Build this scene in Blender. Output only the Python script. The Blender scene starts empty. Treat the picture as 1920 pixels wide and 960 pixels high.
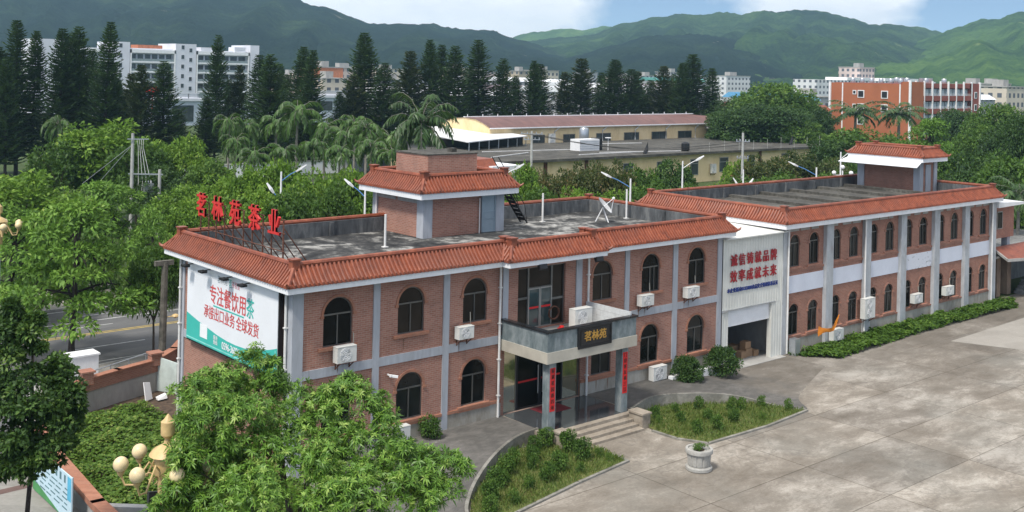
HAZE, SUN_E, SKY_S, CLOUD, EXPO = 0.00018, 3.1, .135, 8.0, 0.36
import bpy, math, random
import numpy as np
from mathutils import Vector, Matrix, noise
SC = bpy.context.scene
COL = SC.collection
PI = math.pi
R = math.radians
# ------------------------------------------------------------ camera frame (used to read distances off the survey of the place)
CAM = np.array([-21.2783, -37.076, 15.9229])
YAW, PITCH, ROLL, FPX, CYP = 0.8571, -0.0027, 0.0222, 2048.38, 127.35
_t = PI / 2 - YAW
FW = np.array([math.sin(_t) * math.cos(PITCH), math.cos(_t) * math.cos(PITCH), -math.sin(PITCH)])
RT = np.array([math.cos(_t), -math.sin(_t), 0.0])
UP = np.cross(RT, FW)

def at(px, py, d):
    u, w = px - 960, py - CYP
    c, s = math.cos(ROLL), math.sin(ROLL)
    a, b = u * c + w * s, -u * s + w * c
    return CAM + (FW + RT * a / FPX - UP * b / FPX) * d

def ground_at(px, py, z=0.0):
    v = at(px, py, 1.0) - CAM
    return CAM + v * ((z - CAM[2]) / v[2])

def on_y(px, py, y):
    v = at(px, py, 1.0) - CAM
    return CAM + v * ((y - CAM[1]) / v[1])

# ------------------------------------------------------------ object helpers
def tag(o, label=None, cat=None, group=None, kind=None):
    if label: o['label'] = label
    if cat: o['category'] = cat
    if group: o['group'] = group
    if kind: o['kind'] = kind
    return o

def thing(name, label, cat, loc=(0, 0, 0), rz=0, group=None):
    o = bpy.data.objects.new(name, None)
    o.empty_display_size = .3
    COL.objects.link(o)
    o.location = loc
    o.rotation_euler = (0, 0, rz)
    return tag(o, label, cat, group)

def part_group(name, parent, label=None):
    o = bpy.data.objects.new(name, None)
    COL.objects.link(o)
    o.parent = parent
    o.location = (-parent.location.x, -parent.location.y, -parent.location.z)
    if label: o['label'] = label
    return o

def link(name, me, parent=None, local=False):
    o = bpy.data.objects.new(name, me)
    COL.objects.link(o)
    if parent is not None:
        o.parent = parent
        if not local and parent.parent is None:
            o.location = (-parent.location.x, -parent.location.y, -parent.location.z)
    return o

def struct(o):
    o['kind'] = 'structure'
    return o

class MB:
    def __init__(s): s.v = []; s.f = []; s.m = []; s.mi = 0
    def add(s, vs, fs):
        n = len(s.v); s.v += [tuple(map(float, p)) for p in vs]
        for f in fs: s.f.append(tuple(i + n for i in f)); s.m.append(s.mi)
        return s
    def box(s, x0, x1, y0, y1, z0, z1):
        return s.add([(x0, y0, z0), (x1, y0, z0), (x1, y1, z0), (x0, y1, z0), (x0, y0, z1), (x1, y0, z1), (x1, y1, z1), (x0, y1, z1)],
                     [(0, 3, 2, 1), (4, 5, 6, 7), (0, 1, 5, 4), (1, 2, 6, 5), (2, 3, 7, 6), (3, 0, 4, 7)])
    def hexa(s, b, t):
        return s.add(list(b) + list(t), [(0, 3, 2, 1), (4, 5, 6, 7), (0, 1, 5, 4), (1, 2, 6, 5), (2, 3, 7, 6), (3, 0, 4, 7)])
    def poly(s, pts): return s.add(pts, [tuple(range(len(pts)))])
    def prism(s, pts, z0, z1):
        n = len(pts)
        return s.add([(p[0], p[1], z0) for p in pts] + [(p[0], p[1], z1) for p in pts],
                     [tuple(range(n - 1, -1, -1)), tuple(range(n, 2 * n))] + [(i, (i + 1) % n, (i + 1) % n + n, i + n) for i in range(n)])
    def tube(s, pts, r, n=6, cap=True):
        pts = [Vector(p) for p in pts]
        rs = r if isinstance(r, (list, tuple)) else [r] * len(pts)
        vs = []; up = Vector((0, 0, 1))
        for i, p in enumerate(pts):
            d = (pts[min(i + 1, len(pts) - 1)] - pts[max(i - 1, 0)])
            if d.length < 1e-9: d = Vector((0, 0, 1))
            d.normalize()
            a = d.cross(up if abs(d.z) < .95 else Vector((1, 0, 0))); a.normalize(); b = a.cross(d)
            for k in range(n):
                t = 2 * PI * k / n
                vs.append(p + (a * math.cos(t) + b * math.sin(t)) * rs[i])
        fs = []
        for i in range(len(pts) - 1):
            for k in range(n):
                fs.append((i * n + k, (i + 1) * n + k, (i + 1) * n + (k + 1) % n, i * n + (k + 1) % n))
        if cap: fs += [tuple(range(n)), tuple(range(len(vs) - 1, len(vs) - n - 1, -1))]
        return s.add(vs, fs)
    def bar(s, a, b, w, h=None):
        h = h or w
        a, b = Vector(a), Vector(b); d = (b - a).normalized()
        sx = d.cross(Vector((0, 0, 1)) if abs(d.z) < .95 else Vector((0, 1, 0))).normalized(); sy = sx.cross(d)
        q = lambda p: [p + sx * (w / 2) * i + sy * (h / 2) * j for i, j in ((-1, -1), (1, -1), (1, 1), (-1, 1))]
        return s.hexa(q(a), q(b))
    def lathe(s, prof, c, n=24):
        vs = []
        for r, z in prof:
            for k in range(n):
                vs.append((c[0] + r * math.cos(2 * PI * k / n), c[1] + r * math.sin(2 * PI * k / n), c[2] + z))
        fs = []
        for i in range(len(prof) - 1):
            for k in range(n):
                fs.append((i * n + k, i * n + (k + 1) % n, (i + 1) * n + (k + 1) % n, (i + 1) * n + k))
        fs += [tuple(range(n - 1, -1, -1)), tuple(range(len(vs) - n, len(vs)))]
        return s.add(vs, fs)
    def ball(s, c, r, n=16, m=10):
        return s.lathe([(max(1e-3, r * math.sin(PI * i / m)), -r * math.cos(PI * i / m)) for i in range(m + 1)], c, n)
    def mesh(s, name, mats, smooth=False):
        me = bpy.data.meshes.new(name)
        me.from_pydata(s.v, [], s.f)
        for m in (mats if isinstance(mats, (list, tuple)) else [mats]): me.materials.append(m)
        if any(s.m): me.polygons.foreach_set('material_index', s.m)
        if smooth:
            me.polygons.foreach_set('use_smooth', [True] * len(me.polygons))
            try: me.set_sharp_from_angle(angle=R(40))
            except Exception: pass
        me.update()
        return me
    def build(s, name, mats, parent=None, smooth=False, local=False):
        return link(name, s.mesh(name, mats, smooth), parent, local)

def text_mesh(body, size, mat, extrude=0.0, offset=0.0, sx=1.0, align='CENTER'):
    cu = bpy.data.curves.new('lettering', 'FONT')
    cu.body = body; cu.size = size; cu.extrude = extrude
    cu.align_x = align; cu.align_y = 'CENTER'
    ob = bpy.data.objects.new('lettering', cu); COL.objects.link(ob)
    dg = bpy.context.evaluated_depsgraph_get()
    me = bpy.data.meshes.new_from_object(ob.evaluated_get(dg))
    bpy.data.objects.remove(ob); bpy.data.curves.remove(cu)
    if sx != 1.0: me.transform(Matrix.Diagonal((sx, 1, 1, 1)))
    if offset:   # heavier strokes: the same outline laid four times, a hair apart
        n = len(me.vertices); co = np.empty(n * 3); me.vertices.foreach_get('co', co); co = co.reshape(-1, 3); fs = [tuple(p.vertices) for p in me.polygons]; V = []; F = []
        for i, (u, w) in enumerate(((-1, -.6), (1, -.6), (-1, .6), (1, .6))):
            V.append(co + np.array([u * offset, w * offset, .0007 * i])); F += [tuple(q + n * i for q in p) for p in fs]
        me = bpy.data.meshes.new('lettering'); me.from_pydata(np.concatenate(V).tolist(), [], F); me.update()
    me.materials.clear(); me.materials.append(mat)
    return me

def wall_text(body, size, mat, pos, face, parent, name='lettering', **k):
    """face: 'front' reads along +x on a wall facing -y; 'left' reads along -y on a wall facing -x"""
    me = text_mesh(body, size, mat, **k)
    rot = Matrix.Rotation(PI / 2, 4, 'X') if face == 'front' else Matrix.Rotation(-PI / 2, 4, 'Z') @ Matrix.Rotation(PI / 2, 4, 'X')
    me.transform(Matrix.Translation(pos) @ rot)
    return link(name, me, parent)

ORD = ['first', 'second', 'third', 'fourth', 'fifth', 'sixth', 'seventh', 'eighth', 'ninth', 'tenth', 'eleventh', 'twelfth', 'thirteenth',
       'fourteenth', 'fifteenth', 'sixteenth', 'seventeenth', 'eighteenth', 'nineteenth', 'twentieth']
ORD += ['twenty-' + o for o in ORD[:9]] + ['thirtieth'] + ['thirty-' + o for o in ORD[:9]]

# ------------------------------------------------------------ materials
def new_mat(name):
    m = bpy.data.materials.new(name); m.use_nodes = True
    nt = m.node_tree; nt.nodes.clear()
    out = nt.nodes.new('ShaderNodeOutputMaterial')
    b = nt.nodes.new('ShaderNodeBsdfPrincipled')
    nt.links.new(b.outputs[0], out.inputs[0])
    return m, nt, b, out

def N(nt, t, **k):
    n = nt.nodes.new(t)
    for a, v in k.items():
        if a.startswith('_'): n.inputs[a[1:].replace('_', ' ')].default_value = v
        else: setattr(n, a, v)
    return n

def wpos(nt, scale=(1, 1, 1)):
    g = N(nt, 'ShaderNodeNewGeometry')
    m = N(nt, 'ShaderNodeMapping'); m.inputs['Scale'].default_value = scale
    nt.links.new(g.outputs['Position'], m.inputs['Vector'])
    return m.outputs[0]

def ramp(nt, fac, stops):
    r = N(nt, 'ShaderNodeValToRGB'); cr = r.color_ramp
    while len(cr.elements) < len(stops): cr.elements.new(.5)
    for e, (p, c) in zip(cr.elements, stops): e.position = p; e.color = (*c, 1) if len(c) == 3 else c
    nt.links.new(fac, r.inputs[0])
    return r.outputs[0]

def nz(nt, vec, scale, detail=6, rough=.6, dist=0):
    n = N(nt, 'ShaderNodeTexNoise'); n.inputs['Scale'].default_value = scale; n.inputs['Detail'].default_value = detail
    n.inputs['Roughness'].default_value = rough; n.inputs['Distortion'].default_value = dist
    nt.links.new(vec, n.inputs['Vector'])
    return n.outputs['Fac']

def mixc(nt, fac, a, b, blend='MIX'):
    m = N(nt, 'ShaderNodeMix', data_type='RGBA', blend_type=blend)
    for sock, v in ((0, fac), (6, a), (7, b)):
        if isinstance(v, bpy.types.NodeSocket): nt.links.new(v, m.inputs[sock])
        elif sock == 0: m.inputs[0].default_value = v
        else: m.inputs[sock].default_value = (*v, 1)
    return m.outputs[2]

def mth(nt, op, a, b=0.0, c=None):
    m = N(nt, 'ShaderNodeMath', operation=op)
    for i, v in enumerate((a, b) if c is None else (a, b, c)):
        if isinstance(v, bpy.types.NodeSocket): nt.links.new(v, m.inputs[i])
        else: m.inputs[i].default_value = v
    return m.outputs[0]

def bump(nt, b, h, strength=.3, dist=.05):
    n = N(nt, 'ShaderNodeBump'); n.inputs['Strength'].default_value = strength; n.inputs['Distance'].default_value = dist
    nt.links.new(h, n.inputs['Height']); nt.links.new(n.outputs[0], b.inputs['Normal'])

def plain(name, c, rough=.6, metal=0., var=.12, scale=1.5, spec=.4):
    """one colour broken up by soft wear"""
    m, nt, b, _ = new_mat(name)
    f = nz(nt, wpos(nt), scale, 5)
    lo = tuple(x * (1 - 2 * var) for x in c); hi = tuple(min(1, x * (1 + 1.2 * var)) for x in c)
    nt.links.new(ramp(nt, f, [(.3, lo), (.7, hi)]), b.inputs['Base Color'])
    b.inputs['Roughness'].default_value = rough; b.inputs['Metallic'].default_value = metal
    b.inputs['Specular IOR Level'].default_value = spec
    return m

def blotchy(name, stops, scale=(1, 1, 1), s1=.5, s2=4., rough=.85, mix=.35, bmp=.15, detail=8, dist=.6):
    m, nt, b, _ = new_mat(name)
    v = wpos(nt, scale)
    f1 = nz(nt, v, s1, detail, .65, dist); f2 = nz(nt, v, s2, 6, .7)
    f = mth(nt, 'ADD', mth(nt, 'MULTIPLY', f1, 1 - mix), mth(nt, 'MULTIPLY', f2, mix))
    nt.links.new(ramp(nt, f, stops), b.inputs['Base Color'])
    b.inputs['Roughness'].default_value = rough; b.inputs['Specular IOR Level'].default_value = .25
    if bmp: bump(nt, b, f2, bmp)
    return m

def brick(name, c1, c2, mortar, bw=.26, bh=.085, dirt=(.09, .07, .06), amt=.25, streak=False):
    m, nt, b, _ = new_mat(name)
    g = N(nt, 'ShaderNodeNewGeometry'); sp = N(nt, 'ShaderNodeSeparateXYZ'); nt.links.new(g.outputs['Position'], sp.inputs[0])
    cb = N(nt, 'ShaderNodeCombineXYZ')
    nt.links.new(mth(nt, 'ADD', sp.outputs[0], sp.outputs[1]), cb.inputs[0]); nt.links.new(sp.outputs[2], cb.inputs[1])
    br = N(nt, 'ShaderNodeTexBrick'); nt.links.new(cb.outputs[0], br.inputs['Vector'])
    br.inputs['Color1'].default_value = (*c1, 1); br.inputs['Color2'].default_value = (*c2, 1); br.inputs['Mortar'].default_value = (*mortar, 1)
    br.inputs['Scale'].default_value = 1; br.inputs['Brick Width'].default_value = bw; br.inputs['Row Height'].default_value = bh
    br.inputs['Mortar Size'].default_value = .009; br.inputs['Bias'].default_value = .1
    f = nz(nt, wpos(nt), .8, 8, .7, .5)
    col = mixc(nt, ramp(nt, f, [(.42, (0, 0, 0)), (.75, (amt, amt, amt))]), br.outputs['Color'], dirt)
    f3 = nz(nt, wpos(nt, (1, 1, 1.6)), 6., 3, .6)
    col = mixc(nt, ramp(nt, f3, [(.35, (0, 0, 0)), (.8, (.35, .35, .35))]), col, tuple(min(1, x * 1.7) for x in c1))
    f4 = nz(nt, wpos(nt, (2.2, 2.2, .25)), 1., 6, .6)
    col = mixc(nt, ramp(nt, f4, [(.55, (0, 0, 0)), (.8, (.3, .3, .3))]), col, dirt)
    nt.links.new(col, b.inputs['Base Color'])
    b.inputs['Roughness'].default_value = .9; b.inputs['Specular IOR Level'].default_value = .2
    bump(nt, b, br.outputs['Fac'], -.4, .02)
    return m

def leafm(name, stops, trans=.35, rough=.55, spec=.3):
    """leaf colour by a per-leaf tint; thin leaves let light through"""
    m, nt, b, out = new_mat(name)
    a = N(nt, 'ShaderNodeAttribute', attribute_name='tint')
    oi = N(nt, 'ShaderNodeObjectInfo')
    f = mth(nt, 'ADD', a.outputs['Fac'], mth(nt, 'MULTIPLY', mth(nt, 'SUBTRACT', oi.outputs['Random'], .5), .25))
    col = ramp(nt, f, stops)
    nt.links.new(col, b.inputs['Base Color'])
    b.inputs['Roughness'].default_value = rough; b.inputs['Specular IOR Level'].default_value = spec
    tr = N(nt, 'ShaderNodeBsdfTranslucent'); nt.links.new(mixc(nt, .5, col, (.12, .2, .02)), tr.inputs[0])
    mx = N(nt, 'ShaderNodeMixShader'); mx.inputs[0].default_value = trans
    nt.links.new(b.outputs[0], mx.inputs[1]); nt.links.new(tr.outputs[0], mx.inputs[2]); nt.links.new(mx.outputs[0], out.inputs[0])
    return m

def facade(name, wall, win, sx, sz, wx=.5, wz=.5, z0=0.):
    """far buildings: wall with rows of window openings, seen only a few pixels high"""
    m, nt, b, _ = new_mat(name)
    g = N(nt, 'ShaderNodeNewGeometry'); sp = N(nt, 'ShaderNodeSeparateXYZ'); nt.links.new(g.outputs['Position'], sp.inputs[0])
    u = mth(nt, 'FRACT', mth(nt, 'DIVIDE', mth(nt, 'ADD', sp.outputs[0], sp.outputs[1]), sx))
    w = mth(nt, 'FRACT', mth(nt, 'DIVIDE', mth(nt, 'SUBTRACT', sp.outputs[2], z0), sz))
    fu = mth(nt, 'LESS_THAN', mth(nt, 'ABSOLUTE', mth(nt, 'SUBTRACT', u, .5)), wx / 2)
    fw = mth(nt, 'LESS_THAN', mth(nt, 'ABSOLUTE', mth(nt, 'SUBTRACT', w, .5)), wz / 2)
    nrm = N(nt, 'ShaderNodeSeparateXYZ'); nt.links.new(g.outputs['Normal'], nrm.inputs[0])
    side = mth(nt, 'LESS_THAN', nrm.outputs[2], .5)
    f = mth(nt, 'MULTIPLY', mth(nt, 'MULTIPLY', fu, fw), side)
    base = ramp(nt, nz(nt, wpos(nt), .15, 5), [(.3, tuple(x * .82 for x in wall)), (.7, wall)])
    nt.links.new(mixc(nt, f, base, win), b.inputs['Base Color'])
    b.inputs['Roughness'].default_value = .7
    return m

M = {}
M['brick'] = brick('red_brick', (.29, .128, .09), (.39, .195, .145), (.4, .31, .26), amt=.4)
M['brick_old'] = brick('aged_red_brick', (.28, .12, .08), (.36, .17, .122), (.36, .27, .22), amt=.5)
M['trim_brick'] = brick('moulded_orange_brick', (.31, .135, .085), (.37, .175, .115), (.33, .2, .14), .3, .2, amt=.35)
M['grey_paint'] = blotchy('rain_streaked_grey_paint', [(.28, (.2, .205, .21)), (.42, (.36, .375, .405)), (.6, (.43, .45, .49)), (.75, (.47, .49, .53))], (2.2, 2.2, .4), 1.1, 4, .65, .35, 0)
M['white_paint'] = blotchy('rain_streaked_white_fascia', [(.27, (.55, .55, .54)), (.36, (.74, .745, .75)), (.6, (.82, .825, .84)), (.75, (.84, .845, .86))], (2.5, 2.5, .5), 1.1, 4, .6, .35, 0)
M['white'] = plain('white_painted_metal', (.8, .8, .8), .4, var=.04)
M['plinth'] = blotchy('stained_plinth_render', [(.32, (.2, .17, .13)), (.5, (.33, .31, .27)), (.68, (.42, .41, .38))], (1, 1, .5), .8, 5)
M['pilaster_old'] = blotchy('peeling_grey_pilaster_paint', [(.3, (.33, .2, .13)), (.38, (.32, .33, .34)), (.6, (.46, .48, .5)), (.75, (.5, .5, .52))], (1, 1, .45), 1.1, 5)
M['concrete'] = blotchy('weathered_concrete', [(.3, (.08, .08, .08)), (.5, (.17, .17, .165)), (.7, (.3, .295, .28))], (1, 1, .4), .7, 4)
M['concrete_pale'] = blotchy('pale_concrete', [(.3, (.26, .25, .23)), (.55, (.38, .37, .35)), (.75, (.5, .49, .46))], (1, 1, .5), .7, 5)
M['frame'] = plain('dark_window_aluminium', (.16, .16, .155), .35, .6, .1)
M['frame_light'] = plain('dull_window_aluminium', (.34, .34, .33), .4, .5, .1)
M['steel'] = plain('galvanised_steel', (.5, .52, .54), .35, .7, .08)
M['rust'] = plain('rusty_angle_iron', (.16, .07, .045), .85, .2, .3, 4)
M['black'] = plain('black_metal', (.02, .02, .022), .5, .2, .2)
M['pvc'] = plain('white_pvc_pipe', (.72, .71, .69), .4, var=.08)
M['red_sign'] = plain('red_sign_letters', (.62, .035, .035), .35, var=.05)
M['darkred_sign'] = plain('deep_red_sign_letters', (.33, .012, .02), .4, var=.06)
M['blue_sign'] = plain('blue_sign_letters', (.015, .04, .22), .4, var=.05)
M['print_red'] = plain('red_print', (.62, .1, .1), .5, var=.03)
M['print_teal'] = plain('teal_print', (.05, .47, .4), .5, var=.03)
M['print_grey'] = plain('grey_print', (.28, .33, .36), .5, var=.03)
M['print_white'] = plain('white_print', (.85, .86, .87), .45, var=.02)
M['print_pink'] = plain('pink_print', (.6, .2, .25), .5, var=.03)
M['vinyl'] = plain('white_banner_vinyl', (.78, .8, .83), .45, var=.03, scale=.5)
M['gold'] = plain('gold_letters', (.6, .36, .09), .35, .6, .1)
M['cream_clad'] = plain('cream_sheet_cladding', (.66, .66, .61), .5, var=.06, scale=.7)
M['beige_tile'] = plain('beige_stone_tile', (.46, .43, .365), .4, var=.1, scale=1.2)
M['grey_stone'] = blotchy('grey_green_granite', [(.34, (.09, .12, .13)), (.47, (.16, .195, .205)), (.56, (.23, .265, .275)), (.66, (.33, .35, .35))], (1.3, 1.3, .6), 1.3, 5, .35)
M['black_stone'] = plain('black_granite', (.02, .021, .023), .25, var=.2)
M['pol_floor'] = plain('polished_dark_floor_tile', (.06, .065, .07), .08, var=.12, scale=2., spec=.6)
M['step_stone'] = blotchy('worn_sandstone_steps', [(.3, (.17, .14, .11)), (.55, (.33, .285, .23)), (.75, (.45, .4, .34))], (1, 1, 1), 1.2, 6)
M['mat_red'] = plain('red_door_mat', (.2, .025, .035), .9)
M['paper_red'] = plain('red_couplet_paper', (.62, .02, .02), .6, var=.04)
M['ink'] = plain('black_ink', (.012, .011, .01), .6)
M['block'] = brick('white_block_wall', (.5, .52, .53), (.56, .57, .57), (.36, .37, .37), .5, .25, dirt=(.3, .3, .3))
M['golden'] = plain('gold_lamp_paint', (.58, .41, .19), .45, .0, .14, 3)
M['ac_white'] = plain('yellowed_white_casing', (.64, .64, .61), .5, var=.08, scale=1.2)
M['dish'] = plain('weathered_dish_grey', (.55, .55, .54), .6, var=.1)
M['globe'] = plain('cream_globe', (.76, .6, .35), .4, var=.1, scale=4)
M['orange_cloth'] = plain('orange_cloth', (.75, .24, .02), .8)
M['cardboard'] = plain('brown_cardboard', (.3, .19, .11), .8)
M['blue_plastic'] = plain('blue_water_bottle', (.08, .2, .33), .25)
M['wood'] = blotchy('bark', [(.35, (.05, .038, .028)), (.65, (.12, .095, .075))], (1, 1, .3), 4, 12)
M['bark_dark'] = plain('dark_bark', (.035, .028, .024), .9, var=.3, scale=5)
M['palm_bark'] = plain('grey_palm_bark', (.26, .24, .21), .9, var=.2, scale=3)
M['lime'] = plain('whitewashed_trunk_base', (.6, .6, .57), .9)
M['pole'] = plain('concrete_pole', (.42, .42, .4), .8, var=.12)
M['blue_lamp'] = plain('blue_lamp_paint', (.1, .25, .55), .35)
M['soil'] = plain('soil', (.09, .06, .04), .95, var=.3, scale=4)
M['stone_pot'] = blotchy('carved_grey_stone', [(.3, (.24, .23, .21)), (.55, (.4, .39, .36)), (.75, (.5, .48, .45))], (1, 1, 1), 2., 9)
# roof tile: ribs are modelled, the material carries courses and weathering
m, nt, b, _ = new_mat('glazed_terracotta_tile')
v = wpos(nt)
f = nz(nt, v, 2.2, 7, .7); f2 = nz(nt, v, 14, 3, .6); f3 = nz(nt, v, .35, 4, .6)
c = ramp(nt, f, [(.3, (.11, .036, .022)), (.42, (.2, .056, .03)), (.55, (.265, .073, .036)), (.7, (.36, .115, .06))])
c = mixc(nt, ramp(nt, f2, [(.45, (0, 0, 0)), (.8, (.5, .5, .5))]), c, (.23, .052, .024))
c = mixc(nt, ramp(nt, f3, [(.48, (0, 0, 0)), (.66, (.55, .55, .55))]), c, (.2, .075, .05))
nt.links.new(c, b.inputs['Base Color']); b.inputs['Roughness'].default_value = .5; b.inputs['Specular IOR Level'].default_value = .4
M['tile'] = m
# flat roofs
M['deck'] = blotchy('stained_roof_screed', [(.4, (.018, .019, .02)), (.47, (.042, .042, .042)), (.52, (.085, .084, .08)), (.57, (.24, .235, .22)), (.66, (.42, .41, .385))], (1, .8, 1), .45, 2.2, .95, .42, .1, 10, 1.4)
M['deck_old'] = blotchy('lichen_stained_roof_screed', [(.34, (.03, .028, .025)), (.5, (.075, .071, .062)), (.6, (.13, .124, .108)), (.7, (.24, .23, .2))], (1, 1, 1), .5, 5, .95, .45)
M['parapet'] = blotchy('damp_streaked_parapet', [(.32, (.03, .032, .034)), (.5, (.1, .105, .11)), (.68, (.24, .245, .24))], (1.2, 1.2, .35), .9, 4, .95, .35, .1)
# glass: dark panes that mirror the sky a little
def glassy(name, c, rough=.06, spec=.8):
    m, nt, b, _ = new_mat(name)
    f = nz(nt, wpos(nt), .7, 3)
    nt.links.new(ramp(nt, f, [(.35, tuple(x * .5 for x in c)), (.65, c)]), b.inputs['Base Color'])
    b.inputs['Roughness'].default_value = rough; b.inputs['Specular IOR Level'].default_value = spec
    return m
M['glass'] = glassy('dark_window_glass', (.008, .009, .008), .12, .12)
M['glass_door'] = glassy('grey_door_glass', (.05, .085, .09), .05, .7)
M['glass_sky'] = glassy('sky_reflecting_glass', (.018, .02, .02), .12, .35)
M['glass_pale'] = glassy('dusty_window_glass', (.03, .029, .026), .25, .25)
M['curtain'] = glassy('brown_blind_behind_glass', (.03, .023, .017), .2, .2)
m, nt, b, _ = new_mat('mirror_glass'); b.inputs['Base Color'].default_value = (.5, .48, .36, 1); b.inputs['Metallic'].default_value = .85; b.inputs['Roughness'].default_value = .06
M['mirror'] = m
# yard concrete: slabs with joints, bleached and dark weather patches drawn out along the slabs
m, nt, b, _ = new_mat('weathered_yard_concrete')
v = wpos(nt); vs_ = wpos(nt, (.55, 1., 1))
br = N(nt, 'ShaderNodeTexBrick', offset=0.); mp = N(nt, 'ShaderNodeMapping'); mp.inputs['Location'].default_value = (1.2, .25, 0)
nt.links.new(v, mp.inputs['Vector']); nt.links.new(mp.outputs[0], br.inputs['Vector'])
for k, val in (('Scale', 1), ('Brick Width', 6.2), ('Row Height', 3.72), ('Mortar Size', .028), ('Mortar Smooth', .4)): br.inputs[k].default_value = val
br.inputs['Color1'].default_value = (.85, .85, .85, 1); br.inputs['Color2'].default_value = (1.1, 1.09, 1.07, 1); br.inputs['Mortar'].default_value = (.5, .48, .45, 1)
f1 = nz(nt, vs_, .16, 12, .7, .35); f2 = nz(nt, vs_, .9, 10, .76, .4); f3 = nz(nt, v, 9, 4, .7)
f = mth(nt, 'ADD', mth(nt, 'ADD', mth(nt, 'MULTIPLY', f1, .52), mth(nt, 'MULTIPLY', f2, .36)), mth(nt, 'MULTIPLY', f3, .12))
c = ramp(nt, f, [(.38, (.125, .107, .087)), (.45, (.178, .155, .128)), (.505, (.228, .202, .17)), (.54, (.3, .27, .232)), (.58, (.39, .357, .312)), (.65, (.46, .428, .383))])
c = mixc(nt, 1., c, br.outputs['Color'], 'MULTIPLY')
g_ = nz(nt, v, .13, 4, .6); c = mixc(nt, ramp(nt, g_, [(.5, (0, 0, 0)), (.72, (.35, .35, .35))]), c, (.24, .25, .23))
def brown_zone(nt, v, f):
    return ramp(nt, f, [(.34, (.095, .083, .068)), (.47, (.15, .132, .11)), (.55, (.19, .17, .145)), (.63, (.3, .27, .235))])
vo = N(nt, 'ShaderNodeTexVoronoi', feature='DISTANCE_TO_EDGE'); vo.inputs['Scale'].default_value = .13; wv = N(nt, 'ShaderNodeVectorMath', operation='ADD'); nt.links.new(v, wv.inputs[0])
wn = N(nt, 'ShaderNodeTexNoise'); wn.inputs['Scale'].default_value = .8; wn.inputs['Detail'].default_value = 6; nt.links.new(v, wn.inputs['Vector']); wm = N(nt, 'ShaderNodeVectorMath', operation='SCALE'); wm.inputs['Scale'].default_value = 2.6; nt.links.new(wn.outputs['Color'], wm.inputs[0]); nt.links.new(wm.outputs[0], wv.inputs[1]); nt.links.new(wv.outputs[0], vo.inputs['Vector'])
c = mixc(nt, ramp(nt, vo.outputs['Distance'], [(0, (.3, .3, .3)), (.005, (.18, .18, .18)), (.009, (0, 0, 0))]), c, (.1, .09, .08))
os_ = nz(nt, v, .55, 3, .5); c = mixc(nt, ramp(nt, os_, [(.7, (0, 0, 0)), (.76, (.45, .45, .45))]), c, (.12, .11, .1))
sp_ = N(nt, 'ShaderNodeSeparateXYZ'); nt.links.new(v, sp_.inputs[0]); nb_ = nz(nt, v, .35, 6, .65, .5)
mk = mth(nt, 'MULTIPLY', mth(nt, 'MINIMUM', mth(nt, 'MAXIMUM', mth(nt, 'DIVIDE', mth(nt, 'ADD', mth(nt, 'ADD', sp_.outputs[1], 5.2), mth(nt, 'MULTIPLY', mth(nt, 'SUBTRACT', nb_, .5), 7.)), 1.6), 0.), 1.),
         mth(nt, 'MINIMUM', mth(nt, 'MAXIMUM', mth(nt, 'DIVIDE', mth(nt, 'SUBTRACT', sp_.outputs[0], 22.), 4.), 0.), 1.))
c = mixc(nt, mth(nt, 'MULTIPLY', mk, .85), c, brown_zone(nt, v, f))
nt.links.new(c, b.inputs['Base Color']); b.inputs['Roughness'].default_value = .9; b.inputs['Specular IOR Level'].default_value = .2
bump(nt, b, f3, .15, .02)
M['yard'] = m
M['pale_slab'] = blotchy('pale_new_concrete', [(.3, (.25, .23, .2)), (.55, (.32, .297, .262)), (.75, (.38, .355, .315))], (1, 1, 1), .3, 3, .9, .3)
M['drive'] = blotchy('dark_driveway', [(.32, (.065, .062, .058)), (.5, (.105, .1, .092)), (.62, (.16, .15, .138)), (.72, (.3, .285, .26))], (.6, 1, 1), .4, 3, .92, .4)
nt = M['drive'].node_tree; b = [n for n in nt.nodes if n.type == 'BSDF_PRINCIPLED'][0]; v = wpos(nt); old = b.inputs['Base Color'].links[0].from_socket
sp_ = N(nt, 'ShaderNodeSeparateXYZ'); nt.links.new(v, sp_.inputs[0]); nb_ = nz(nt, v, .35, 6, .65, .5); vs_ = wpos(nt, (.55, 1., 1))
f = mth(nt, 'ADD', mth(nt, 'MULTIPLY', nz(nt, vs_, .2, 12, .68, 1.6), .55), mth(nt, 'MULTIPLY', nz(nt, vs_, 1.1, 9, .74, 1.2), .45))
mk = mth(nt, 'MINIMUM', mth(nt, 'MAXIMUM', mth(nt, 'DIVIDE', mth(nt, 'ADD', mth(nt, 'SUBTRACT', sp_.outputs[0], 24.), mth(nt, 'MULTIPLY', mth(nt, 'SUBTRACT', nb_, .5), 9.)), 3.), 0.), 1.)
nt.links.new(mixc(nt, mk, old, brown_zone(nt, v, f)), b.inputs['Base Color'])
M['brown_slab'] = blotchy('brown_stained_concrete', [(.3, (.1, .088, .072)), (.5, (.16, .142, .12)), (.68, (.25, .228, .2))], (.45, 1, 1), .35, 2, .92, .35)
M['asphalt'] = blotchy('grey_asphalt', [(.3, (.085, .085, .087)), (.5, (.12, .12, .121)), (.7, (.17, .168, .165))], (.25, 1.4, 1), .5, 6, .9, .3)
M['road_white'] = plain('worn_white_road_paint', (.45, .45, .44), .8, var=.2, scale=2)
M['road_yellow'] = plain('worn_yellow_road_paint', (.42, .31, .1), .8, var=.18, scale=2)
M['bed_kerb'] = blotchy('mossy_bed_kerb', [(.3, (.1, .1, .08)), (.5, (.22, .21, .185)), (.7, (.36, .345, .31))], (1, 1, 1), 1.2, 6)
M['kerb'] = plain('kerb_stone', (.36, .35, .33), .85, var=.15)
M['paving'] = brick('paving_flags', (.21, .2, .18), (.26, .245, .22), (.15, .14, .13), 1.2, .8, dirt=(.14, .13, .12))
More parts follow.
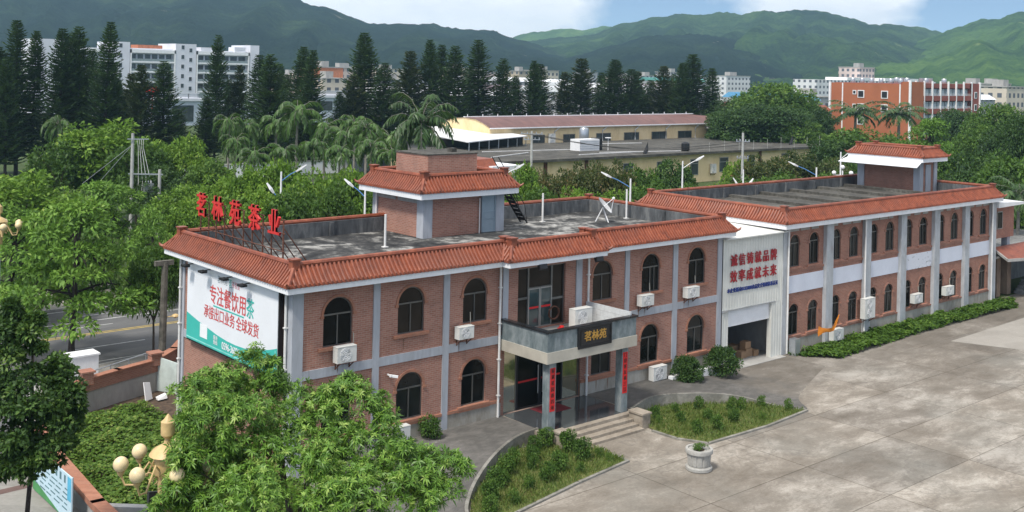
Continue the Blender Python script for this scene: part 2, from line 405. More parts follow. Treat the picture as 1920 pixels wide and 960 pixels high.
M['paving_far'] = blotchy('dusty_pavement', [(.3, (.2, .18, .15)), (.5, (.3, .28, .24)), (.7, (.38, .36, .32))], (1, 1, 1), .6, 4)
M['paving_red'] = blotchy('red_paving_band', [(.3, (.08, .055, .05)), (.7, (.16, .1, .085))], (1, 1, 1), 1, 5)
M['earth'] = blotchy('grassy_earth', [(.3, (.028, .05, .016)), (.5, (.055, .085, .025)), (.7, (.1, .12, .045))], (1, 1, 1), .12, 1.2, .95, .4, 0)
M['lawn'] = blotchy('dry_patched_turf', [(.3, (.06, .085, .02)), (.5, (.12, .14, .04)), (.62, (.2, .19, .07)), (.75, (.3, .22, .12))], (1, 1, 1), .6, 4, .95, .45)
# foliage
M['leaf_bright'] = leafm('bright_green_leaves', [(0, (.045, .1, .013)), (.45, (.125, .24, .026)), (.8, (.22, .36, .042)), (1, (.34, .44, .09))])
M['leaf_mango'] = leafm('glossy_lance_leaves', [(0, (.045, .1, .015)), (.4, (.095, .21, .024)), (.75, (.175, .315, .04)), (1, (.33, .45, .1))], .24, .45, .4)
M['leaf_mid'] = leafm('mid_green_leaves', [(0, (.03, .07, .013)), (.5, (.075, .155, .025)), (.85, (.13, .23, .036)), (1, (.2, .3, .055))])
M['leaf_street'] = leafm('feathery_street_leaves', [(0, (.05, .11, .02)), (.5, (.13, .26, .036)), (.85, (.22, .38, .06)), (1, (.32, .46, .11))])
M['leaf_shade'] = leafm('deep_green_leaves', [(0, (.02, .047, .012)), (.5, (.042, .095, .018)), (.85, (.08, .155, .028)), (1, (.14, .22, .045))], .25)
M['leaf_dark'] = leafm('dark_green_leaves', [(0, (.016, .04, .012)), (.5, (.034, .078, .018)), (.85, (.06, .12, .025)), (1, (.09, .16, .035))], .25)
M['leaf_olive'] = leafm('olive_leaves', [(0, (.03, .045, .012)), (.5, (.06, .085, .022)), (.8, (.1, .1, .03)), (1, (.15, .1, .04))], .25)
M['needle'] = leafm('conifer_needles', [(0, (.01, .025, .012)), (.5, (.022, .052, .02)), (.85, (.045, .09, .03)), (1, (.07, .12, .035))], .18, .7, .15)
M['needle_brown'] = leafm('thin_conifer_needles', [(0, (.02, .03, .014)), (.5, (.035, .06, .022)), (1, (.075, .085, .035))], .12, .7, .15)
M['frond'] = leafm('palm_fronds', [(0, (.04, .085, .022)), (.5, (.085, .175, .04)), (.85, (.14, .25, .06)), (1, (.22, .32, .1))], .35, .45, .4)
M['frond_dark'] = leafm('dark_palm_fronds', [(0, (.025, .055, .02)), (.5, (.055, .115, .035)), (1, (.12, .2, .07))], .3, .45, .4)
M['vine'] = leafm('ground_vine_leaves', [(0, (.035, .08, .012)), (.5, (.085, .17, .022)), (.85, (.15, .25, .035)), (1, (.26, .32, .07))])
M['grass'] = leafm('mixed_grass_blades', [(0, (.06, .1, .02)), (.45, (.12, .185, .035)), (.75, (.2, .24, .065)), (1, (.34, .28, .13))], .3)
# ============================================================ the setting
def sheet(name, pts, z, mat, sub=None):
    mb = MB(); mb.poly([(p[0], p[1], z) for p in pts]); return struct(mb.build(name, mat))

def smooth(a, b, x):
    t = max(0., min(1., (x - a) / (b - a))); return t * t * (3 - 2 * t)

def hdrive(x, y):
    d = math.hypot((x - 13.2) * .8, y + 1)
    return .5 * (1 - smooth(5.6, 11.5, d)) * (1 - smooth(3.6, 7., -y) * smooth(19, 23, x))

sheet('ground', [(-700, -400), (3300, -400), (3300, 3300), (-700, 3300)], -.04, M['earth'])
sheet('yard', [(-1.5, -60), (110, -60), (110, 0.02), (-1.5, .02)], 0.0, M['yard'])
sheet('pale_yard', [(43, -4.35), (75, -3.6), (75, -14.5), (47.2, -14.6)], .005, M['pale_slab'])

def strip_sheet(name, inner, outer, mat, hf, nu=8, nv=8, lift=.008):
    def dens(p):
        q = []
        for i in range(len(p) - 1):
            for k in range(nu):
                t = k / nu
                a, b = Vector(p[i]), Vector(p[i + 1])
                pa = Vector(p[max(i - 1, 0)]); pb = Vector(p[min(i + 2, len(p) - 1)])
                q.append(.5 * ((2 * a) + (b - pa) * t + (2 * pa - 5 * a + 4 * b - pb) * t * t + (-pa + 3 * a - 3 * b + pb) * t ** 3))
        q.append(Vector(p[-1])); return q
    I, O = dens(inner), dens(outer)
    mb = MB(); vs = []; fs = []
    for a, b in zip(I, O):
        for k in range(nv + 1):
            p = a.lerp(b, k / nv); vs.append((p.x, p.y, hf(p.x, p.y) + lift))
    for i in range(len(I) - 1):
        for k in range(nv):
            j = i * (nv + 1) + k; fs.append((j, j + 1, j + nv + 2, j + nv + 1))
    mb.add(vs, fs)
    return struct(mb.build(name, mat, smooth=True)), O

DL_IN = [(10.62, -.01), (9.4, -.01), (8, -.01), (6.5, -.01), (4.6, -.01), (2.0, -.01), (.3, -2), (-.6, -5), (-1.3, -10), (-1.4, -16)]
DL_OUT = [(10.7, -2.35), (9.3, -2.6), (7.55, -3.45), (5.4, -4.85), (4.25, -5.75), (3.35, -6.7), (2.75, -8.0), (2.5, -10), (2.4, -13), (2.4, -18)]
DR_IN = [(15.9, -.01), (18, -.01), (20, -.01), (22, -.01), (24, -.01), (26.2, -.01), (31.6, -.01)]
DR_OUT = [(16.0, -2.9), (18.3, -2.25), (20.2, -3.05), (22.4, -4.5), (23.9, -6.9), (25.6, -5.4), (31.6, -3.0)]
dl, dl_edge = strip_sheet('driveway', DL_IN, DL_OUT, M['drive'], hdrive)
dr, dr_edge = strip_sheet('driveway', DR_IN, DR_OUT, M['drive'], hdrive)

def kerb_strip(mb, pts, w, top, bot=-.05):
    for i in range(len(pts) - 1):
        a, b = Vector(pts[i][:2]), Vector(pts[i + 1][:2])
        d = (b - a).normalized(); n = Vector((-d.y, d.x)) * w / 2
        za = top(a.x, a.y) if callable(top) else top; zb = top(b.x, b.y) if callable(top) else top
        e = d * .02
        a2, b2 = a - e, b + e
        mb.hexa([(a2 - n).to_3d() + Vector((0, 0, bot)), (b2 - n).to_3d() + Vector((0, 0, bot)), (b2 + n).to_3d() + Vector((0, 0, bot)), (a2 + n).to_3d() + Vector((0, 0, bot))],
                [(a2 - n).to_3d() + Vector((0, 0, za)), (b2 - n).to_3d() + Vector((0, 0, zb)), (b2 + n).to_3d() + Vector((0, 0, zb)), (a2 + n).to_3d() + Vector((0, 0, za))])
mb = MB(); kerb_strip(mb, [(p.x, p.y) for p in dl_edge[:58]], .13, lambda x, y: hdrive(x, y) + .05)
struct(mb.build('kerb', M['bed_kerb']))
mb = MB(); kerb_strip(mb, [(p.x, p.y) for p in dr_edge[:33]], .13, lambda x, y: hdrive(x, y) + .05)
struct(mb.build('kerb', M['bed_kerb']))
BED1 = [(11.2, -2.9), (9.3, -2.7), (7.6, -3.55), (5.45, -4.95), (4.3, -5.85), (3.42, -6.8), (2.85, -8.1), (4.9, -7.6), (8.65, -6.9), (11.9, -6.45), (12.0, -4.6), (11.3, -4.2)]
BED2 = [(16.1, -3.05), (18.3, -2.35), (20.1, -3.15), (22.3, -4.6), (23.75, -7.0), (20.36, -7.25), (16.3, -7.1), (15.75, -5.9), (15.7, -4.6)]
sheet('flower_bed', BED1, .05, M['lawn']); sheet('flower_bed', BED2, .05, M['lawn'])
mb = MB(); kerb_strip(mb, [(2.75, -8.2), (4.9, -7.68), (8.65, -6.98), (11.95, -6.52)], .13, .075)
kerb_strip(mb, [(11.95, -6.52), (12.05, -4.6)], .12, .06); struct(mb.build('kerb', M['bed_kerb']))
mb = MB(); kerb_strip(mb, [(23.8, -7.08), (20.36, -7.33), (16.3, -7.18), (15.68, -5.95), (15.6, -4.6)], .13, .075); struct(mb.build('kerb', M['bed_kerb']))

# road behind the buildings, the side road on the left, pavements
CURVE = [(9, 20.6), (2, 20.3), (-1.7, 19.6), (-3.6, 18.2), (-5.3, 15), (-6.9, 10.6), (-8.4, 7.6), (-10.2, 4), (-11.6, -2), (-12, -12), (-12, -30)]
sheet('road', [(-80, 34.2), (420, 34.2), (420, 20.6)] + CURVE + [(-80, -30)], 0.0, M['asphalt'])
WALL = [(-7.6, -8), (-7.35, 0), (-6.95, 5), (-6.25, 9.4), (-5.2, 11.5), (-3.2, 12.78), (-1.5, 13.45), (.56, 14.1), (2.2, 15.6), (3.6, 17.5), (6.0, 18.4), (12, 18.6)]
sheet('pavement', CURVE[:10] + [(-7.6, -12)] + WALL + [(420, 18.6), (420, 20.6)], .12, M['paving'])
mb = MB(); kerb_strip(mb, [(420, 20.6)] + CURVE, .16, .13, -.02); struct(mb.build('kerb', M['kerb']))
sheet('far_pavement', [(-80, 34.3), (420, 34.3), (420, 41), (-80, 41)], .12, M['paving_far'])
mb = MB(); kerb_strip(mb, [(-80, 34.25), (420, 34.25)], .16, .14, -.02); struct(mb.build('kerb', M['kerb']))
for a, b in (((-8.6, 6.6), (-6.7, 6.9)), ((-9.4, 4.9), (-6.9, 5.0)), ((-10.6, .9), (-7.2, 1.0))):
    sheet('paving_band', [(a[0], a[1]), (b[0], b[1]), (b[0], b[1] + .45), (a[0], a[1] + .45)], .125, M['paving_red'])
for yy, w, mm in ((26.9, .16, 'road_yellow'), (27.2, .16, 'road_yellow'), (30.3, .15, 'road_white'), (33.7, .12, 'road_white'), (20.95, .12, 'road_white')):
    sheet('road_marking', [(-60, yy), (300, yy), (300, yy + w), (-60, yy + w)], .005, M[mm])
for i in range(-6, 24):
    for yy in (28.9, 31.8, 24.0):
        x = i * 10 + (3 if yy == 31.8 else 0)
        if -40 < x < 120: sheet('road_marking', [(x, yy), (x + 4.2, yy), (x + 4.2, yy + .13), (x, yy + .13)], .005, M['road_white'])
# garden soil on the left of the building
sheet('garden_soil', [(-7.6, -22), (-1.5, -22), (-1.2, -10), (-.6, -5), (.3, -2), (0, 0), (0, 10), (6, 18.4)] + WALL[::-1][2:], .02, M['soil'])
sheet('back_lane', [(0, 10.3), (75, 10.3), (75, 18.6), (12, 18.6), (6, 18.4), (0, 10.4)], .01, M['brown_slab'])

# ---- hills: ridge lines with gullies, behind the town
def hill(name, prof, dr_, df, db, mat, seed, foot=-.3, amp=.09, mask=.0):
    px = [p[0] for p in prof]; py = [p[1] for p in prof]
    cols = np.arange(px[0], px[-1] + 1, 7.0); nt_ = 44
    vs = []
    rr = random.Random(seed)
    for c in cols:
        top = np.interp(c, px, py)
        d0 = dr_ * (1 + .05 * math.sin(c * .006 + seed))
        pr = at(c, top, d0); zr = pr[2]
        for i in range(nt_ + 8):
            if i <= nt_:
                t = i / nt_; d = df + (d0 - df) * t; s = t ** 1.05 * .72 + .28 * (t * t * (3 - 2 * t))
                env = math.sin(PI * min(1, t * .96)) ** .8
            else:
                t = (i - nt_) / 7; d = d0 + (db - d0) * t; s = 1 - t * t; env = 0
            p = at(c, CYP, d)
            q = Vector((p[0] * .004, p[1] * .004, seed * 3.1))
            n1 = noise.fractal(q, 1., 2.1, 5); n2 = abs(noise.noise(Vector((c * .018 + .9 * math.sin(t * 3 + seed), seed * 2.7, t * .8))))
            z = foot + (zr - foot) * s + (zr - foot) * env * (amp * 1.9 * n1 + amp * 2.9 * (n2 - .35))
            z += 3.6 * (noise.noise(Vector((p[0] * .03, p[1] * .03, seed))) + rr.uniform(-.4, .4)) * (1 if i > 2 else 0)
            vs.append((p[0], p[1], max(z, foot)))
    W = nt_ + 8; nc = len(cols); fs = []
    for a in range(nc - 1):
        for i in range(W - 1):
            j = a * W + i; fs.append((j, j + W, j + W + 1, j + 1))
    mb = MB(); mb.add(vs, fs)
    return struct(mb.build(name, mat, smooth=True))

def hillmat(name, stops, bare, s=.006, thr=.66):
    m, nt, b, _ = new_mat(name); v = wpos(nt)
    f1 = nz(nt, v, s, 7, .6, .6); f2 = nz(nt, v, .05, 6, .75); f3 = nz(nt, v, s * 2.3, 5, .6, .3)
    f5 = nz(nt, v, .16, 3, .7)
    f = mth(nt, 'ADD', mth(nt, 'ADD', mth(nt, 'MULTIPLY', f1, .5), mth(nt, 'MULTIPLY', f2, .32)), mth(nt, 'MULTIPLY', f5, .18))
    c = ramp(nt, f, stops)
    c = mixc(nt, ramp(nt, mth(nt, 'ADD', mth(nt, 'MULTIPLY', f3, .7), mth(nt, 'MULTIPLY', f2, .3)), [(thr, (0, 0, 0)), (thr + .03, (.75, .75, .75))]), c, bare)
    nt.links.new(c, b.inputs['Base Color']); b.inputs['Roughness'].default_value = 1.; b.inputs['Specular IOR Level'].default_value = 0.
    bump(nt, b, f2, 1., 22.)
    return m
M['forest'] = hillmat('dark_forest_slope', [(.38, (.007, .015, .013)), (.48, (.015, .029, .02)), (.56, (.028, .05, .027)), (.66, (.065, .105, .04))], (.26, .23, .19), .009, .635)  # forest colour darkened to carry the cloud shadow over these slopes
M['forest_mid'] = hillmat('wooded_slope', [(.38, (.012, .028, .016)), (.47, (.028, .058, .023)), (.54, (.055, .108, .032)), (.64, (.115, .185, .05))], (.2, .24, .1), .008, .62)
M['meadow'] = hillmat('grassy_slope', [(.38, (.02, .05, .018)), (.46, (.05, .11, .027)), (.54, (.1, .19, .04)), (.64, (.17, .27, .06))], (.24, .3, .1), .008, .62)
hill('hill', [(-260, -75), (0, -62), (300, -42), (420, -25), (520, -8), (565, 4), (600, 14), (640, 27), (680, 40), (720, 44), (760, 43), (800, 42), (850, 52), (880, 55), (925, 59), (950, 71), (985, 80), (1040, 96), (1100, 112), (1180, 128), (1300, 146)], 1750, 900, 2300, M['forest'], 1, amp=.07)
hill('hill', [(780, 140), (850, 118), (900, 98), (950, 84), (1010, 74), (1060, 72), (1110, 66), (1150, 49), (1200, 39), (1240, 31), (1290, 30), (1345, 28), (1385, 27), (1440, 25), (1490, 20), (1520, 22), (1560, 28), (1600, 36), (1640, 46), (1690, 50), (1730, 52), (1765, 62), (1820, 80), (1900, 110)], 2150, 1050, 2700, M['forest_mid'], 2, amp=.085)
hill('hill', [(930, 80), (960, 70), (995, 60), (1030, 57), (1062, 53), (1090, 57), (1130, 48), (1160, 54), (1230, 75), (1320, 110)], 2700, 2250, 3000, M['meadow'], 3, amp=.04)
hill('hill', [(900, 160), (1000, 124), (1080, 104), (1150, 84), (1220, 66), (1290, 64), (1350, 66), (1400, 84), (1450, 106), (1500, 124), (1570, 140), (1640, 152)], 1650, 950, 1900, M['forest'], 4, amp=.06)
hill('hill', [(1480, 150), (1560, 128), (1640, 100), (1700, 80), (1760, 63), (1800, 47), (1830, 39), (1880, 31), (1920, 22), (2000, 10), (2200, 0)], 1900, 900, 2400, M['meadow'], 5, amp=.07)
# ============================================================ building kit
def facade_wall(mb, P, u0, u1, z0, z1, ops, dep=.13):
    """P(u,z,d) -> point; ops: (centre, width, sill, spring or None, top); faces with real openings and reveals"""
    ops = sorted(ops)
    def quad(a, b, c, d): mb.poly([P(a, c, 0), P(b, c, 0), P(b, d, 0), P(a, d, 0)])
    cur = u0
    for i, (c, w, sill, spr, top) in enumerate(ops):
        l, r = c - w / 2, c + w / 2
        if l > cur: quad(cur, l, z0, z1)
        if sill > z0: quad(l, r, z0, sill)
        out = arch_pts(c, w, sill, spr, top)
        arc = out[2:]
        if top < z1 - 1e-6:
            mb.poly([P(r, z1, 0), P(l, z1, 0)] + [P(u, z, 0) for u, z in arc[::-1]])
        n = len(out)
        for k in range(n):
            a, b = out[k], out[(k + 1) % n]
            mb.poly([P(b[0], b[1], 0), P(a[0], a[1], 0), P(a[0], a[1], dep), P(b[0], b[1], dep)])
        cur = r
    if cur < u1: quad(cur, u1, z0, z1)

def arch_pts(c, w, sill, spr, top, n=12):
    l, r = c - w / 2, c + w / 2
    if spr is None: return [(l, sill), (r, sill), (r, top), (l, top)]
    pts = [(l, sill), (r, sill)]
    for k in range(n + 1):
        t = PI * k / n
        pts.append((c + w / 2 * math.cos(t), spr + (top - spr) * math.sin(t)))
    return pts

def arch_window(parent, P, c, w, sill, spr, top, trim=True, glass='glass', dep=.07, sash=None, tmat='trim_brick'):
    """window part: frame, with glass, brick surround and sill as sub-parts"""
    fr = MB(); t = .045
    out = arch_pts(c, w, sill, spr, top); inn = arch_pts(c, w - 2 * t, sill + t, spr, top - t)
    n = len(out)
    for k in range(n):
        a, b, a2, b2 = out[k], out[(k + 1) % n], inn[k], inn[(k + 1) % n]
        fr.poly([P(*a, dep), P(*b, dep), P(*b2, dep), P(*a2, dep)])
        fr.poly([P(*a2, dep), P(*b2, dep), P(*b2, dep + .05), P(*a2, dep + .05)])
    def bar(u0, u1, z0, z1, d0=dep - .01, d1=dep + .05):
        q = [P(u0, z0, d0), P(u1, z0, d0), P(u1, z0, d1), P(u0, z0, d1)]; q2 = [P(u0, z1, d0), P(u1, z1, d0), P(u1, z1, d1), P(u0, z1, d1)]
        fr.hexa(q, q2)
    if spr is not None: bar(c - w / 2 + t, c + w / 2 - t, spr - .03, spr + .03)
    bar(c - (.022 if trim and w > 1.1 else .012), c + (.022 if trim and w > 1.1 else .012), sill + t, (spr if spr is not None else top) - t, dep - .012)
    if sash: bar(c + sash - .02, c + sash + .02, sill + t, spr - .035, dep - .014)
    f = fr.build('window', M['frame'], parent)
    g = MB(); g.poly([P(u, z, dep + .035) for u, z in inn]); g.build('glass', M[glass], f)
    if trim:
        tr = MB(); rw = .11; pr = -.035
        if spr is not None:
            o2 = [(c + (w / 2 + .01) * math.cos(PI * k / 14), spr + (top - spr + .01) * math.sin(PI * k / 14)) for k in range(15)]
            o3 = [(c + (w / 2 + rw) * math.cos(PI * k / 14), spr + (top - spr + rw) * math.sin(PI * k / 14)) for k in range(15)]
            for k in range(14):
                tr.poly([P(*o2[k], pr), P(*o3[k], pr), P(*o3[k + 1], pr), P(*o2[k + 1], pr)])
                tr.poly([P(*o3[k], pr), P(*o3[k], 0), P(*o3[k + 1], 0), P(*o3[k + 1], pr)])
                tr.poly([P(*o2[k], 0), P(*o2[k], pr), P(*o2[k + 1], pr), P(*o2[k + 1], 0)])
            for sgn in (-1, 1):
                u0, u1 = sorted((c + sgn * (w / 2 + .0), c + sgn * (w / 2 + rw + .05)))
                tr.hexa([P(u0, spr - .1, pr - .02), P(u1, spr - .1, pr - .02), P(u1, spr - .1, 0), P(u0, spr - .1, 0)],
                        [P(u0, spr + .002, pr - .02), P(u1, spr + .002, pr - .02), P(u1, spr + .002, 0), P(u0, spr + .002, 0)])
        tr.build('surround', M[tmat], f)
        s = MB(); e = .22 if spr is not None else .08
        s.hexa([P(c - w / 2 - e, sill - .13, -.1), P(c + w / 2 + e, sill - .13, -.1), P(c + w / 2 + e, sill - .13, 0), P(c - w / 2 - e, sill - .13, 0)],
               [P(c - w / 2 - e, sill - .02, -.1), P(c + w / 2 + e, sill - .02, -.1), P(c + w / 2 + e, sill - .0, 0), P(c - w / 2 - e, sill - .0, 0)])
        s.build('sill', M[tmat], f)
    return f

def skirt(mb, A, B, n, e, zb, zt, m0, m1, pitch=.2, amp=.085, rows=6):
    """one run of tiled eave: A->B along the top edge, n outward, m = +1 outside corner / -1 inside / 0 straight end"""
    A, B, n = Vector(A), Vector(B), Vector(n)
    d = (B - A); L = d.length; d.normalize()
    npt = max(2, int(round(L / pitch)) + 10)
    u0 = -e - .02; us = []
    k = 0; u = -math.ceil(e / pitch) * pitch - pitch
    while u < L + e + pitch:
        for fr, h in ((0, 0.), (.3, 0.), (.38, .75), (.62, 1.), (.86, .75), (.94, 0.)):
            us.append((u + fr * pitch, h))
        u += pitch
    vs = []; nu = len(us)
    for r in range(rows + 1):
        t = r / rows
        o = e * (1 - t); z = zb + (zt - zb) * (t * .72 + .28 * t * t)
        lo, hi = -m0 * o, L + m1 * o
        for u, h in us:
            uu = min(max(u, lo), hi); hh = h if lo < u < hi else 0
            p = A + d * uu + n * (o + .0)
            vs.append((p.x + n.x * hh * amp * .5, p.y + n.y * hh * amp * .5, z + hh * amp * .9))
    fs = []
    for r in range(rows):
        for i in range(nu - 1):
            j = r * nu + i; fs.append((j, j + 1, j + nu + 1, j + nu))
    # drip edge
    base = len(vs)
    for i, (u, h) in enumerate(us):
        v = vs[i]; vs.append((v[0], v[1], zb - .05))
    for i in range(nu - 1): fs.append((base + i, base + i + 1, i + 1, i))
    mb.add(vs, fs)

def hip(mb, top, bot, r=.085, tip=.1):
    top, bot = Vector(top), Vector(bot); pts = []
    for k in range(9):
        t = k / 8; p = top.lerp(bot, t); p.z = bot.z + (top.z - bot.z) * ((1 - t) * .72 + .28 * (1 - t) ** 2) + .05
        pts.append(p)
    d = (bot - top); d.z = 0; d.normalize()
    pts.append(bot + d * .12 + Vector((0, 0, .05 + tip * .5))); pts.append(bot + d * .2 + Vector((0, 0, .05 + tip * 1.5)))
    mb.tube(pts, [r] * 9 + [r * .75, r * .3], 6)

def finial(mb, x, y, z):
    mb.box(x - .16, x + .16, y - .16, y + .16, z - .15, z + .2)
    mb.box(x - .2, x + .2, y - .2, y + .2, z + .2, z + .26)

def tiled_roof(parent, pts, e, zf, zb, zt, deck_parent=None, closed=True, name='tiled_eave'):
    """eave of tiles round a rectilinear outline (counter-clockwise): tiles, ridge caps, hips, finials and white fascia"""
    n = len(pts); T = MB(); Rg = MB(); F = MB()
    dirs = [(Vector(pts[(i + 1) % n]) - Vector(pts[i])).normalized() for i in range(n)]
    nor = [Vector((d.y, -d.x, 0)) for d in dirs]
    turn = [dirs[i - 1].x * dirs[i].y - dirs[i - 1].y * dirs[i].x for i in range(n)]
    for i in range(n):
        A, B = Vector((*pts[i], 0)), Vector((*pts[(i + 1) % n], 0)); nn = nor[i]
        m0 = 1 if turn[i] > 0 else -1; m1 = 1 if turn[(i + 1) % n] > 0 else -1
        skirt(T, A, B, nn, e, zb, zt, m0, m1)
        a = A.copy(); b = B.copy(); a.z = b.z = zt + .03
        Rg.tube([a, b], .11, 8)
        dd = (B - A).normalized()
        # fascia board with soffit
        o = e - .04; w = .1
        p0 = A - dd * m0 * o + nn * o; p1 = B + dd * m1 * o + nn * o
        q0 = A - dd * m0 * (o - w) + nn * (o - w); q1 = B + dd * m1 * (o - w) + nn * (o - w)
        z1 = zb - .03
        F.hexa([(p0.x, p0.y, zf), (p1.x, p1.y, zf), (q1.x, q1.y, zf), (q0.x, q0.y, zf)], [(p0.x, p0.y, z1), (p1.x, p1.y, z1), (q1.x, q1.y, z1), (q0.x, q0.y, z1)])
        F.poly([(q0.x, q0.y, zf + .04), (q1.x, q1.y, zf + .04), (B.x, B.y, zf + .04), (A.x, A.y, zf + .04)])
    for i in range(n):
        x, y = pts[i]; k = (nor[i - 1] + nor[i]) * e
        sgn = 1 if turn[i] > 0 else 1
        hip(Rg, (x, y, zt), (x + k.x, y + k.y, zb), tip=.1 if turn[i] > 0 else 0)
        finial(Rg, x, y, zt)
    top = T.build(name, M['tile'], parent, smooth=True)
    Rg.build('ridge_cap', M['tile'], parent, smooth=False)
    F.build('fascia', M['white_paint'], parent)

def parapet(parent, pts, th, z0, z1, mat='parapet', name='parapet'):
    n = len(pts); mb = MB(); pv = [Vector((*p, 0)) for p in pts]
    dirs = [(pv[(i + 1) % n] - pv[i]).normalized() for i in range(n)]
    inn = []
    for i in range(n):
        a = Vector((-dirs[i - 1].y, dirs[i - 1].x, 0)); b = Vector((-dirs[i].y, dirs[i].x, 0)); inn.append(pv[i] + (a + b) * th)
    out = [pv[i] + (Vector((-dirs[i - 1].y, dirs[i - 1].x, 0)) + Vector((-dirs[i].y, dirs[i].x, 0))) * .02 for i in range(n)]
    for i in range(n):
        j = (i + 1) % n
        mb.hexa([(*out[i][:2], z0), (*out[j][:2], z0), (*inn[j][:2], z0), (*inn[i][:2], z0)], [(*out[i][:2], z1), (*out[j][:2], z1), (*inn[j][:2], z1), (*inn[i][:2], z1)])
        L = (pv[j] - pv[i]).length; k = 1
        while k * 3.6 < L:
            p = inn[i] + dirs[i] * (k * 3.6); nn = Vector((-dirs[i].y, dirs[i].x, 0)); q = p + dirs[i] * .22
            mb.hexa([(*(p)[:2], z0), (*(q)[:2], z0), (*(q + nn * .1)[:2], z0), (*(p + nn * .1)[:2], z0)], [(*(p)[:2], z1 - .05), (*(q)[:2], z1 - .05), (*(q + nn * .1)[:2], z1 - .05), (*(p + nn * .1)[:2], z1 - .05)])
            k += 1
    return mb.build(name, M[mat], parent)

def FY(y0): return lambda u, z, d: (u, y0 + d, z)
def FX(x0): return lambda u, z, d: (x0 + d, -u, z)       # wall facing -x, u grows towards -y

# ============================================================ front wing
fw = thing('brick_building', 'two-storey red brick front wing with a stair tower, stone porch and billboard wall', 'building', (0, 0, 0))
PF = FY(0.0)
UP_W = [(2.02, 1.35), (5.57, 1.35), (9.0, 1.35), (16.95, 1.35), (20.43, 1.35), (24.04, 1.35)]
mb = MB()
ops_hi = [(c, w, 4.9, 6.15, 6.83) for c, w in UP_W] + [(12.97, 2.96, 4.14, None, 6.95)]
ops_lo = [(c, w, 1.32, 2.6, 3.27) for c, w in UP_W] + [(13.15, 4.8, .51, None, 3.42)]
facade_wall(mb, PF, 0, 26.05, -.05, 3.9, ops_lo); facade_wall(mb, PF, 0, 26.05, 3.9, 7.4, ops_hi)
mb.poly([(0, 0, -.05), (0, 0, 7.4), (0, 10, 7.4), (0, 10, -.05)])
mb.poly([(26.05, 0, -.05), (26.05, 10, -.05), (26.05, 10, 7.4), (26.05, 0, 7.4)])
mb.poly([(0, 10, -.05), (0, 10, 7.4), (26.05, 10, 7.4), (26.05, 10, -.05)])
wall = mb.build('wall', M['brick'], fw)
# dark rooms behind the openings
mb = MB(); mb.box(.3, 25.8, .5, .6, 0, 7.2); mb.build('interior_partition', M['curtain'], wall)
for i, (c, w) in enumerate(UP_W):
    arch_window(fw, PF, c, w, 4.9, 6.15, 6.83, glass='curtain' if i in (1, 2, 3) else 'glass', sash=.3 if i == 4 else None)
    arch_window(fw, PF, c, w, 1.32, 2.6, 3.27, glass=('glass', 'glass_sky', 'glass', 'glass_pale', 'glass', 'glass_sky')[i])
# grey bands and pilasters, proud of the brick
PIL = [(.02, .42), (3.66, 3.97), (7.23, 7.55), (10.55, 10.87), (15.12, 15.5), (18.5, 18.81), (22.1, 22.46), (25.73, 26.1)]
for a, b in PIL:
    mb = MB(); mb.box(a, b, -.06, .02, 4.1 if 10 < a < 15.2 else -.05, 7.33); mb.build('pilaster', M['grey_paint'], fw)
mb = MB(); mb.box(-.06, .42, -.062, .4, -.05, 7.335); mb.build('corner_pilaster', M['grey_paint'], fw)
mb = MB(); mb.box(-.06, .02, 9.6, 10.06, -.05, 7.335); mb.build('corner_pilaster', M['grey_paint'], fw)
for i in range(len(PIL) - 1):
    if i == 3: continue
    mb = MB(); mb.box(PIL[i][1], PIL[i + 1][0], -.05, .02, 3.757, 4.118); mb.build('band', M['grey_paint'], fw)
mb = MB(); mb.box(-.05, .02, .4, 9.6, 3.65, 4.0); mb.build('band', M['grey_paint'], fw)
for i in range(len(PIL) - 1):
    if i == 3: continue
    a, b = PIL[i][1], PIL[i + 1][0]
    mb = MB(); mb.box(15.55 if i == 4 else a, b, -.045, .02, -.05, 1.12); mb.build('plinth', M['plinth'], fw)
    mb = MB(); c = [w for w in UP_W if a < w[0] < b][0]
    for l, r in ((15.55 if i == 4 else a, c[0] - c[1] / 2 - .22), (c[0] + c[1] / 2 + .22, b)): mb.box(l, r, -.085, .02, 1.12, 1.24)
    mb.box(c[0] - c[1] / 2 - .22, c[0] + c[1] / 2 + .22, -.086, .02, 1.09, 1.2)
    mb.build('brick_course', M['trim_brick'], fw)
M['rust_run'] = plain('rust_run_off', (.2, .11, .07), .9, var=.35, scale=9)
for x, z0, z1, y in ((2.0, 3.78, 4.15, -.054), (2.2, 3.3, 3.7, -.006), (8.1, 3.7, 4.1, -.054), (19.5, 3.6, 4.1, -.054), (19.95, 3.8, 4.2, -.054), (23.0, 3.7, 4.1, -.054), (23.35, 3.76, 4.12, -.054), (5.2, 4.2, 4.7, -.006), (17.4, .5, 1.05, -.05), (16.6, .55, 1.1, -.05), (20.6, .5, 1.0, -.05)):
    mb = MB(); mb.poly([(x - .025, y, z1), (x - .012, y, z0 + .1), (x, y, z0), (x + .018, y, z0 + .16), (x + .03, y, z1)]); mb.build('rust_streak', M['rust_run'], fw)
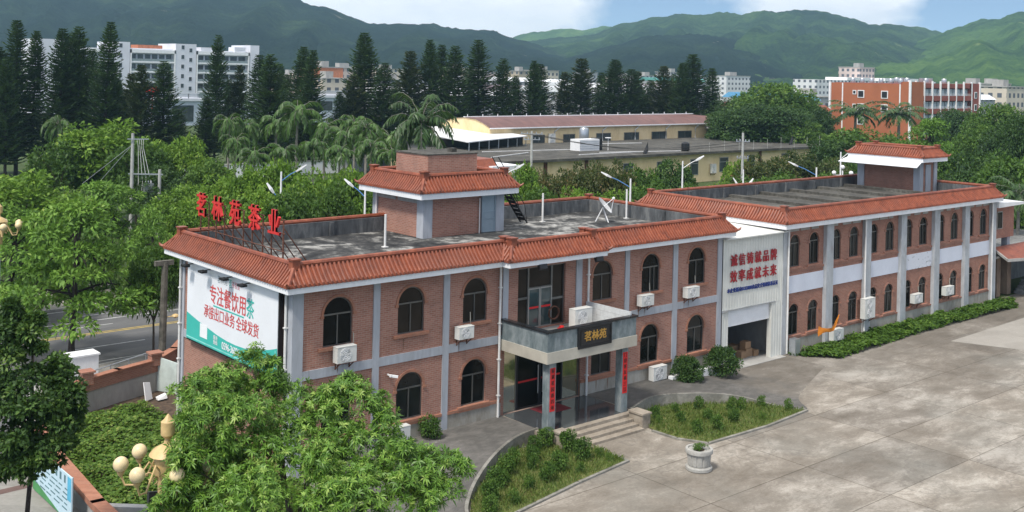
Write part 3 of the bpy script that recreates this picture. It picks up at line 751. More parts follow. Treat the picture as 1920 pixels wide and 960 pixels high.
# upstairs glazed door unit above the porch
mb = MB(); P = PF
def rect_frame(mb, x0, x1, z0, z1, y, t=.05, d=.06):
    mb.box(x0, x0 + t, y, y + d, z0, z1); mb.box(x1 - t, x1, y, y + d, z0, z1); mb.box(x0 + t, x1 - t, y, y + d, z0, z0 + t); mb.box(x0 + t, x1 - t, y, y + d, z1 - t, z1)
for x0, x1, z0, z1 in ((11.49, 12.2, 4.14, 5.55), (11.49, 12.2, 5.55, 6.95), (12.2, 13.66, 5.96, 6.95), (13.66, 14.45, 4.14, 5.35), (13.66, 14.45, 5.35, 6.95)):
    rect_frame(mb, x0, x1, z0, z1, .1)
u = mb.build('balcony_glazing', M['frame'], fw)
for q in ((11.5, 12.2, 4.14), (13.66, 14.44, 4.14), (12.2, 13.66, 5.96)): g = MB(); g.box(q[0], q[1], .15, .16, q[2], 6.95); g.build('glass', M['curtain'], u)
for x0, x1 in ((12.2, 12.92), (12.94, 13.66)):
    d = MB(); rect_frame(d, x0, x1, 4.14, 5.96, .08, .055)
    dd = d.build('balcony_door', M['frame_light'], fw)
    g = MB(); g.box(x0 + .05, x1 - .05, .11, .12, 4.19, 5.91); g.build('glass', M['glass_door'], dd)
    g = MB(); g.box(x0 + .06, x1 - .06, .095, .107, 5.02, 5.11); g.build('door_sticker', M['paper_red'], dd)
# entrance under the porch
mb = MB(); rect_frame(mb, 10.75, 11.58, .51, 3.42, .1, .04); rect_frame(mb, 14.45, 15.55, .51, 3.42, .1, .04); u = mb.build('entrance_glazing', M['frame'], fw)
for q in ((10.78, 11.56), (14.48, 15.52)): g = MB(); g.box(q[0], q[1], .13, .14, .53, 3.4); g.build('glass', M['mirror'], u)
for x0, x1 in ((11.6, 13.0), (13.02, 14.42)):
    d = MB(); rect_frame(d, x0, x1, .52, 3.4, .08, .07); dd = d.build('entrance_door', M['black'], fw)
    g = MB(); g.box(x0 + .06, x1 - .06, .12, .13, .58, 3.35); g.build('glass', M['glass'], dd)
    g = MB(); g.box(x0 + .1, x1 - .1, .1, .115, 1.72, 1.8); g.build('door_sticker', M['paper_red'], dd)
    h = MB(); hx = 12.86 if x0 < 12 else 13.16; h.tube([(hx, .03, 1.1), (hx, .03, 2.4)], .025, 8); h.build('handle', M['steel'], dd)
# eaves, parapets, roof deck
OUT = [(0, 0), (10.62, 0), (10.62, -.5), (15.6, -.5), (15.6, 0), (26.05, 0), (26.05, 10.15), (0, 10.15)]
tiled_roof(fw, OUT, .6, 7.28, 7.56, 8.27)
parapet(fw, [(0, 0), (26.05, 0), (26.05, 10.15), (0, 10.15)], .2, 7.45, 8.22)
mb = MB(); mb.poly([(.02, .02, 7.5), (26.03, .02, 7.5), (26.03, 10.1, 7.5), (.02, 10.1, 7.5)]); mb.box(10.64, 15.58, -.46, .03, 7.4, 8.2); mb.build('roof_deck', M['deck'], fw)
for x, y, z0, z1 in ((10.34, -.12, .45, 7.3), (15.85, -.14, .45, 7.3), (-.14, .32, 0, 7.3), (-.14, 9.85, 0, 7.3)):
    mb = MB(); mb.tube([(x, y, z0), (x, y, z1)], .055, 8)
    for k in range(4): mb.box(x - .075, x + .075, y - .075, y + .08, z0 + 1 + 1.6 * k, z0 + 1.05 + 1.6 * k)
    mb.build('downpipe', M['pvc'], fw, smooth=True)
for x in (12.0, 15.6):
    mb = MB(); mb.hexa([(x - .22, -1.16, 7.1), (x + .22, -1.16, 7.1), (x + .22, -1.02, 7.02), (x - .22, -1.02, 7.02)], [(x - .22, -1.1, 7.3), (x + .22, -1.1, 7.3), (x + .22, -.9, 7.26), (x - .22, -.9, 7.26)])
    mb.bar((x, -1.0, 7.2), (x, -.8, 7.35), .05); mb.build('floodlight', M['black'], fw)
# stair tower on the roof
tw = part_group('stair_tower', fw)
X0, X1, Y0, Y1, ZB = 11.0, 16.2, 6.65, 11.1, 7.5
mb = MB(); mb.box(X0 + .05, X1 - .05, Y0 + .05, Y1 - .05, ZB - .02, 9.6); mb.box(X0 + .06, X1 - .06, 10.02, Y1 - .06, 0, ZB - .02); mb.build('tower_wall', M['brick'], tw)
for x0, x1, y0, y1 in ((X0, X0 + .5, Y0, Y0 + .5), (X1 - .5, X1, Y0, Y0 + .5), (X0, X0 + .35, Y1 - .35, Y1), (X1 - .5, X1, Y1 - .5, Y1)):
    mb = MB(); mb.box(x0 - .03, x1 + .03, y0 - .03, y1 + .03, ZB, 9.56); mb.build('tower_pilaster', M['grey_paint'], tw)
tiled_roof(tw, [(X0, Y0), (X1, Y0), (X1, Y1), (X0, Y1)], .6, 9.5, 9.84, 10.58, name='tower_tiles')
mb = MB(); mb.box(X0, X1, Y0, Y1, 9.56, 10.3); mb.build('tower_deck', M['deck_old'], tw)
mb = MB(); mb.box(X0 + .35, 14.5, Y0 + .2, 9.6, 10.3, 11.6); mb.build('tank_room_wall', M['brick'], tw)
mb = MB(); mb.box(X0 + .31, 14.54, Y0 + .16, 9.64, 11.6, 11.66); mb.box(13.4, 13.75, 7.6, 7.95, 11.66, 11.86); mb.build('tank_room_roof', M['deck_old'], tw)
mb = MB(); mb.box(14.7, 15.62, Y0 - .02, Y0 + .06, ZB + .02, 9.45); rect_frame(mb, 14.7, 15.62, ZB + .02, 9.45, Y0 - .06, .06, .05)
mb.box(14.76, 15.56, Y0 - .05, Y0 - .015, 8.55, 8.61); mb.box(14.76, 15.56, Y0 - .05, Y0 - .015, 8.2, 8.24); mb.build('roof_door', plain('pale_blue_steel_door', (.3, .37, .42), .4, .2, .06), tw)
for y0, y1 in ((7.25, 8.9), (9.1, 10.7)):
    mb = MB(); mb.box(X0 - .0, X0 + .045, y0, y1, 9.2, 9.45); mb.build('tower_vent', M['concrete_pale'], tw)
mb = MB(); mb.tube([(14.55, Y0 - .05, ZB), (14.55, Y0 - .05, 9.3)], .03, 6); mb.build('tower_pipe', M['pvc'], tw); mb = MB(); mb.tube([(X0 - .05, 10.75, ZB), (X0 - .05, 10.75, 9.5)], .05, 6); mb.build('tower_pipe', M['pvc'], tw)
# porch
pc = part_group('porch', fw)
mb = MB()
mb.box(10.5, 16.02, -3.1, -2.95, 3.95, 4.78); mb.box(10.5, 10.65, -2.95, -.05, 3.95, 4.78); mb.box(15.87, 16.02, -2.95, -.05, 3.95, 4.78); mb.build('porch_parapet', M['grey_stone'], pc)
mb = MB(); mb.box(10.44, 16.08, -3.16, -2.9, 4.78, 4.86); mb.box(10.44, 10.7, -2.9, -.03, 4.78, 4.86); mb.box(15.82, 16.08, -2.9, -.03, 4.78, 4.86); mb.build('coping', M['black_stone'], pc)
mb = MB(); mb.box(10.46, 16.06, -3.14, -.03, 3.47, 3.95); mb.build('porch_beam', M['beige_tile'], pc)
mb = MB(); mb.box(10.65, 15.87, -2.95, -.03, 3.96, 4.1); mb.build('balcony_floor', M['concrete_pale'], pc)
mb = MB(); mb.box(15.78, 15.868, -2.94, -.06, 4.1, 5.0); mb.build('block_upstand', M['block'], pc)
for x0 in (10.76, 15.28):
    mb = MB(); mb.box(x0, x0 + .4, -2.96, -2.56, .5, 3.47); mb.build('porch_column', M['grey_stone'], pc)
mb = MB(); mb.box(10.7, 15.9, -3.0, -.02, .3, .5); mb.build('porch_floor', M['pol_floor'], pc)
mb = MB(); mb.box(10.45, 16.1, -3.3, -3.0, -.04, .497); mb.box(10.45, 10.7, -3.0, -.06, -.04, .497); mb.box(15.9, 16.1, -3.0, -.06, -.04, .497)
mb.box(11.25, 15.4, -3.62, -3.3, -.04, .36); mb.box(11.25, 15.4, -3.96, -3.62, -.04, .23); mb.box(11.25, 15.4, -4.3, -3.96, -.04, .11); mb.build('porch_steps', M['step_stone'], pc)
for x in (10.95, 15.68):
    mb = MB(); mb.box(x - .26, x + .26, -4.15, -3.32, -.04, .62); mb.box(x - .31, x + .31, -4.2, -3.3, .62, .7); mb.build('step_pedestal', M['step_stone'], pc)
# billboard, on steel, with lamps
bb = thing('billboard', 'white and teal billboard of red Chinese lettering on the left end wall', 'billboard', (-.25, 4.8, 3.8))
mb = MB(); mb.box(-.25, -.2, .73, 8.87, 3.8, 7.17); mb.build('panel', M['vinyl'], bb)
mb = MB(); mb.box(-.2, -.07, .78, 8.82, 3.86, 7.1)
for y in (1, 3, 5, 7, 8.6): mb.box(-.24, -.02, y - .04, y + .04, 3.7, 3.8)
mb.box(-.23, -.05, .66, .73, 3.75, 7.18); mb.box(-.23, -.1, .73, 8.87, 3.72, 3.8); mb.build('frame', M['black'], bb)
sw = [(8.87, 4.95), (8.3, 4.84), (7.6, 4.72), (6.74, 4.6), (5.9, 4.48), (5.0, 4.4), (4.2, 4.385), (3.4, 4.42), (2.6, 4.52), (1.9, 4.66), (1.3, 4.8), (.73, 4.96)]
mb = MB()
for a, b in zip(sw, sw[1:]): mb.poly([(-.254, a[0], 3.8), (-.254, b[0], 3.8), (-.254, b[0], b[1]), (-.254, a[0], a[1])])
mb.build('teal_wave', M['print_teal'], bb)
lt = plain('pale_teal_print', (.25, .68, .62), .5)
mb = MB(); mb.box(-.259, -.256, .76, 8.84, 3.86, 3.92); mb.box(-.259, -.256, .84, .9, 3.92, 4.85); mb.build('border_line', lt, bb)
mb = MB(); mb.box(-.262, -.257, 6.8, 7.5, 4.1, 4.68); mb.build('white_label', M['print_white'], bb)
wall_text('专注餐饮用', .86, M['print_red'], (-.26, 4.98, 6.06), 'left', bb, offset=.012, sx=.78)
wall_text('茶', .86, M['print_teal'], (-.26, 2.98, 6.04), 'left', bb, offset=.012, sx=.78)
wall_text('承接出口业务', .6, M['print_red'], (-.26, 5.72, 5.27), 'left', bb, offset=.008, sx=.8)
wall_text('全球发货', .6, M['print_red'], (-.26, 3.2, 5.27), 'left', bb, offset=.008, sx=.82)
wall_text('茗林苑', .34, M['print_grey'], (-.26, 5.48, 6.82), 'left', bb, sx=.9)
wall_text('茗', .4, M['print_teal'], (-.26, 4.75, 6.8), 'left', bb, sx=.7)
wall_text('茶茗萱', .3, M['print_pink'], (-.26, 4.25, 6.8), 'left', bb, sx=.8)
wall_text('服务\n热线', .2, M['print_white'], (-.262, 6.0, 4.22), 'left', bb, offset=.004)
wall_text('0596-36026', .42, M['print_white'], (-.262, 4.6, 4.13), 'left', bb, offset=.01, sx=.8)
mb = MB(); mb.box(-.258, -.253, 3.5, 6.28, 5.62, 5.68); mb.build('underline', M['print_teal'], bb)
for y in (8.3, 6.6, 4.6, 3.0):
    mb = MB(); mb.bar((-.2, y, 7.15), (-.62, y, 7.12), .04); mb.box(-.75, -.5, y - .2, y + .2, 7.04, 7.13); mb.build('board_lamp', M['black'], bb)
# porch name board and couplets
nb = thing('name_board', 'black name board with gold characters on the grey porch front', 'sign', (13.28, -3.1, 4.25))
mb = MB(); mb.box(12.25, 14.32, -3.17, -3.102, 3.86, 4.8); mb.build('board', M['black_stone'], nb)
mb = MB(); rect_frame(mb, 12.25, 14.32, 3.86, 4.8, -3.2, .07, .03); rect_frame(mb, 12.4, 14.17, 4.0, 4.66, -3.185, .02, .015); mb.build('frame', M['black'], nb)
wall_text('茗林苑', .46, M['gold'], (13.3, -3.178, 4.33), 'front', nb, extrude=.008, offset=.012)
for x, s, w in ((10.96, '春满茗园香四海', 'left'), (15.48, '门迎客友福三江', 'right')):
    cp = thing('couplet', f'red paper couplet with black characters on the {w} porch column', 'couplet', (x, -2.965, 1.35), group='couplets on the porch columns')
    mb = MB(); mb.box(x - .15, x + .15, -2.972, -2.962, 1.35, 3.22); mb.build('paper', M['paper_red'], cp)
    for i, ch in enumerate(s): wall_text(ch, .2, M['ink'], (x, -2.975, 3.08 - .262 * i), 'front', cp, name='character', offset=.004)
mt = MB(); mt.box(12.3, 13.9, -1.15, -.1, .502, .515); tag(mt.build('door_mat', M['mat_red']), 'dark red door mat on the polished porch floor', 'mat')

# ============================================================ loading bay between the wings
lb = thing('loading_bay', 'cream sheet-clad loading bay with a half-open roller door between the two brick wings', 'building', (28.8, 0, 0))
mb = MB()
def clad(x0, x1, z0, z1, y=-.1, p=.24):
    x = x0
    while x < x1 - 1e-6:
        e = min(x + p, x1); f = lambda t: x + (e - x) * t
        mb.add([(f(0), y, z0), (f(.55), y, z0), (f(.62), y + .014, z0), (f(.93), y + .014, z0), (f(1), y, z0), (f(0), y, z1), (f(.55), y, z1), (f(.62), y + .014, z1), (f(.93), y + .014, z1), (f(1), y, z1)],
               [(0, 1, 6, 5), (1, 2, 7, 6), (2, 3, 8, 7), (3, 4, 9, 8)]); x = e
clad(26.12, 26.66, 0, 3.13); clad(30.58, 31.55, 0, 3.13); clad(26.12, 31.55, 3.13, 7.05)
for a in (26.66, 30.58):
    mb.poly([(a, -.1, 0), (a, .2, 0), (a, .2, 3.13), (a, -.1, 3.13)])
mb.poly([(26.66, -.1, 3.13), (30.58, -.1, 3.13), (30.58, .2, 3.13), (26.66, .2, 3.13)])
mb.build('clad_wall', M['cream_clad'], lb)
mb = MB(); mb.box(26.1, 26.6, -.16, -.1, 3.1, 3.22); mb.box(26.6, 30.9, -.13, -.1, 3.14, 3.2); mb.build('door_head', M['steel'], lb)
mb = MB()
for k in range(9): mb.hexa([(26.66, .06, 2.22 + .1 * k), (30.58, .06, 2.22 + .1 * k), (30.58, .12, 2.22 + .1 * k), (26.66, .12, 2.22 + .1 * k)], [(26.66, .08, 2.32 + .1 * k), (30.58, .08, 2.32 + .1 * k), (30.58, .12, 2.32 + .1 * k), (26.66, .12, 2.32 + .1 * k)])
mb.build('roller_shutter', M['white'], lb)
mb = MB(); mb.poly([(26.2, .12, .01), (31.5, .12, .01), (31.5, 9, .01), (26.2, 9, .01)]); mb.build('bay_floor', M['concrete_pale'], lb)
mb = MB(); mb.poly([(26.15, 9, 0), (31.55, 9, 0), (31.55, 9, 7), (26.15, 9, 7)]); mb.poly([(31.55, .05, 0), (31.55, .05, 7), (31.55, 9, 7), (31.55, 9, 0)])
mb.box(28.55, 28.85, 3.6, 3.9, 0, 6.9); mb.poly([(26.1, .2, 6.9), (31.55, .2, 6.9), (31.55, 9, 6.9), (26.1, 9, 6.9)]); mb.build('bay_inner_wall', M['concrete_pale'], lb)
mb = MB(); mb.hexa([(26.1, -.35, 7.06), (31.7, -.35, 7.06), (31.7, 9.5, 7.3), (26.1, 9.5, 7.3)], [(26.1, -.35, 7.12), (31.7, -.35, 7.12), (31.7, 9.5, 7.38), (26.1, 9.5, 7.38)]); mb.build('sheet_roof', plain('white_roof_sheet', (.68, .68, .64), .5, var=.06), lb)
mb = MB(); mb.box(31.55, 32.15, -.14, .1, -.05, 7.28); mb.build('pilaster', M['pilaster_old'], lb)
mb = MB(); mb.tube([(31.98, -.2, .05), (31.98, -.2, 7.2)], .055, 8); mb.build('downpipe', M['pvc'], lb)
mb = MB(); mb.box(26.12, 31.5, -.5, .1, -.03, .03); mb.build('threshold', M['concrete_pale'], lb)
sg = thing('slogan_sign', 'two red rows and one blue row of Chinese slogan characters on the cream loading bay', 'sign', (28.8, -.12, 5.2))
for row, zz in (('诚信铸就品牌', 5.82), ('效率成就未来', 4.94)):
    for i, ch in enumerate(row): wall_text(ch, .68, M['darkred_sign'], (27.0 + .72 * i, -.16, zz), 'front', sg, name='character', extrude=.012, offset=.016, sx=.9)
wall_text('本企业通过ISO22000食品安全管理体系认证', .262, M['blue_sign'], (28.8, -.125, 4.22), 'front', sg, extrude=.01, offset=.01, sx=.92)
rr = random.Random(5)
for i, (x, y, z, s) in enumerate(((29.2, .9, .02, .5), (29.75, 1.0, .02, .6), (29.4, 1.7, .02, .7), (29.7, 1.0, .48, .5), (30.15, 1.6, .02, .62), (30.25, .8, .02, .42))):
    c = MB(); c.box(x - s / 2, x + s / 2, y - s * .4, y + s * .4, z, z + s * .75); c.box(x - s / 2 - .003, x + s / 2 + .003, y - .03, y + .03, z, z + s * .75 + .004)
    tag(c.build('carton', M['cardboard']), f"brown carton lying in the open loading bay, {ORD[i]} of the heap", 'carton', 'cartons in the loading bay')
for i, x in enumerate((28.1, 28.55)):
    c = MB(); c.lathe([(.13, 0), (.14, .05), (.14, .33), (.05, .42), (.04, .48)], (x, .7 + .3 * i, .02), 14)
    tag(c.build('water_bottle', M['blue_plastic'], smooth=True), f"{('left', 'right')[i]} blue water bottle standing on the loading bay floor", 'bottle', 'water bottles in the bay')

# ============================================================ back wing
bw = thing('brick_building', 'long two-storey back wing of old brick with narrow arched windows and white panels between floors', 'building', (32, 0, 0))
BX0, BX1 = 32.1, 57.5
BPIL = [(35.78, 36.5), (40.06, 40.7), (44.3, 44.97), (48.61, 49.3), (52.85, 53.5), (56.87, 57.5)]
BWIN = [32.83, 34.79, 37.13, 39.09, 41.32, 43.27, 45.56, 47.5, 49.82, 51.74, 54.02, 55.97]
mb = MB()
facade_wall(mb, PF, BX0, BX1, -.05, 3.9, [(c, 1.0, .97, 2.27, 2.77) for c in BWIN]); facade_wall(mb, PF, BX0, BX1, 3.9, 7.4, [(c, 1.0, 4.92, 6.27, 6.78) for c in BWIN])
mb.poly([(BX0, 0, 0), (BX0, 0, 7.4), (BX0, 10, 7.4), (BX0, 10, 0)]); mb.poly([(BX1, 0, 0), (BX1, 10, 0), (BX1, 10, 7.4), (BX1, 0, 7.4)]); mb.poly([(BX0, 10, 0), (BX0, 10, 7.4), (BX1, 10, 7.4), (BX1, 10, 0)])
wl = mb.build('wall', M['brick_old'], bw)
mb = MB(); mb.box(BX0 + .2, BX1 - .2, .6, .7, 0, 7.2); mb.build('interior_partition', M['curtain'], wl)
for i, c in enumerate(BWIN):
    arch_window(bw, PF, c, 1.0, 4.92, 6.27, 6.78, dep=.06, glass=('glass', 'glass_pale', 'glass_sky')[(i * 5 + 1) % 3], sash=-.3 if i in (0, 1, 2, 3, 7) else None, tmat='brick_old')
    arch_window(bw, PF, c, 1.0, .97, 2.27, 2.77, dep=.06, glass=('glass', 'glass_sky', 'glass', 'glass_pale')[i % 4], tmat='brick_old')
xs = [BX0] + [v for p in BPIL for v in p]
BAY = [(BX0, 35.78), (36.5, 40.06), (40.7, 44.3), (44.97, 48.61), (49.3, 52.85), (53.5, 56.87)]
for a, b in BPIL:
    mb = MB(); mb.box(a, b, -.25, .05, -.05, 7.28); mb.build('pilaster', M['pilaster_old'], bw)
m, nt, b_, _ = new_mat('torn_white_panel'); f = nz(nt, wpos(nt, (1, 1, 1.4)), 1.6, 9, .75, 1.5)
nt.links.new(ramp(nt, f, [(.36, (.05, .055, .07)), (.42, (.66, .68, .74)), (1, (.72, .74, .8))]), b_.inputs['Base Color']); M['torn'] = m
M['panel'] = plain('bluish_white_panel', (.66, .69, .77), .45, var=.05, scale=.6)
for i, (a, b) in enumerate(BAY):
    p = MB(); p.box(a, b, -.05, .01, 3.42, 4.42); o = p.build('white_panel', M['torn' if i == 3 else 'panel'], bw)
    if i == 3: o['label'] = 'white panel with torn black patches'
    p = MB(); p.box(a, b, -.07, .01, 4.66, 4.78); p.build('brick_course', M['brick_old'], bw)
    p = MB(); p.box(a, b, -.05, .01, -.05, .74); p.build('plinth', M['plinth'], bw)
    p = MB(); p.box(a, b, -.08, .01, .74, .84); p.build('brick_course', M['brick_old'], bw)
    rnd = random.Random(i); p = MB()
    for k in range(3): x = a + .2 + k * 1.1; p.box(x, x + rnd.uniform(.5, 1.), -.03, .01, 6.98, 7.27)
    p.build('patched_render', M['concrete_pale'], bw)
tiled_roof(bw, [(31.75, 0), (57.3, 0), (57.3, 10.2), (31.75, 10.2)], .6, 7.25, 7.58, 8.27)
parapet(bw, [(31.75, 0), (57.3, 0), (57.3, 10.2), (31.75, 10.2)], .2, 7.4, 8.22)
mb = MB(); mb.poly([(31.8, .02, 7.55), (57.2, .02, 7.55), (57.2, 10.1, 7.55), (31.8, 10.1, 7.55)]); mb.build('roof_deck', M['deck_old'], bw)
for k in range(6):
    x = 35.9 + 3.55 * k; mb = MB(); mb.box(x, x + .5, .25, 9.95, 7.5, 7.74); mb.build('roof_beam', M['deck_old'], bw)
for x in (39.95, 56.8):
    mb = MB(); mb.tube([(x, -.3, .1), (x, -.3, 7.2)], .055, 8); mb.build('downpipe', M['pvc'], bw)
t2 = part_group('stair_tower', bw)
A0, A1, B0, B1 = 54.6, 57.1, 4.2, 9.3
mb = MB(); mb.box(A0 + .05, A1 - .05, B0 + .05, B1 - .05, 7.5, 9.95); mb.build('tower_wall', M['brick_old'], t2)
for x0, x1, y0, y1 in ((A0, A0 + .45, B0, B0 + .45), (A1 - .4, A1, B0, B0 + .4), (A0, A0 + .4, B1 - .5, B1)):
    mb = MB(); mb.box(x0 - .03, x1 + .03, y0 - .03, y1 + .03, 7.5, 9.9); mb.build('tower_pilaster', M['grey_paint'], t2)
tiled_roof(t2, [(A0, B0), (A1, B0), (A1, B1), (A0, B1)], .6, 9.85, 10.2, 10.8, name='tower_tiles')
mb = MB(); mb.box(A0, A1, B0, B1, 9.9, 10.6); mb.build('tower_deck', M['tile'], t2)
mb = MB(); mb.hexa([(A0 - .5, B0 - .4, 9.82), (A0 - .5, B1 + .6, 9.82), (A0 - 1.5, B1 + .8, 9.5), (A0 - 1.5, B0 - .6, 9.5)], [(A0 - .5, B0 - .4, 9.87), (A0 - .5, B1 + .6, 9.87), (A0 - 1.5, B1 + .8, 9.55), (A0 - 1.5, B0 - .6, 9.55)]); mb.build('white_awning', M['white'], t2)
mb = MB(); mb.box(55.5, 56.2, B0 - .02, B0 + .06, 7.6, 9.6); mb.build('roof_door', M['grey_paint'], t2)

# annex on legs at the far end
ax = thing('brick_annex', 'small brick annex raised on concrete legs at the far end of the back wing', 'building', (59.5, 1, 0))
mb = MB(); mb.box(57.56, 61.7, .4, 6, 4.3, 6.7); mb.build('wall', M['brick_old'], ax)
mb = MB(); mb.hexa([(57.55, -.4, 6.75), (62.3, -.2, 6.75), (62.3, 6.4, 6.8), (57.55, 6.4, 6.8)], [(57.55, -.4, 7.15), (62.3, -.2, 6.9), (62.3, 6.4, 7.0), (57.55, 6.4, 7.2)]); mb.build('slab_roof', M['white'], ax)
f = MB(); rect_frame(f, 58.9, 59.75, 5.0, 6.3, .34, .06, .05); fo = f.build('window', M['frame_light'], ax)
f = MB(); f.box(58.95, 59.7, .36, .38, 5.05, 6.25); f.build('glass', M['glass'], fo)
for x in (58.6, 61.1):
    mb = MB(); mb.box(x, x + .45, .6, 1.05, 3.0, 4.3); mb.build('leg', M['grey_paint'], ax)
mb = MB(); mb.box(57.56, 75, 3, 9, 0, 3.1); mb.box(57.56, 75, -.2, 9, 3.0, 3.12); mb.build('podium', M['concrete'], ax)
for x in (58.9, 60.6):
    mb = MB(); mb.box(x, x + .6, .3, .9, 0, 3.0); mb.build('column', blotchy('tan_rendered_column', [(.3, (.16, .11, .08)), (.7, (.33, .24, .17))], (1, 1, .5), 1, 5), ax)
cn = thing('tiled_canopy', 'low red tiled canopy beside the raised brick annex at the right edge', 'canopy', (61, -1, 0))
mb = MB(); mb.hexa([(57.9, -.9, 3.02), (66, -3.4, 3.0), (66, .4, 3.6), (58.4, .4, 3.6)], [(57.9, -.9, 3.1), (66, -3.4, 3.08), (66, .4, 3.7), (58.4, .4, 3.7)]); mb.build('roof', M['tile'], cn)
mb = MB(); mb.bar((57.85, -.95, 3.0), (66, -3.45, 2.98), .1, .2); mb.bar((57.85, -.95, 3.02), (58.4, .4, 3.62), .1, .16); mb.build('edge_trim', M['concrete_pale'], cn)
for x, y in ((62.2, -2.1), (65.5, -3.1)):
    mb = MB(); mb.box(x - .2, x + .2, y - .2, y + .2, 0, 3.0); mb.build('post', M['concrete'], cn)
st = thing('outdoor_stair', 'concrete outdoor stair with a steel railing under the tiled canopy', 'stair', (63.5, -.6, 0))
mb = MB()
for k in range(12): mb.box(61.6 + .3 * k, 61.9 + .3 * k, -.9, .25, 0, .18 * (k + 1))
mb.build('flight', M['concrete'], st)
mb = MB(); mb.tube([(61.6, -.88, 1.1), (65.2, -.88, 3.2)], .03, 6)
for k in range(7): mb.tube([(61.7 + .55 * k, -.88, .15 + .32 * k), (61.7 + .55 * k, -.88, 1.15 + .32 * k)], .02, 5)
mb.build('railing', M['steel'], st)
# ============================================================ air conditioners
def ac_unit(x0, x1, z0, z1, yb, label, wall=True, fans=1, side='front', dep=.34):
    t = thing('air_conditioner', label, 'air conditioner', ((x0 + x1) / 2, yb - dep / 2, z0), group='outdoor air conditioner units')
    y0 = yb - dep
    mb = MB(); mb.box(x0, x1, y0, yb, z0 + .03, z1); mb.box(x0 - .01, x1 + .01, y0 - .01, yb, z1, z1 + .02); mb.build('case', M['ac_white'], t)
    n = MB(); h = (z1 - z0 - .05) / fans; r = min(h, (x1 - x0) * .66) * .44
    g = MB()
    for k in range(fans):
        c = (x0 + (x1 - x0) * .42, z0 + .05 + h * (k + .5))
        n.add([(c[0] + r * math.cos(2 * PI * i / 20), y0 - .004, c[1] + r * math.sin(2 * PI * i / 20)) for i in range(20)], [tuple(range(19, -1, -1))])
        for q in (.35, .6, .82, 1.0):
            g.tube([(c[0] + r * q * math.cos(2 * PI * i / 20), y0 - .014, c[1] + r * q * math.sin(2 * PI * i / 20)) for i in range(21)], .008, 4, False)
        for i in range(6): g.bar((c[0], y0 - .014, c[1]), (c[0] + r * math.cos(i * PI / 3), y0 - .014, c[1] + r * math.sin(i * PI / 3)), .012)
    n.build('fan_opening', M['steel'] if not wall or fans == 2 else plain('pale_grey_fan_grille', (.45, .46, .46), .6), t); g.build('fan_guard', M['white'], t)
    b = MB()
    if wall:
        for x in (x0 + .12, x1 - .12): b = MB(); b.bar((x, yb, z0), (x, y0, z0), .035); b.bar((x, yb, z0 - .25), (x, y0 + .05, z0 - .02), .03); b.box(x - .02, x + .02, yb - .02, yb + .02, z0 - .28, z0); b.build('bracket', M['rust'], t)
        p = MB(); p.tube([(x1 - .02, yb - .1, z0 + .3), (x1 + .07, yb - .02, z0 + .4), (x1 + .1, yb + .06, z0 + .75), (x1 + .1, yb + .08, z0 + 1.05)], .022, 6); p.build('hose', M['beige_tile'], t)
    else:
        for x in (x0 + .1, x1 - .1): b = MB(); b.box(x - .05, x + .05, y0 + .02, yb - .02, z0 - .02, z0 + .03); b.build('foot', M['black'], t)
    return t
ac_unit(1.74, 2.62, 4.27, 4.92, -.12, 'white air conditioner on brackets under the upper arched window nearest the billboard')
ac_unit(7.8, 8.6, 4.33, 4.87, -.12, 'white air conditioner on brackets under the upper window left of the porch')
ac_unit(19.3, 20.2, 4.32, 4.87, -.12, 'white air conditioner on the band under the open-sash window right of the porch')
ac_unit(22.8, 23.75, 4.32, 4.87, -.12, 'white air conditioner under the upper window next to the loading bay')
ac_unit(4.3, 5.2, .56, 1.28, -.3, 'white air conditioner standing on the ground behind the foreground tree', False)
ac_unit(20.15, 21.15, .5, 1.2, -.25, 'white air conditioner standing on the ground left of the round bushes', False)
ac_unit(14.0, 15.1, 4.12, 4.98, -.75, 'large white air conditioner standing on the porch balcony', False, dep=.42)
ac_unit(39.55, 40.7, 1.05, 2.3, -.26, 'tall twin-fan air conditioner beside the downpipe of the back wing', True, 2)
ac_unit(45.75, 46.8, 1.22, 1.82, -.12, 'white air conditioner on the back wing wall, second from its far end')
ac_unit(49.9, 51.0, 1.25, 1.85, -.12, 'white air conditioner nearest the far end of the back wing')
ac_unit(36.1, 37.15, .2, .88, -.3, 'white air conditioner on the ground under the orange cloth', False)
# orange cloth hung on a line
mb = MB(); vs = []; fs = []; L_ = [(34.3, -.75, 1.42), (34.6, -.8, 1.28), (35.0, -.82, 1.2), (35.5, -.8, 1.16), (35.9, -.76, 1.25), (36.25, -.7, 1.5), (36.6, -.62, 1.8)]
for i, (x, y, z) in enumerate(L_):
    h = [.62, .3, .22, .26, .3, .24, .05][i]
    for k in range(4): vs.append((x + .03 * math.sin(k * 2 + i), y + .04 * math.sin(i * 1.7 + k), z - h * k / 3))
for i in range(len(L_) - 1):
    for k in range(3): j = i * 4 + k; fs.append((j, j + 1, j + 5, j + 4))
mb.add(vs, fs); tag(mb.build('orange_cloth', M['orange_cloth'], smooth=True), 'crumpled orange cloth hung along the base of the back wing', 'cloth')
mb = MB(); mb.box(32.0, 32.5, -.75, -.35, 0, .95); mb.box(32.03, 32.47, -.755, -.75, .1, .85); tag(mb.build('meter_box', M['steel']), 'grey metal box standing on the ground at the corner of the loading bay', 'box')
# pipes and small fittings
mb = MB(); mb.lathe([(.05, 0), (.06, .02), (.06, .1)], (4.43, -.25, 3.3), 8); mb.bar((4.43, -.02, 3.37), (4.43, -.3, 3.35), .05); mb.bar((4.43, -.2, 3.35), (4.7, -.38, 3.3), .1, .09)
tag(mb.build('security_camera', M['white']), 'white security camera on the brick wall left of the lower arched window', 'camera')
mb = MB(); mb.tube([(6.5, -.08, 1.0), (6.5, -.1, 1.4)], .02, 5)
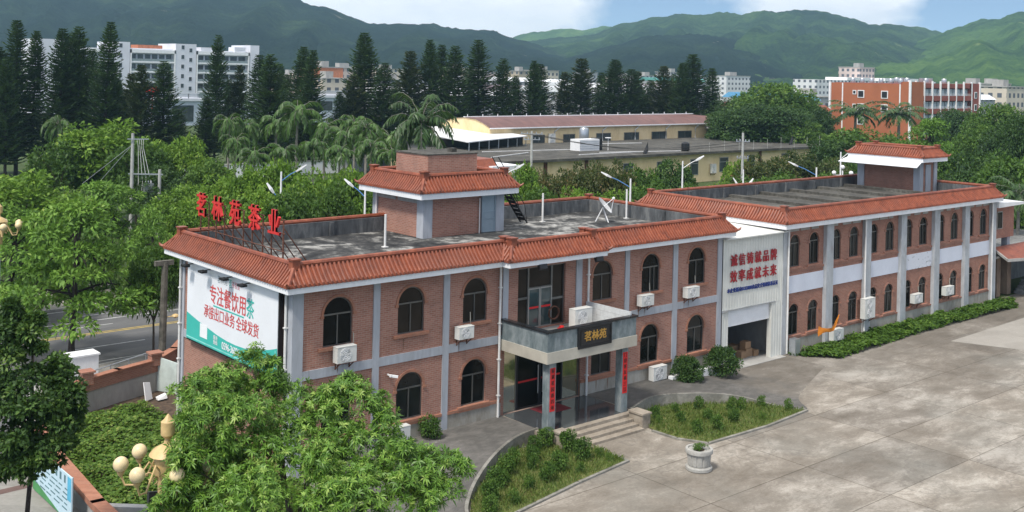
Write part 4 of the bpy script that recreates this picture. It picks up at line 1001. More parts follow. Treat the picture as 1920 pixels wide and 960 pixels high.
# flat white trough under the bushes
mb = MB(); mb.box(21.3, 25.2, -.85, -.55, .12, .62); tag(mb.build('trough', M['white_paint']), 'long low white trough along the wall behind the two round bushes', 'trough')
# ============================================================ roof things
for i, (x, y, h, lab) in enumerate(((7.98, 5.55, 1.55, 'white pole standing on the flat roof left of the stair tower'), (20.25, 7.98, 1.6, 'white pole standing on the flat roof right of the stair tower'), (25.4, 6.4, 1.7, 'white pole at the right parapet of the flat roof'))):
    mb = MB(); mb.tube([(x, y, 7.49), (x, y, 7.5 + h)], .055, 8); mb.box(x - .12, x + .12, y - .12, y + .12, 7.49, 7.54); tag(mb.build('roof_pole', M['pvc'], smooth=True), lab, 'pole', 'white poles on the flat roof')
sd = thing('satellite_dish', 'white satellite dish on a tripod on the flat roof', 'satellite dish', (23.3, 6.2, 7.5))
mb = MB(); n = 20
ax_ = Vector((.35, -.5, .55)).normalized(); sx_ = ax_.cross(Vector((0, 0, 1))).normalized(); sy_ = sx_.cross(ax_); c0 = Vector((23.3, 6.2, 8.35)); vs = []; fs = []
for r in (0.01, .2, .38, .56):
    for k in range(n): vs.append(c0 + (sx_ * math.cos(2 * PI * k / n) + sy_ * math.sin(2 * PI * k / n)) * r + ax_ * (r * r * .42))
for i in range(3):
    for k in range(n): fs.append((i * n + k, i * n + (k + 1) % n, (i + 1) * n + (k + 1) % n, (i + 1) * n + k))
mb.add(vs, fs); mb.add([v - ax_ * .02 for v in vs], [f[::-1] for f in fs]); mb.build('reflector', M['dish'], sd, smooth=True)
mb = MB()
for k in range(3): a = 2.1 * k + .4; mb.tube([c0 - ax_ * .05, (23.3 + .45 * math.cos(a), 6.2 + .45 * math.sin(a), 7.5)], .03, 5)
mb.build('tripod', M['white'], sd)
mb = MB(); f_ = c0 + ax_ * .75; mb.tube([c0 - sy_ * .5 + ax_ * .12, f_], .02, 5); mb.tube([c0 + sx_ * .5 + ax_ * .12, f_], .02, 5); mb.ball(f_, .08, 8, 6); mb.build('feed_arm', M['white'], sd)
ld = thing('roof_ladder', 'black steel ladder leaning from the stair tower down to the flat roof', 'ladder', (17.8, 7.9, 7.5))
mb = MB()
for y in (7.5, 8.05): mb.bar((19.2, y + .6, 7.5), (16.5, y, 10.5), .06); mb.tube([(18.9, y + .55, 8.6), (16.5, y, 11.3)], .025, 5)
for y in (7.5, 8.05):
    for k in range(3): t = k / 3; mb.tube([(19.2 - 2.7 * t, y + .6 * (1 - t), 7.5 + 3 * t), (18.95 - 2.4 * t, y + .55 * (1 - t), 8.55 + 2.7 * t)], .02, 5)
mb.build('rail', M['black'], ld)
mb = MB()
for k in range(1, 12): t = k / 12; mb.bar((19.2 - 2.7 * t, 7.5 + .6 * (1 - t), 7.5 + 3 * t), (19.2 - 2.7 * t, 8.05 + .6 * (1 - t), 7.5 + 3 * t), .05, .16)
mb.build('tread', M['black'], ld)
# rooftop characters on a rusty frame
rs = thing('roof_sign', 'five big red Chinese characters on rusty legs above the left eave', 'sign', (.45, 5.6, 7.5))
for ch, y0, y1 in (('茗', 9.5, 8.45), ('林', 7.95, 6.9), ('苑', 6.35, 5.15), ('茶', 4.6, 3.45), ('业', 2.95, 1.75)):
    me = text_mesh(ch, 1.12, M['red_sign'], extrude=.05, offset=.02, sx=.9)
    me.transform(Matrix.Translation((.4, (y0 + y1) / 2, 9.53)) @ Matrix.Rotation(-PI / 2, 4, 'Z') @ Matrix.Rotation(PI / 2, 4, 'X'))
    link('character', me, rs)
    mb = MB()
    for y in (y0 - .12, y1 + .12):
        mb.bar((.55, y, 7.5), (.55, y, 9.75), .05); mb.bar((.58, y, 9.4), (2.0, y, 7.52), .04)
    mb.bar((.55, y0, 9.75), (.55, y1, 9.75), .04); mb.bar((.55, y0, 9.2), (.55, y1, 9.2), .04)
    mb.build('support_frame', M['rust'], rs)
mb = MB(); mb.tube([(.5, 9.5, 8.55), (.5, 1.7, 8.5)], .02, 5); mb.build('tie_bar', M['rust'], rs)
tag(MB().lathe([(.02, 0), (.2, .01), (.2, .05), (.11, .06), (.1, .16), (.02, .18)], (13.55, -.75, 4.1), 16).build('red_helmet', M['paper_red'], smooth=True), 'red hard hat lying on the porch balcony', 'helmet')
# hose coil on the balcony
mb = MB()
for k in range(3): mb.tube([(13.6 + .32 * math.cos(a / 12 * 2 * PI), -.12 - .03 * k, 4.75 + .3 * math.sin(a / 12 * 2 * PI)) for a in range(13)], .025, 5, False)
tag(mb.build('cable_coil', M['rust']), 'dark cable coil hung beside the balcony door', 'coil')
# ============================================================ yard things
pl = thing('stone_planter', 'round fluted grey stone planter standing on the yard', 'planter', (13.62, -8.85, 0))
c = (13.62, -8.85, 0)
mb = MB(); mb.lathe([(.5, 0), (.54, .03), (.54, .14), (.5, .18)], c, 36); mb.build('base', M['stone_pot'], pl, smooth=True)
mb = MB(); n = 72; vs = []; prof = [(.43, .17), (.45, .22), (.47, .5), (.49, .68)]
for r, z in prof:
    for k in range(n): q = r * (1 - .07 * (1 if (k % 6) < 1 else 0)); vs.append((c[0] + q * math.cos(2 * PI * k / n), c[1] + q * math.sin(2 * PI * k / n), z))
mb.add(vs, [(i * n + k, i * n + (k + 1) % n, (i + 1) * n + (k + 1) % n, (i + 1) * n + k) for i in range(3) for k in range(n)]); mb.build('bowl', M['stone_pot'], pl)
mb = MB(); mb.lathe([(.49, .68), (.55, .7), (.56, .82), (.54, .86), (.45, .86), (.44, .8), (.01, .79)], c, 36); mb.build('rim', M['stone_pot'], pl, smooth=True)
mb = MB(); mb.lathe([(.44, .79), (.01, .8)], c, 24); mb.build('soil', M['soil'], pl)

# ============================================================ leaf meshes
def unit(v): return v / np.maximum(np.linalg.norm(v, axis=-1, keepdims=True), 1e-9)

def leaf_mesh(name, P, D, Nn, L, W, tint, mat, droop=0., fold=0.):
    """one thin leaf per row: base P, direction D, normal Nn"""
    n = len(P); D = unit(D); S = unit(np.cross(Nn, D)); Nn = np.cross(D, S)
    L = np.broadcast_to(np.asarray(L, float), (n,))[:, None]; W = np.broadcast_to(np.asarray(W, float), (n,))[:, None]
    mid = P + D * L * .5 + Nn * L * fold
    tip = P + D * L + np.array([0, 0, -1]) * L * droop
    V = np.stack([P, mid + S * W / 2, tip, mid - S * W / 2], 1).reshape(-1, 3)
    me = bpy.data.meshes.new(name)
    me.vertices.add(4 * n); me.vertices.foreach_set('co', V.astype(np.float32).ravel())
    me.loops.add(4 * n); me.loops.foreach_set('vertex_index', np.arange(4 * n, dtype=np.int32))
    me.polygons.add(n); me.polygons.foreach_set('loop_start', np.arange(0, 4 * n, 4, dtype=np.int32)); me.polygons.foreach_set('loop_total', np.full(n, 4, np.int32))
    a = me.attributes.new('tint', 'FLOAT', 'FACE'); a.data.foreach_set('value', np.clip(tint, 0, 1).astype(np.float32))
    me.materials.append(mat); me.update(); me.validate()
    return me

def rsph(rg, n):
    v = rg.normal(size=(n, 3)); return unit(v)

def blob_leaves(rg, cen, rad, per, L, W, flat=.75, updir=.35, spread=.55, tb=.22):
    """leaves over the outside of foliage clumps"""
    P = []; D = []; Nn = []; T = []
    for c, r, k in zip(cen, rad, per):
        v = rsph(rg, k); v[:, 2] = np.where(v[:, 2] < -.35, -v[:, 2] * .6, v[:, 2]); v = unit(v)
        rr_ = r * (.55 + .45 * rg.random(k) ** .5)[:, None]
        P.append(c + v * rr_ * np.array([1, 1, flat]))
        D.append(v * .7 + rsph(rg, k) * spread + np.array([0, 0, -.15]))
        Nn.append(v * 1.0 + np.array([0, 0, updir]) + rsph(rg, k) * .33)
        T.append(.5 + rg.normal() * tb * .6 + rg.normal(size=k) * tb * .8)
    P = np.concatenate(P); n = len(P)
    return P, np.concatenate(D), np.concatenate(Nn), np.concatenate(T), L * (.7 + .6 * rg.random(n)), W * (.7 + .6 * rg.random(n))

def crown_blobs(rg, n, rx, rz, zc, rb, low=-.45, pw=.4):
    v = rsph(rg, n * 3); v = v[v[:, 2] > low][:n]
    f = (.35 + .65 * rg.random(len(v)) ** pw)[:, None]
    c = v * f * np.array([rx, rx, rz]) + np.array([0, 0, zc])
    c[:, 0] += rx * .12 * np.sin(c[:, 2] * 2 + 1)
    return c, rb * (.65 + .7 * rg.random(len(v)))

def trunk_mesh(name, cen, zt, r, mat, limbs=9, seed=0, lean=.1, z0=-.1, lo=0.):
    rd = random.Random(seed); mb = MB()
    top = Vector((lean * zt * .5, -lean * zt * .3, zt))
    pts = [Vector((0, 0, z0)).lerp(top, t) + Vector((math.sin(t * 5 + seed) * .04 * zt * .3, math.cos(t * 4) * .03 * zt * .3, 0)) * (1 if 0 < t < 1 else 0) for t in (0, .15, .4, .7, 1)]
    mb.tube(pts, [r * 1.35, r, r * .9, r * .75, r * .55], 8)
    idx = list(range(len(cen))); rd.shuffle(idx)
    for i in idx[:limbs]:
        c = Vector(cen[i]); s = pts[2].lerp(pts[4], lo + (1 - lo) * rd.random()); m = s.lerp(c, .5) + Vector((0, 0, .1 * (c - s).length))
        mb.tube([s, m, s.lerp(c, .92)], [r * .45, r * .28, r * .1], 5)
    return mb.mesh(name, mat, smooth=True)

def broad(seed, rx, rz, zc, nb, rb, per, L, W, mat, bark, zt=None, r=.16, limbs=9, low=-.5, flat=.8, lean=.08):
    rg = np.random.default_rng(seed)
    cen, rad = crown_blobs(rg, nb, rx, rz, zc, rb, low)
    P, D, Nn, T, LL, WW = blob_leaves(rg, cen, rad, [per] * len(cen), L, W, flat)
    return trunk_mesh('trunk', cen, zt or zc * .8, r, M[bark], limbs, seed, lean), leaf_mesh('crown', P, D, Nn, LL, WW, T, M[mat], .12, .06)

def layered(seed, rx, z0, z1, tiers, mat, bark, L=.3, W=.13, per=150, r=.17):
    """street tree with flat spreading sprays in tiers"""
    rg = np.random.default_rng(seed); cen = []; rad = []
    for t in range(tiers):
        f = t / (tiers - 1); z = z0 + (z1 - z0) * f; R_ = rx * (1 - .75 * f ** 1.6); n = int(4 + 8 * (1 - f))
        for k in range(n):
            a = 2 * PI * (k + rg.random()) / n; q = R_ * (.35 + .65 * rg.random() ** .6)
            cen.append((q * math.cos(a), q * math.sin(a), z + rg.normal() * .25 - .12 * q)); rad.append(.75 + .5 * rg.random())
    cen = np.array(cen); rad = np.array(rad) * rx / 4.
    P, D, Nn, T, LL, WW = blob_leaves(rg, cen, rad, [per] * len(cen), L, W, .42, .8, .7)
    return trunk_mesh('trunk', cen, z1 * .85, r, M[bark], 14, seed, .03), leaf_mesh('crown', P, D, Nn, LL, WW, T, M[mat], .15, .05)

def conifer(seed, H, R0, mat, sparse=1.0, base=.12):
    """tiered island pine: whorls of upswept branches, each a feather of needle sprays"""
    rg = np.random.default_rng(seed); P = []; D = []; Nn = []; T = []; Ls = []
    tr = MB(); tr.tube([(0, 0, -.2), (0, 0, H * .5), (.05, 0, H * .97)], [.24, .15, .03], 7)
    z = H * base
    while z < H * .985:
        f = (z / H - base) / (1 - base)
        R_ = R0 * (1 - f) ** .72 * (.85 + .3 * rg.random()) * (.62 + .38 * min(1, f * 6 + .5)) + .12
        nb = 7 if f < .8 else 6
        a0 = rg.random() * 2 * PI
        for k in range(nb):
            if rg.random() > sparse: continue
            a = a0 + 2 * PI * k / nb + rg.normal() * .12; h = np.array([math.cos(a), math.sin(a), 0.]); s = np.array([-math.sin(a), math.cos(a), 0.])
            Lb = R_ * (.8 + .35 * rg.random()); up = .16 + .38 * f
            if Lb > .8: tr.tube([(0, 0, z), tuple(h * Lb * .8 + np.array([0, 0, z + Lb * up * .6]))], [.035, .012], 3, False)
            ns = max(3, int(Lb / .24))
            tb = .5 + rg.normal() * .12
            for i in range(ns):
                t = (i + .5) / ns; b = h * Lb * t + np.array([0, 0, z + Lb * up * t * t - .08 * Lb * math.sin(PI * t)])
                w = .62 * (1 - .4 * t) * (.55 + .45 * min(1, R_))
                for sg in (-1, 0, 1):
                    P.append(b); D.append(h * (.75 if sg else 1) + s * sg * .8 + np.array([0, 0, .35 + .3 * rg.random()])); Nn.append(np.array([0, 0, 1.]) + rg.normal(size=3) * .5)
                    Ls.append(w * (1.05 + .4 * rg.random())); T.append(tb + rg.normal() * .14 + .18 * f)
        z += (.52 - .25 * f) * (.85 + .3 * rg.random()) * max(.6, H / 20)
    P = np.array(P); Ls = np.array(Ls)
    return tr.mesh('trunk', M['bark_dark'], True), leaf_mesh('crown', P, np.array(D), np.array(Nn), Ls, Ls * .33, np.array(T), M[mat], -.1, .0)

def palm(seed, H, nf, Lf, mat, r=.16, droop=1., up=.9):
    rg = np.random.default_rng(seed); P = []; D = []; Nn = []; T = []; Ls = []
    tr = MB(); tr.tube([(0, 0, -.2), (.03, 0, H * .3), (0, .04, H * .75), (0, 0, H)], [r * 1.2, r, r * .85, r * .7], 9); tr.tube([(0, 0, H), (0, 0, H + .6)], [r * .8, r * .45], 9)
    st = MB()
    for k in range(nf):
        a = 2.4 * k + rg.normal() * .2; e = up * (1.3 - 1.5 * (k / nf)) ; h = np.array([math.cos(a), math.sin(a), 0.]); s = np.array([-math.sin(a), math.cos(a), 0.])
        L_ = Lf * (.85 + .3 * rg.random()); p = np.array([0, 0, H + .5]); ang = e; n = 13; pts = [p]
        for i in range(n):
            ang -= droop * (.06 + .16 * (i / n)) * (1 + .3 * rg.random())
            p = p + (h * math.cos(ang) + np.array([0, 0, math.sin(ang)])) * L_ / n; pts.append(p)
        st.tube([tuple(q) for q in pts[::3]], [.035, .028, .02, .015, .008][:len(pts[::3])], 4, False)
        tb = .5 + rg.normal() * .14
        for i in range(1, n + 1):
            d = unit(pts[i] - pts[i - 1])
            w = .62 * math.sin(PI * min(.97, (i + .8) / (n + 1.2))) ** .6
            for q in (0., .5):
                b = pts[i - 1] + (pts[i] - pts[i - 1]) * q
                for sg in (-1, 1):
                    P.append(b); D.append(s * sg * .8 + d * .55 + np.array([0, 0, -.28 - .2 * rg.random()]) + rg.normal(size=3) * .12); Nn.append(np.array([0, 0, 1.]) + d * .3 + rg.normal(size=3) * .25)
                    Ls.append(w * (1.0 + .4 * rg.random()) * Lf / 3.2); T.append(tb + rg.normal() * .12)
    tr2 = tr; tr2.v, tr2.f, tr2.m = tr.v, tr.f, tr.m
    n0 = len(tr.v); tr.v += st.v; tr.f += [tuple(i + n0 for i in f) for f in st.f]; tr.m += st.m
    Ls = np.array(Ls)
    return tr.mesh('trunk', M['palm_bark'], True), leaf_mesh('crown', np.array(P), np.array(D), np.array(Nn), Ls, Ls * .17 + .04, np.array(T), M[mat], .25, .0)

def plant(name, meshes, label, cat, group, loc, sx=1., sz=1., rz=0.):
    o = thing(name, label, cat, (float(loc[0]), float(loc[1]), float(loc[2]) if len(loc) > 2 else 0.), rz, group)
    o.scale = (sx, sx, sz)
    for nm, me in zip(('trunk', 'crown'), meshes): link(nm, me, o, local=True)
    return o

# ============================================================ vegetation
RB = random.Random(11)
def top_at(px, py, d): return float(at(px, py, d)[2])
def width_m(w, d): return w * d / FPX
# prototypes: (meshes, nominal radius, nominal height)
PB = [(broad(21, 3.4, 2.7, 4.2, 70, .95, 95, .42, .2, 'leaf_mid', 'wood'), 4.0, 7.2),
      (broad(22, 3.4, 3.0, 4.3, 70, .9, 95, .4, .19, 'leaf_bright', 'wood'), 4.0, 7.6),
      (broad(23, 3.3, 2.6, 4.1, 64, .95, 95, .42, .2, 'leaf_dark', 'wood'), 3.9, 7.0),
      (broad(24, 3.2, 2.4, 3.6, 60, .9, 95, .38, .18, 'leaf_olive', 'wood'), 3.8, 6.4),
      (broad(25, 3.4, 2.8, 4.1, 66, 1.0, 95, .45, .2, 'leaf_bright', 'wood'), 4.0, 7.3)]
PL = [(layered(31, 4.2, 3.0, 8.0, 6, 'leaf_street', 'bark_dark', .34, .15, 190), 4.6, 8.6),
      (layered(32, 4.0, 2.4, 7.6, 6, 'leaf_street', 'bark_dark', .34, .15, 180), 4.4, 8.2)]
PBIG = (broad(41, 8., 6.2, 8.6, 190, 1.6, 80, .62, .32, 'leaf_dark', 'wood', 8, .5, 14), 9.0, 16.0)
PBIG2 = (broad(42, 7.4, 5.6, 8.0, 170, 1.5, 80, .6, .3, 'leaf_mid', 'wood', 8, .45, 14), 8.4, 14.8)

def real_h(me):
    co = np.empty(len(me.vertices) * 3, np.float32); me.vertices.foreach_get('co', co); z = np.sort(co[2::3]); return float(z[int(len(z) * .998)])
PB = [(m_, r_, real_h(m_[1])) for m_, r_, _ in PB]; PL = [(m_, r_, real_h(m_[1])) for m_, r_, _ in PL]
PBIG = (PBIG[0], PBIG[1], real_h(PBIG[0][1])); PBIG2 = (PBIG2[0], PBIG2[1], real_h(PBIG2[0][1]))
def tree(proto, px, d, top, w, label, group=None, name='tree', cat='tree', rz=None):
    me, r0, h0 = proto
    b = at(px, CYP, d); h = top_at(px, top, d); sx = width_m(w, d) / 2 / r0; sz = h / h0
    return plant(name, me, label, cat, group, (b[0], b[1], 0), sx, sz, RB.random() * 6.28 if rz is None else rz)

g = 'street trees left of the building'
tree(PL[0], 146, 58, 372, 300, 'feathery street tree with a bare dark trunk beside the road, nearest the billboard', g, rz=.4)
tree(PL[1], 30, 66, 382, 240, 'feathery street tree behind the golden lamp post at the left edge', g, rz=2.)
tree(PB[1], 45, 80, 322, 220, 'round yellow-green tree at the left edge above the golden lamp', g)
tree(PL[0], 205, 76, 340, 230, 'feathery tree spreading in front of the twin utility poles', g, rz=4.4)
tree(PL[1], 292, 72, 392, 120, 'small street tree with whitewashed trunk behind the left eave corner', g, rz=1.)
tree(PB[0], 300, 60, 455, 110, 'dark leafy tree tucked behind the left end of the tiled eave', g)
tree(PB[4], -30, 95, 330, 240, 'green tree cut by the left edge beyond the road', g)
tree(PL[0], 110, 92, 372, 190, 'feathery green tree beyond the road between two street trees', g, rz=2.4)
for x, y in ((23.4, 51.), (23.9, 50.4)):
    pass
g = 'green trees beyond the road'
tree(PB[1], 205, 108, 226, 215, 'big round yellow-green tree behind the utility poles', g)
tree(PB[0], 120, 104, 262, 140, 'mid green tree left of the big round tree', g)
tree(PB[0], 262, 104, 262, 130, 'mid green tree right of the big round tree', g)
tree(PB[4], 352, 108, 256, 110, 'bright round tree left of the palm row', g)
tree(PB[2], 300, 100, 312, 120, 'dark tree behind the twin utility poles', g)
tree(PB[0], 395, 104, 300, 110, 'mid green tree below the leftmost palms', g)
for i, (px, d, top, w, k) in enumerate(((352, 92, 345, 130, 4), (420, 86, 330, 140, 1), (372, 80, 378, 120, 4), (470, 82, 308, 140, 1), (520, 84, 300, 130, 4), (585, 80, 322, 130, 1), (640, 82, 318, 120, 4), (500, 76, 350, 140, 1), (560, 74, 352, 130, 0), (620, 76, 345, 130, 0), (672, 84, 332, 110, 1))):
    tree(PB[k], px, d, top, w, f'bright green tree, {ORD[i]} from the left in the row behind the red roof sign', 'tree row behind the roof sign')
for i, (px, d, top, w, k) in enumerate(((985, 92, 308, 95, 4), (1045, 98, 318, 100, 3), (1100, 100, 305, 95, 3), (1150, 98, 302, 105, 3), (1205, 100, 312, 95, 0), (1265, 104, 300, 100, 2), (1085, 88, 352, 110, 1), (1015, 84, 352, 120, 0), (1145, 90, 358, 110, 1), (1215, 92, 345, 120, 0), (1290, 98, 345, 120, 0), (1350, 112, 345, 90, 1), (1436, 116, 292, 120, 3), (1490, 118, 283, 115, 3), (1540, 118, 292, 110, 3), (1410, 106, 330, 130, 0), (1480, 108, 325, 130, 0), (1385, 118, 300, 60, 4), (1565, 112, 322, 90, 0))):
    tree(PB[k], px, d, top, w, f'clipped round tree, {ORD[i]} in the belt in front of the yellow workshop', 'tree belt in front of the yellow workshop')
for i, (px, d, top, w, p) in enumerate(((1352, 205, 215, 120, PBIG), (1402, 215, 178, 150, PBIG), (1455, 210, 156, 170, PBIG2), (1515, 205, 200, 120, PBIG), (1440, 195, 195, 190, PBIG), (1385, 195, 205, 130, PBIG), (1500, 192, 225, 110, PBIG2))):
    tree(p, px, d, top, w, f'huge dark tree, {ORD[i]} of the dense clump left of the orange dormitory', 'dense dark clump behind the yellow workshop')
for i, (px, d, top, w, p) in enumerate(((1610, 150, 240, 150, PB[0]), (1565, 146, 262, 110, PB[2]), (1680, 152, 252, 110, PB[0]), (1745, 140, 222, 150, PL[0]), (1795, 210, 205, 100, PBIG), (1875, 170, 195, 130, PBIG2), (1905, 140, 235, 130, PBIG), (1845, 150, 235, 120, PBIG2), (1800, 120, 280, 110, PB[0]), (1845, 112, 285, 130, PB[2]), (1900, 104, 290, 150, PB[0]), (1870, 98, 340, 120, PB[2]), (1912, 96, 395, 90, PL[1]), (1820, 108, 320, 110, PB[2]), (1700, 130, 285, 100, PB[4]), (1640, 126, 285, 110, PB[0]), (1560, 125, 300, 90, PB[0]), (1925, 120, 215, 100, PBIG), (1760, 128, 300, 90, PB[0]))):
    tree(p, px, d, top, w, f'leafy tree, {ORD[i]} in the grove round the far roof tower at the right', 'grove at the right edge')
# palms
PP = [(palm(51, 7.5, 17, 3.2, 'frond', droop=1.1), 3.0, 10.2), (palm(52, 8.0, 15, 3.0, 'frond', droop=1.3), 2.8, 10.5), (palm(53, 6.5, 19, 4.0, 'frond_dark', .2, droop=.8), 3.7, 9.6)]
PP = [(m_, r_, real_h(m_[1])) for m_, r_, _ in PP]
pal = [(432, 118, 212, 80, 1), (462, 122, 222, 80, 0), (445, 112, 250, 80, 1), (560, 118, 188, 110, 0), (520, 124, 215, 90, 1), (612, 118, 222, 95, 0), (590, 110, 258, 90, 1), (650, 116, 238, 95, 0), (640, 106, 270, 90, 1), (690, 114, 222, 95, 1), (700, 108, 258, 95, 0), (735, 118, 240, 90, 0), (535, 108, 268, 85, 1), (480, 106, 275, 80, 0), (668, 124, 215, 80, 0), (112, 116, 216, 80, 1), (740, 106, 272, 85, 1)]
for i, (px, d, top, w, k) in enumerate(sorted(pal)):
    me, r0, h0 = PP[k]; b = at(px, CYP, d); h = top_at(px, top, d)
    plant('palm_tree', me, f'green palm with drooping fronds, {ORD[i]} from the left along the palm row', 'palm', 'palm row beyond the road', (b[0], b[1], 0), width_m(w, d) / 2 / r0, h / h0, RB.random() * 6.28)
for px, d, top, w, lab in ((792, 104, 174, 150, 'tall dark palm rising right behind the brick stair tower'), (1606, 215, 188, 110, 'dark palm in front of the orange end wall, the left one'), (1688, 212, 190, 115, 'dark palm in front of the corner of the orange dormitory'), (1915, 92, 330, 130, 'dark palm fronds cut by the right edge')):
    me, r0, h0 = PP[2]; b = at(px, CYP, d); h = top_at(px, top, d)
    plant('palm_tree', me, lab, 'palm', None, (b[0], b[1], 0), width_m(w, d) / 2 / r0, h / h0, RB.random() * 6.28)
# island pines
PC = [(conifer(61, 20, 3.4, 'needle', .98), 3.4, 20.), (conifer(62, 20, 3.0, 'needle', .88), 3.0, 20.), (conifer(63, 20, 3.6, 'needle', .82), 3.6, 20.), (conifer(64, 17, 3.2, 'needle_brown', .8, .2), 3.2, 17.), (conifer(65, 20, 2.6, 'needle', .9, .08), 2.6, 20.)]
PC = [(m_, r_, real_h(m_[1])) for m_, r_, _ in PC]
pin = [(-8, 150, 88, 110, 0), (34, 152, 38, 95, 1), (62, 156, 58, 90, 0), (14, 146, 108, 90, 2), (112, 152, 54, 92, 0), (152, 154, 50, 90, 2), (136, 162, 62, 70, 1), (196, 152, 41, 92, 1), (216, 156, 118, 70, 0), (245, 160, 138, 70, 3), (268, 152, 122, 80, 3), (310, 154, 115, 95, 2), (338, 164, 205, 60, 0), (405, 168, 66, 80, 2), (388, 156, 180, 70, 4), (450, 170, 122, 60, 3), (488, 164, 103, 70, 4), (509, 158, 102, 95, 2), (562, 172, 88, 85, 0), (583, 166, 94, 80, 1), (536, 178, 140, 60, 4), (640, 178, 172, 55, 4), (662, 180, 140, 70, 3), (687, 184, 62, 95, 0), (719, 180, 118, 75, 1), (770, 192, 96, 85, 3), (805, 194, 75, 75, 0), (826, 204, 84, 60, 4), (852, 194, 86, 95, 2), (900, 200, 75, 90, 1), (944, 200, 110, 80, 2), (968, 206, 142, 60, 0), (998, 206, 114, 70, 0), (1013, 212, 120, 70, 1), (1060, 214, 135, 60, 3), (1090, 216, 110, 85, 3), (1150, 216, 112, 85, 0), (1130, 226, 136, 60, 4), (1184, 218, 130, 80, 1), (1200, 226, 134, 60, 3), (1243, 220, 124, 85, 3), (1262, 228, 140, 60, 2), (1282, 216, 118, 75, 0), (1303, 218, 102, 85, 1), (1340, 222, 128, 70, 4), (1218, 222, 150, 60, 4), (880, 210, 130, 60, 4), (745, 196, 150, 60, 4), (174, 170, 92, 80, 0), (132, 172, 104, 80, 0), (225, 172, 150, 70, 0), (430, 178, 150, 60, 0), (530, 182, 120, 60, 0)]
pin.sort()
reg = lambda px: 'before the white apartment block' if px < 500 else ('above the brick stair tower' if px < 780 else 'behind the long brown roof')
cnt = {}
for px, d, top, w, k in pin:
    me, r0, h0 = PC[k]; b = at(px, CYP, d); h = top_at(px, top, d); r_ = reg(px); i = cnt.get(r_, 0); cnt[r_] = i + 1
    ad = 'thin' if k == 3 else ('slender' if k in (4, 1) else 'broad')
    plant('conifer', me, f'{ad} dark island pine, {ORD[i]} from the left {r_}', 'conifer', 'row of island pines', (b[0], b[1], 0), width_m(w * RB.uniform(.95, 1.25), d) / 2 / r0, h / h0, RB.random() * 6.28).rotation_euler[1] = RB.uniform(-.035, .035)

# foreground tree with lance leaves in rosettes
def rosette_tree(lobes, base, seed, mat, bark, per, nl, L, W, tb=.2, limbs=14, r=.17):
    rg = np.random.default_rng(seed); cen = np.array([at(px, py, d) for px, py, d, _ in lobes]); rad = np.array([q[3] for q in lobes])
    P = []; D = []; Nn = []; T = []; Ls = []
    for c, r_ in zip(cen, rad):
        n = int(per * r_ ** 1.7); sub, sr = crown_blobs(rg, 10, r_ * .85, r_ * .7, 0, r_ * .36, -.6)
        for q in range(n):
            s = rg.integers(len(sub)); v = unit(rg.normal(size=3)); v[2] = v[2] if v[2] > -.3 else -v[2]
            p = c + sub[s] + v * sr[s] * (.75 + .35 * rg.random()); ax = unit(v + np.array([0, 0, .55]) + rg.normal(size=3) * .3)
            sx = unit(np.cross(ax, rg.normal(size=3))); sy = np.cross(ax, sx); t0 = .5 + rg.normal() * tb
            new = rg.random() < .06
            for k in range(nl):
                a = 2 * PI * (k + rg.random() * .6) / nl; e = -.15 + 1.1 * rg.random()
                d = (sx * math.cos(a) + sy * math.sin(a)) * math.cos(e) + ax * math.sin(e)
                P.append(p); D.append(d); Nn.append(ax + rg.normal(size=3) * .15); Ls.append(L * (.65 + .6 * rg.random())); T.append(t0 + rg.normal() * .1 + (.25 if new else 0))
    Ls = np.array(Ls); b = np.array(base)
    cr = leaf_mesh('crown', np.array(P) - b, np.array(D), np.array(Nn), Ls, Ls * W, np.array(T), M[mat], .22, .06)
    return trunk_mesh('trunk', [tuple(c - b) for c in cen], float(np.median(cen[:, 2])) * .72, r, M[bark], limbs, seed, .05), cr
LOB = [(398, 738, 29.2, .9), (450, 712, 29.6, .75), (385, 800, 28.5, .85), (380, 845, 26.6, .7), (376, 785, 27, .62), (368, 905, 26.4, .72), (310, 968, 26, .5), (468, 672, 29.8, .42), (500, 690, 29.8, .4), (352, 800, 26.4, .38), (350, 862, 26.3, .42), (338, 915, 26.2, .48), (380, 860, 27, .9), (590, 860, 27.5, 1.0), (500, 840, 28, 1.0), (375, 868, 28, .85), (512, 728, 29.8, .65), (595, 745, 29.5, .65), (640, 775, 29.2, .8), (655, 730, 29.8, .5), (455, 790, 28.2, 1.1), (560, 800, 29, .9), (690, 815, 29, .8), (640, 868, 28, 1.0), (740, 868, 28, .95), (800, 892, 28, .9), (845, 882, 28, .5), (545, 905, 27, 1.2), (430, 880, 27, 1.1), (700, 935, 27, 1.1), (790, 945, 27.5, .9), (620, 950, 26.5, 1.2), (365, 948, 27, .85), (450, 960, 26, 1.2), (420, 760, 29.5, .9), (480, 740, 30, .8), (700, 760, 30, .5), (352, 740, 29.6, .5), (735, 905, 29, .9)]
base = at(575, CYP, 28.6); base = (float(base[0]), float(base[1]), 0.)
plant('tree', rosette_tree(LOB, base, 71, 'leaf_mango', 'wood', 310, 9, .172, .22), 'large lance-leaved tree in the foreground hiding the lower left facade', 'tree', None, base)
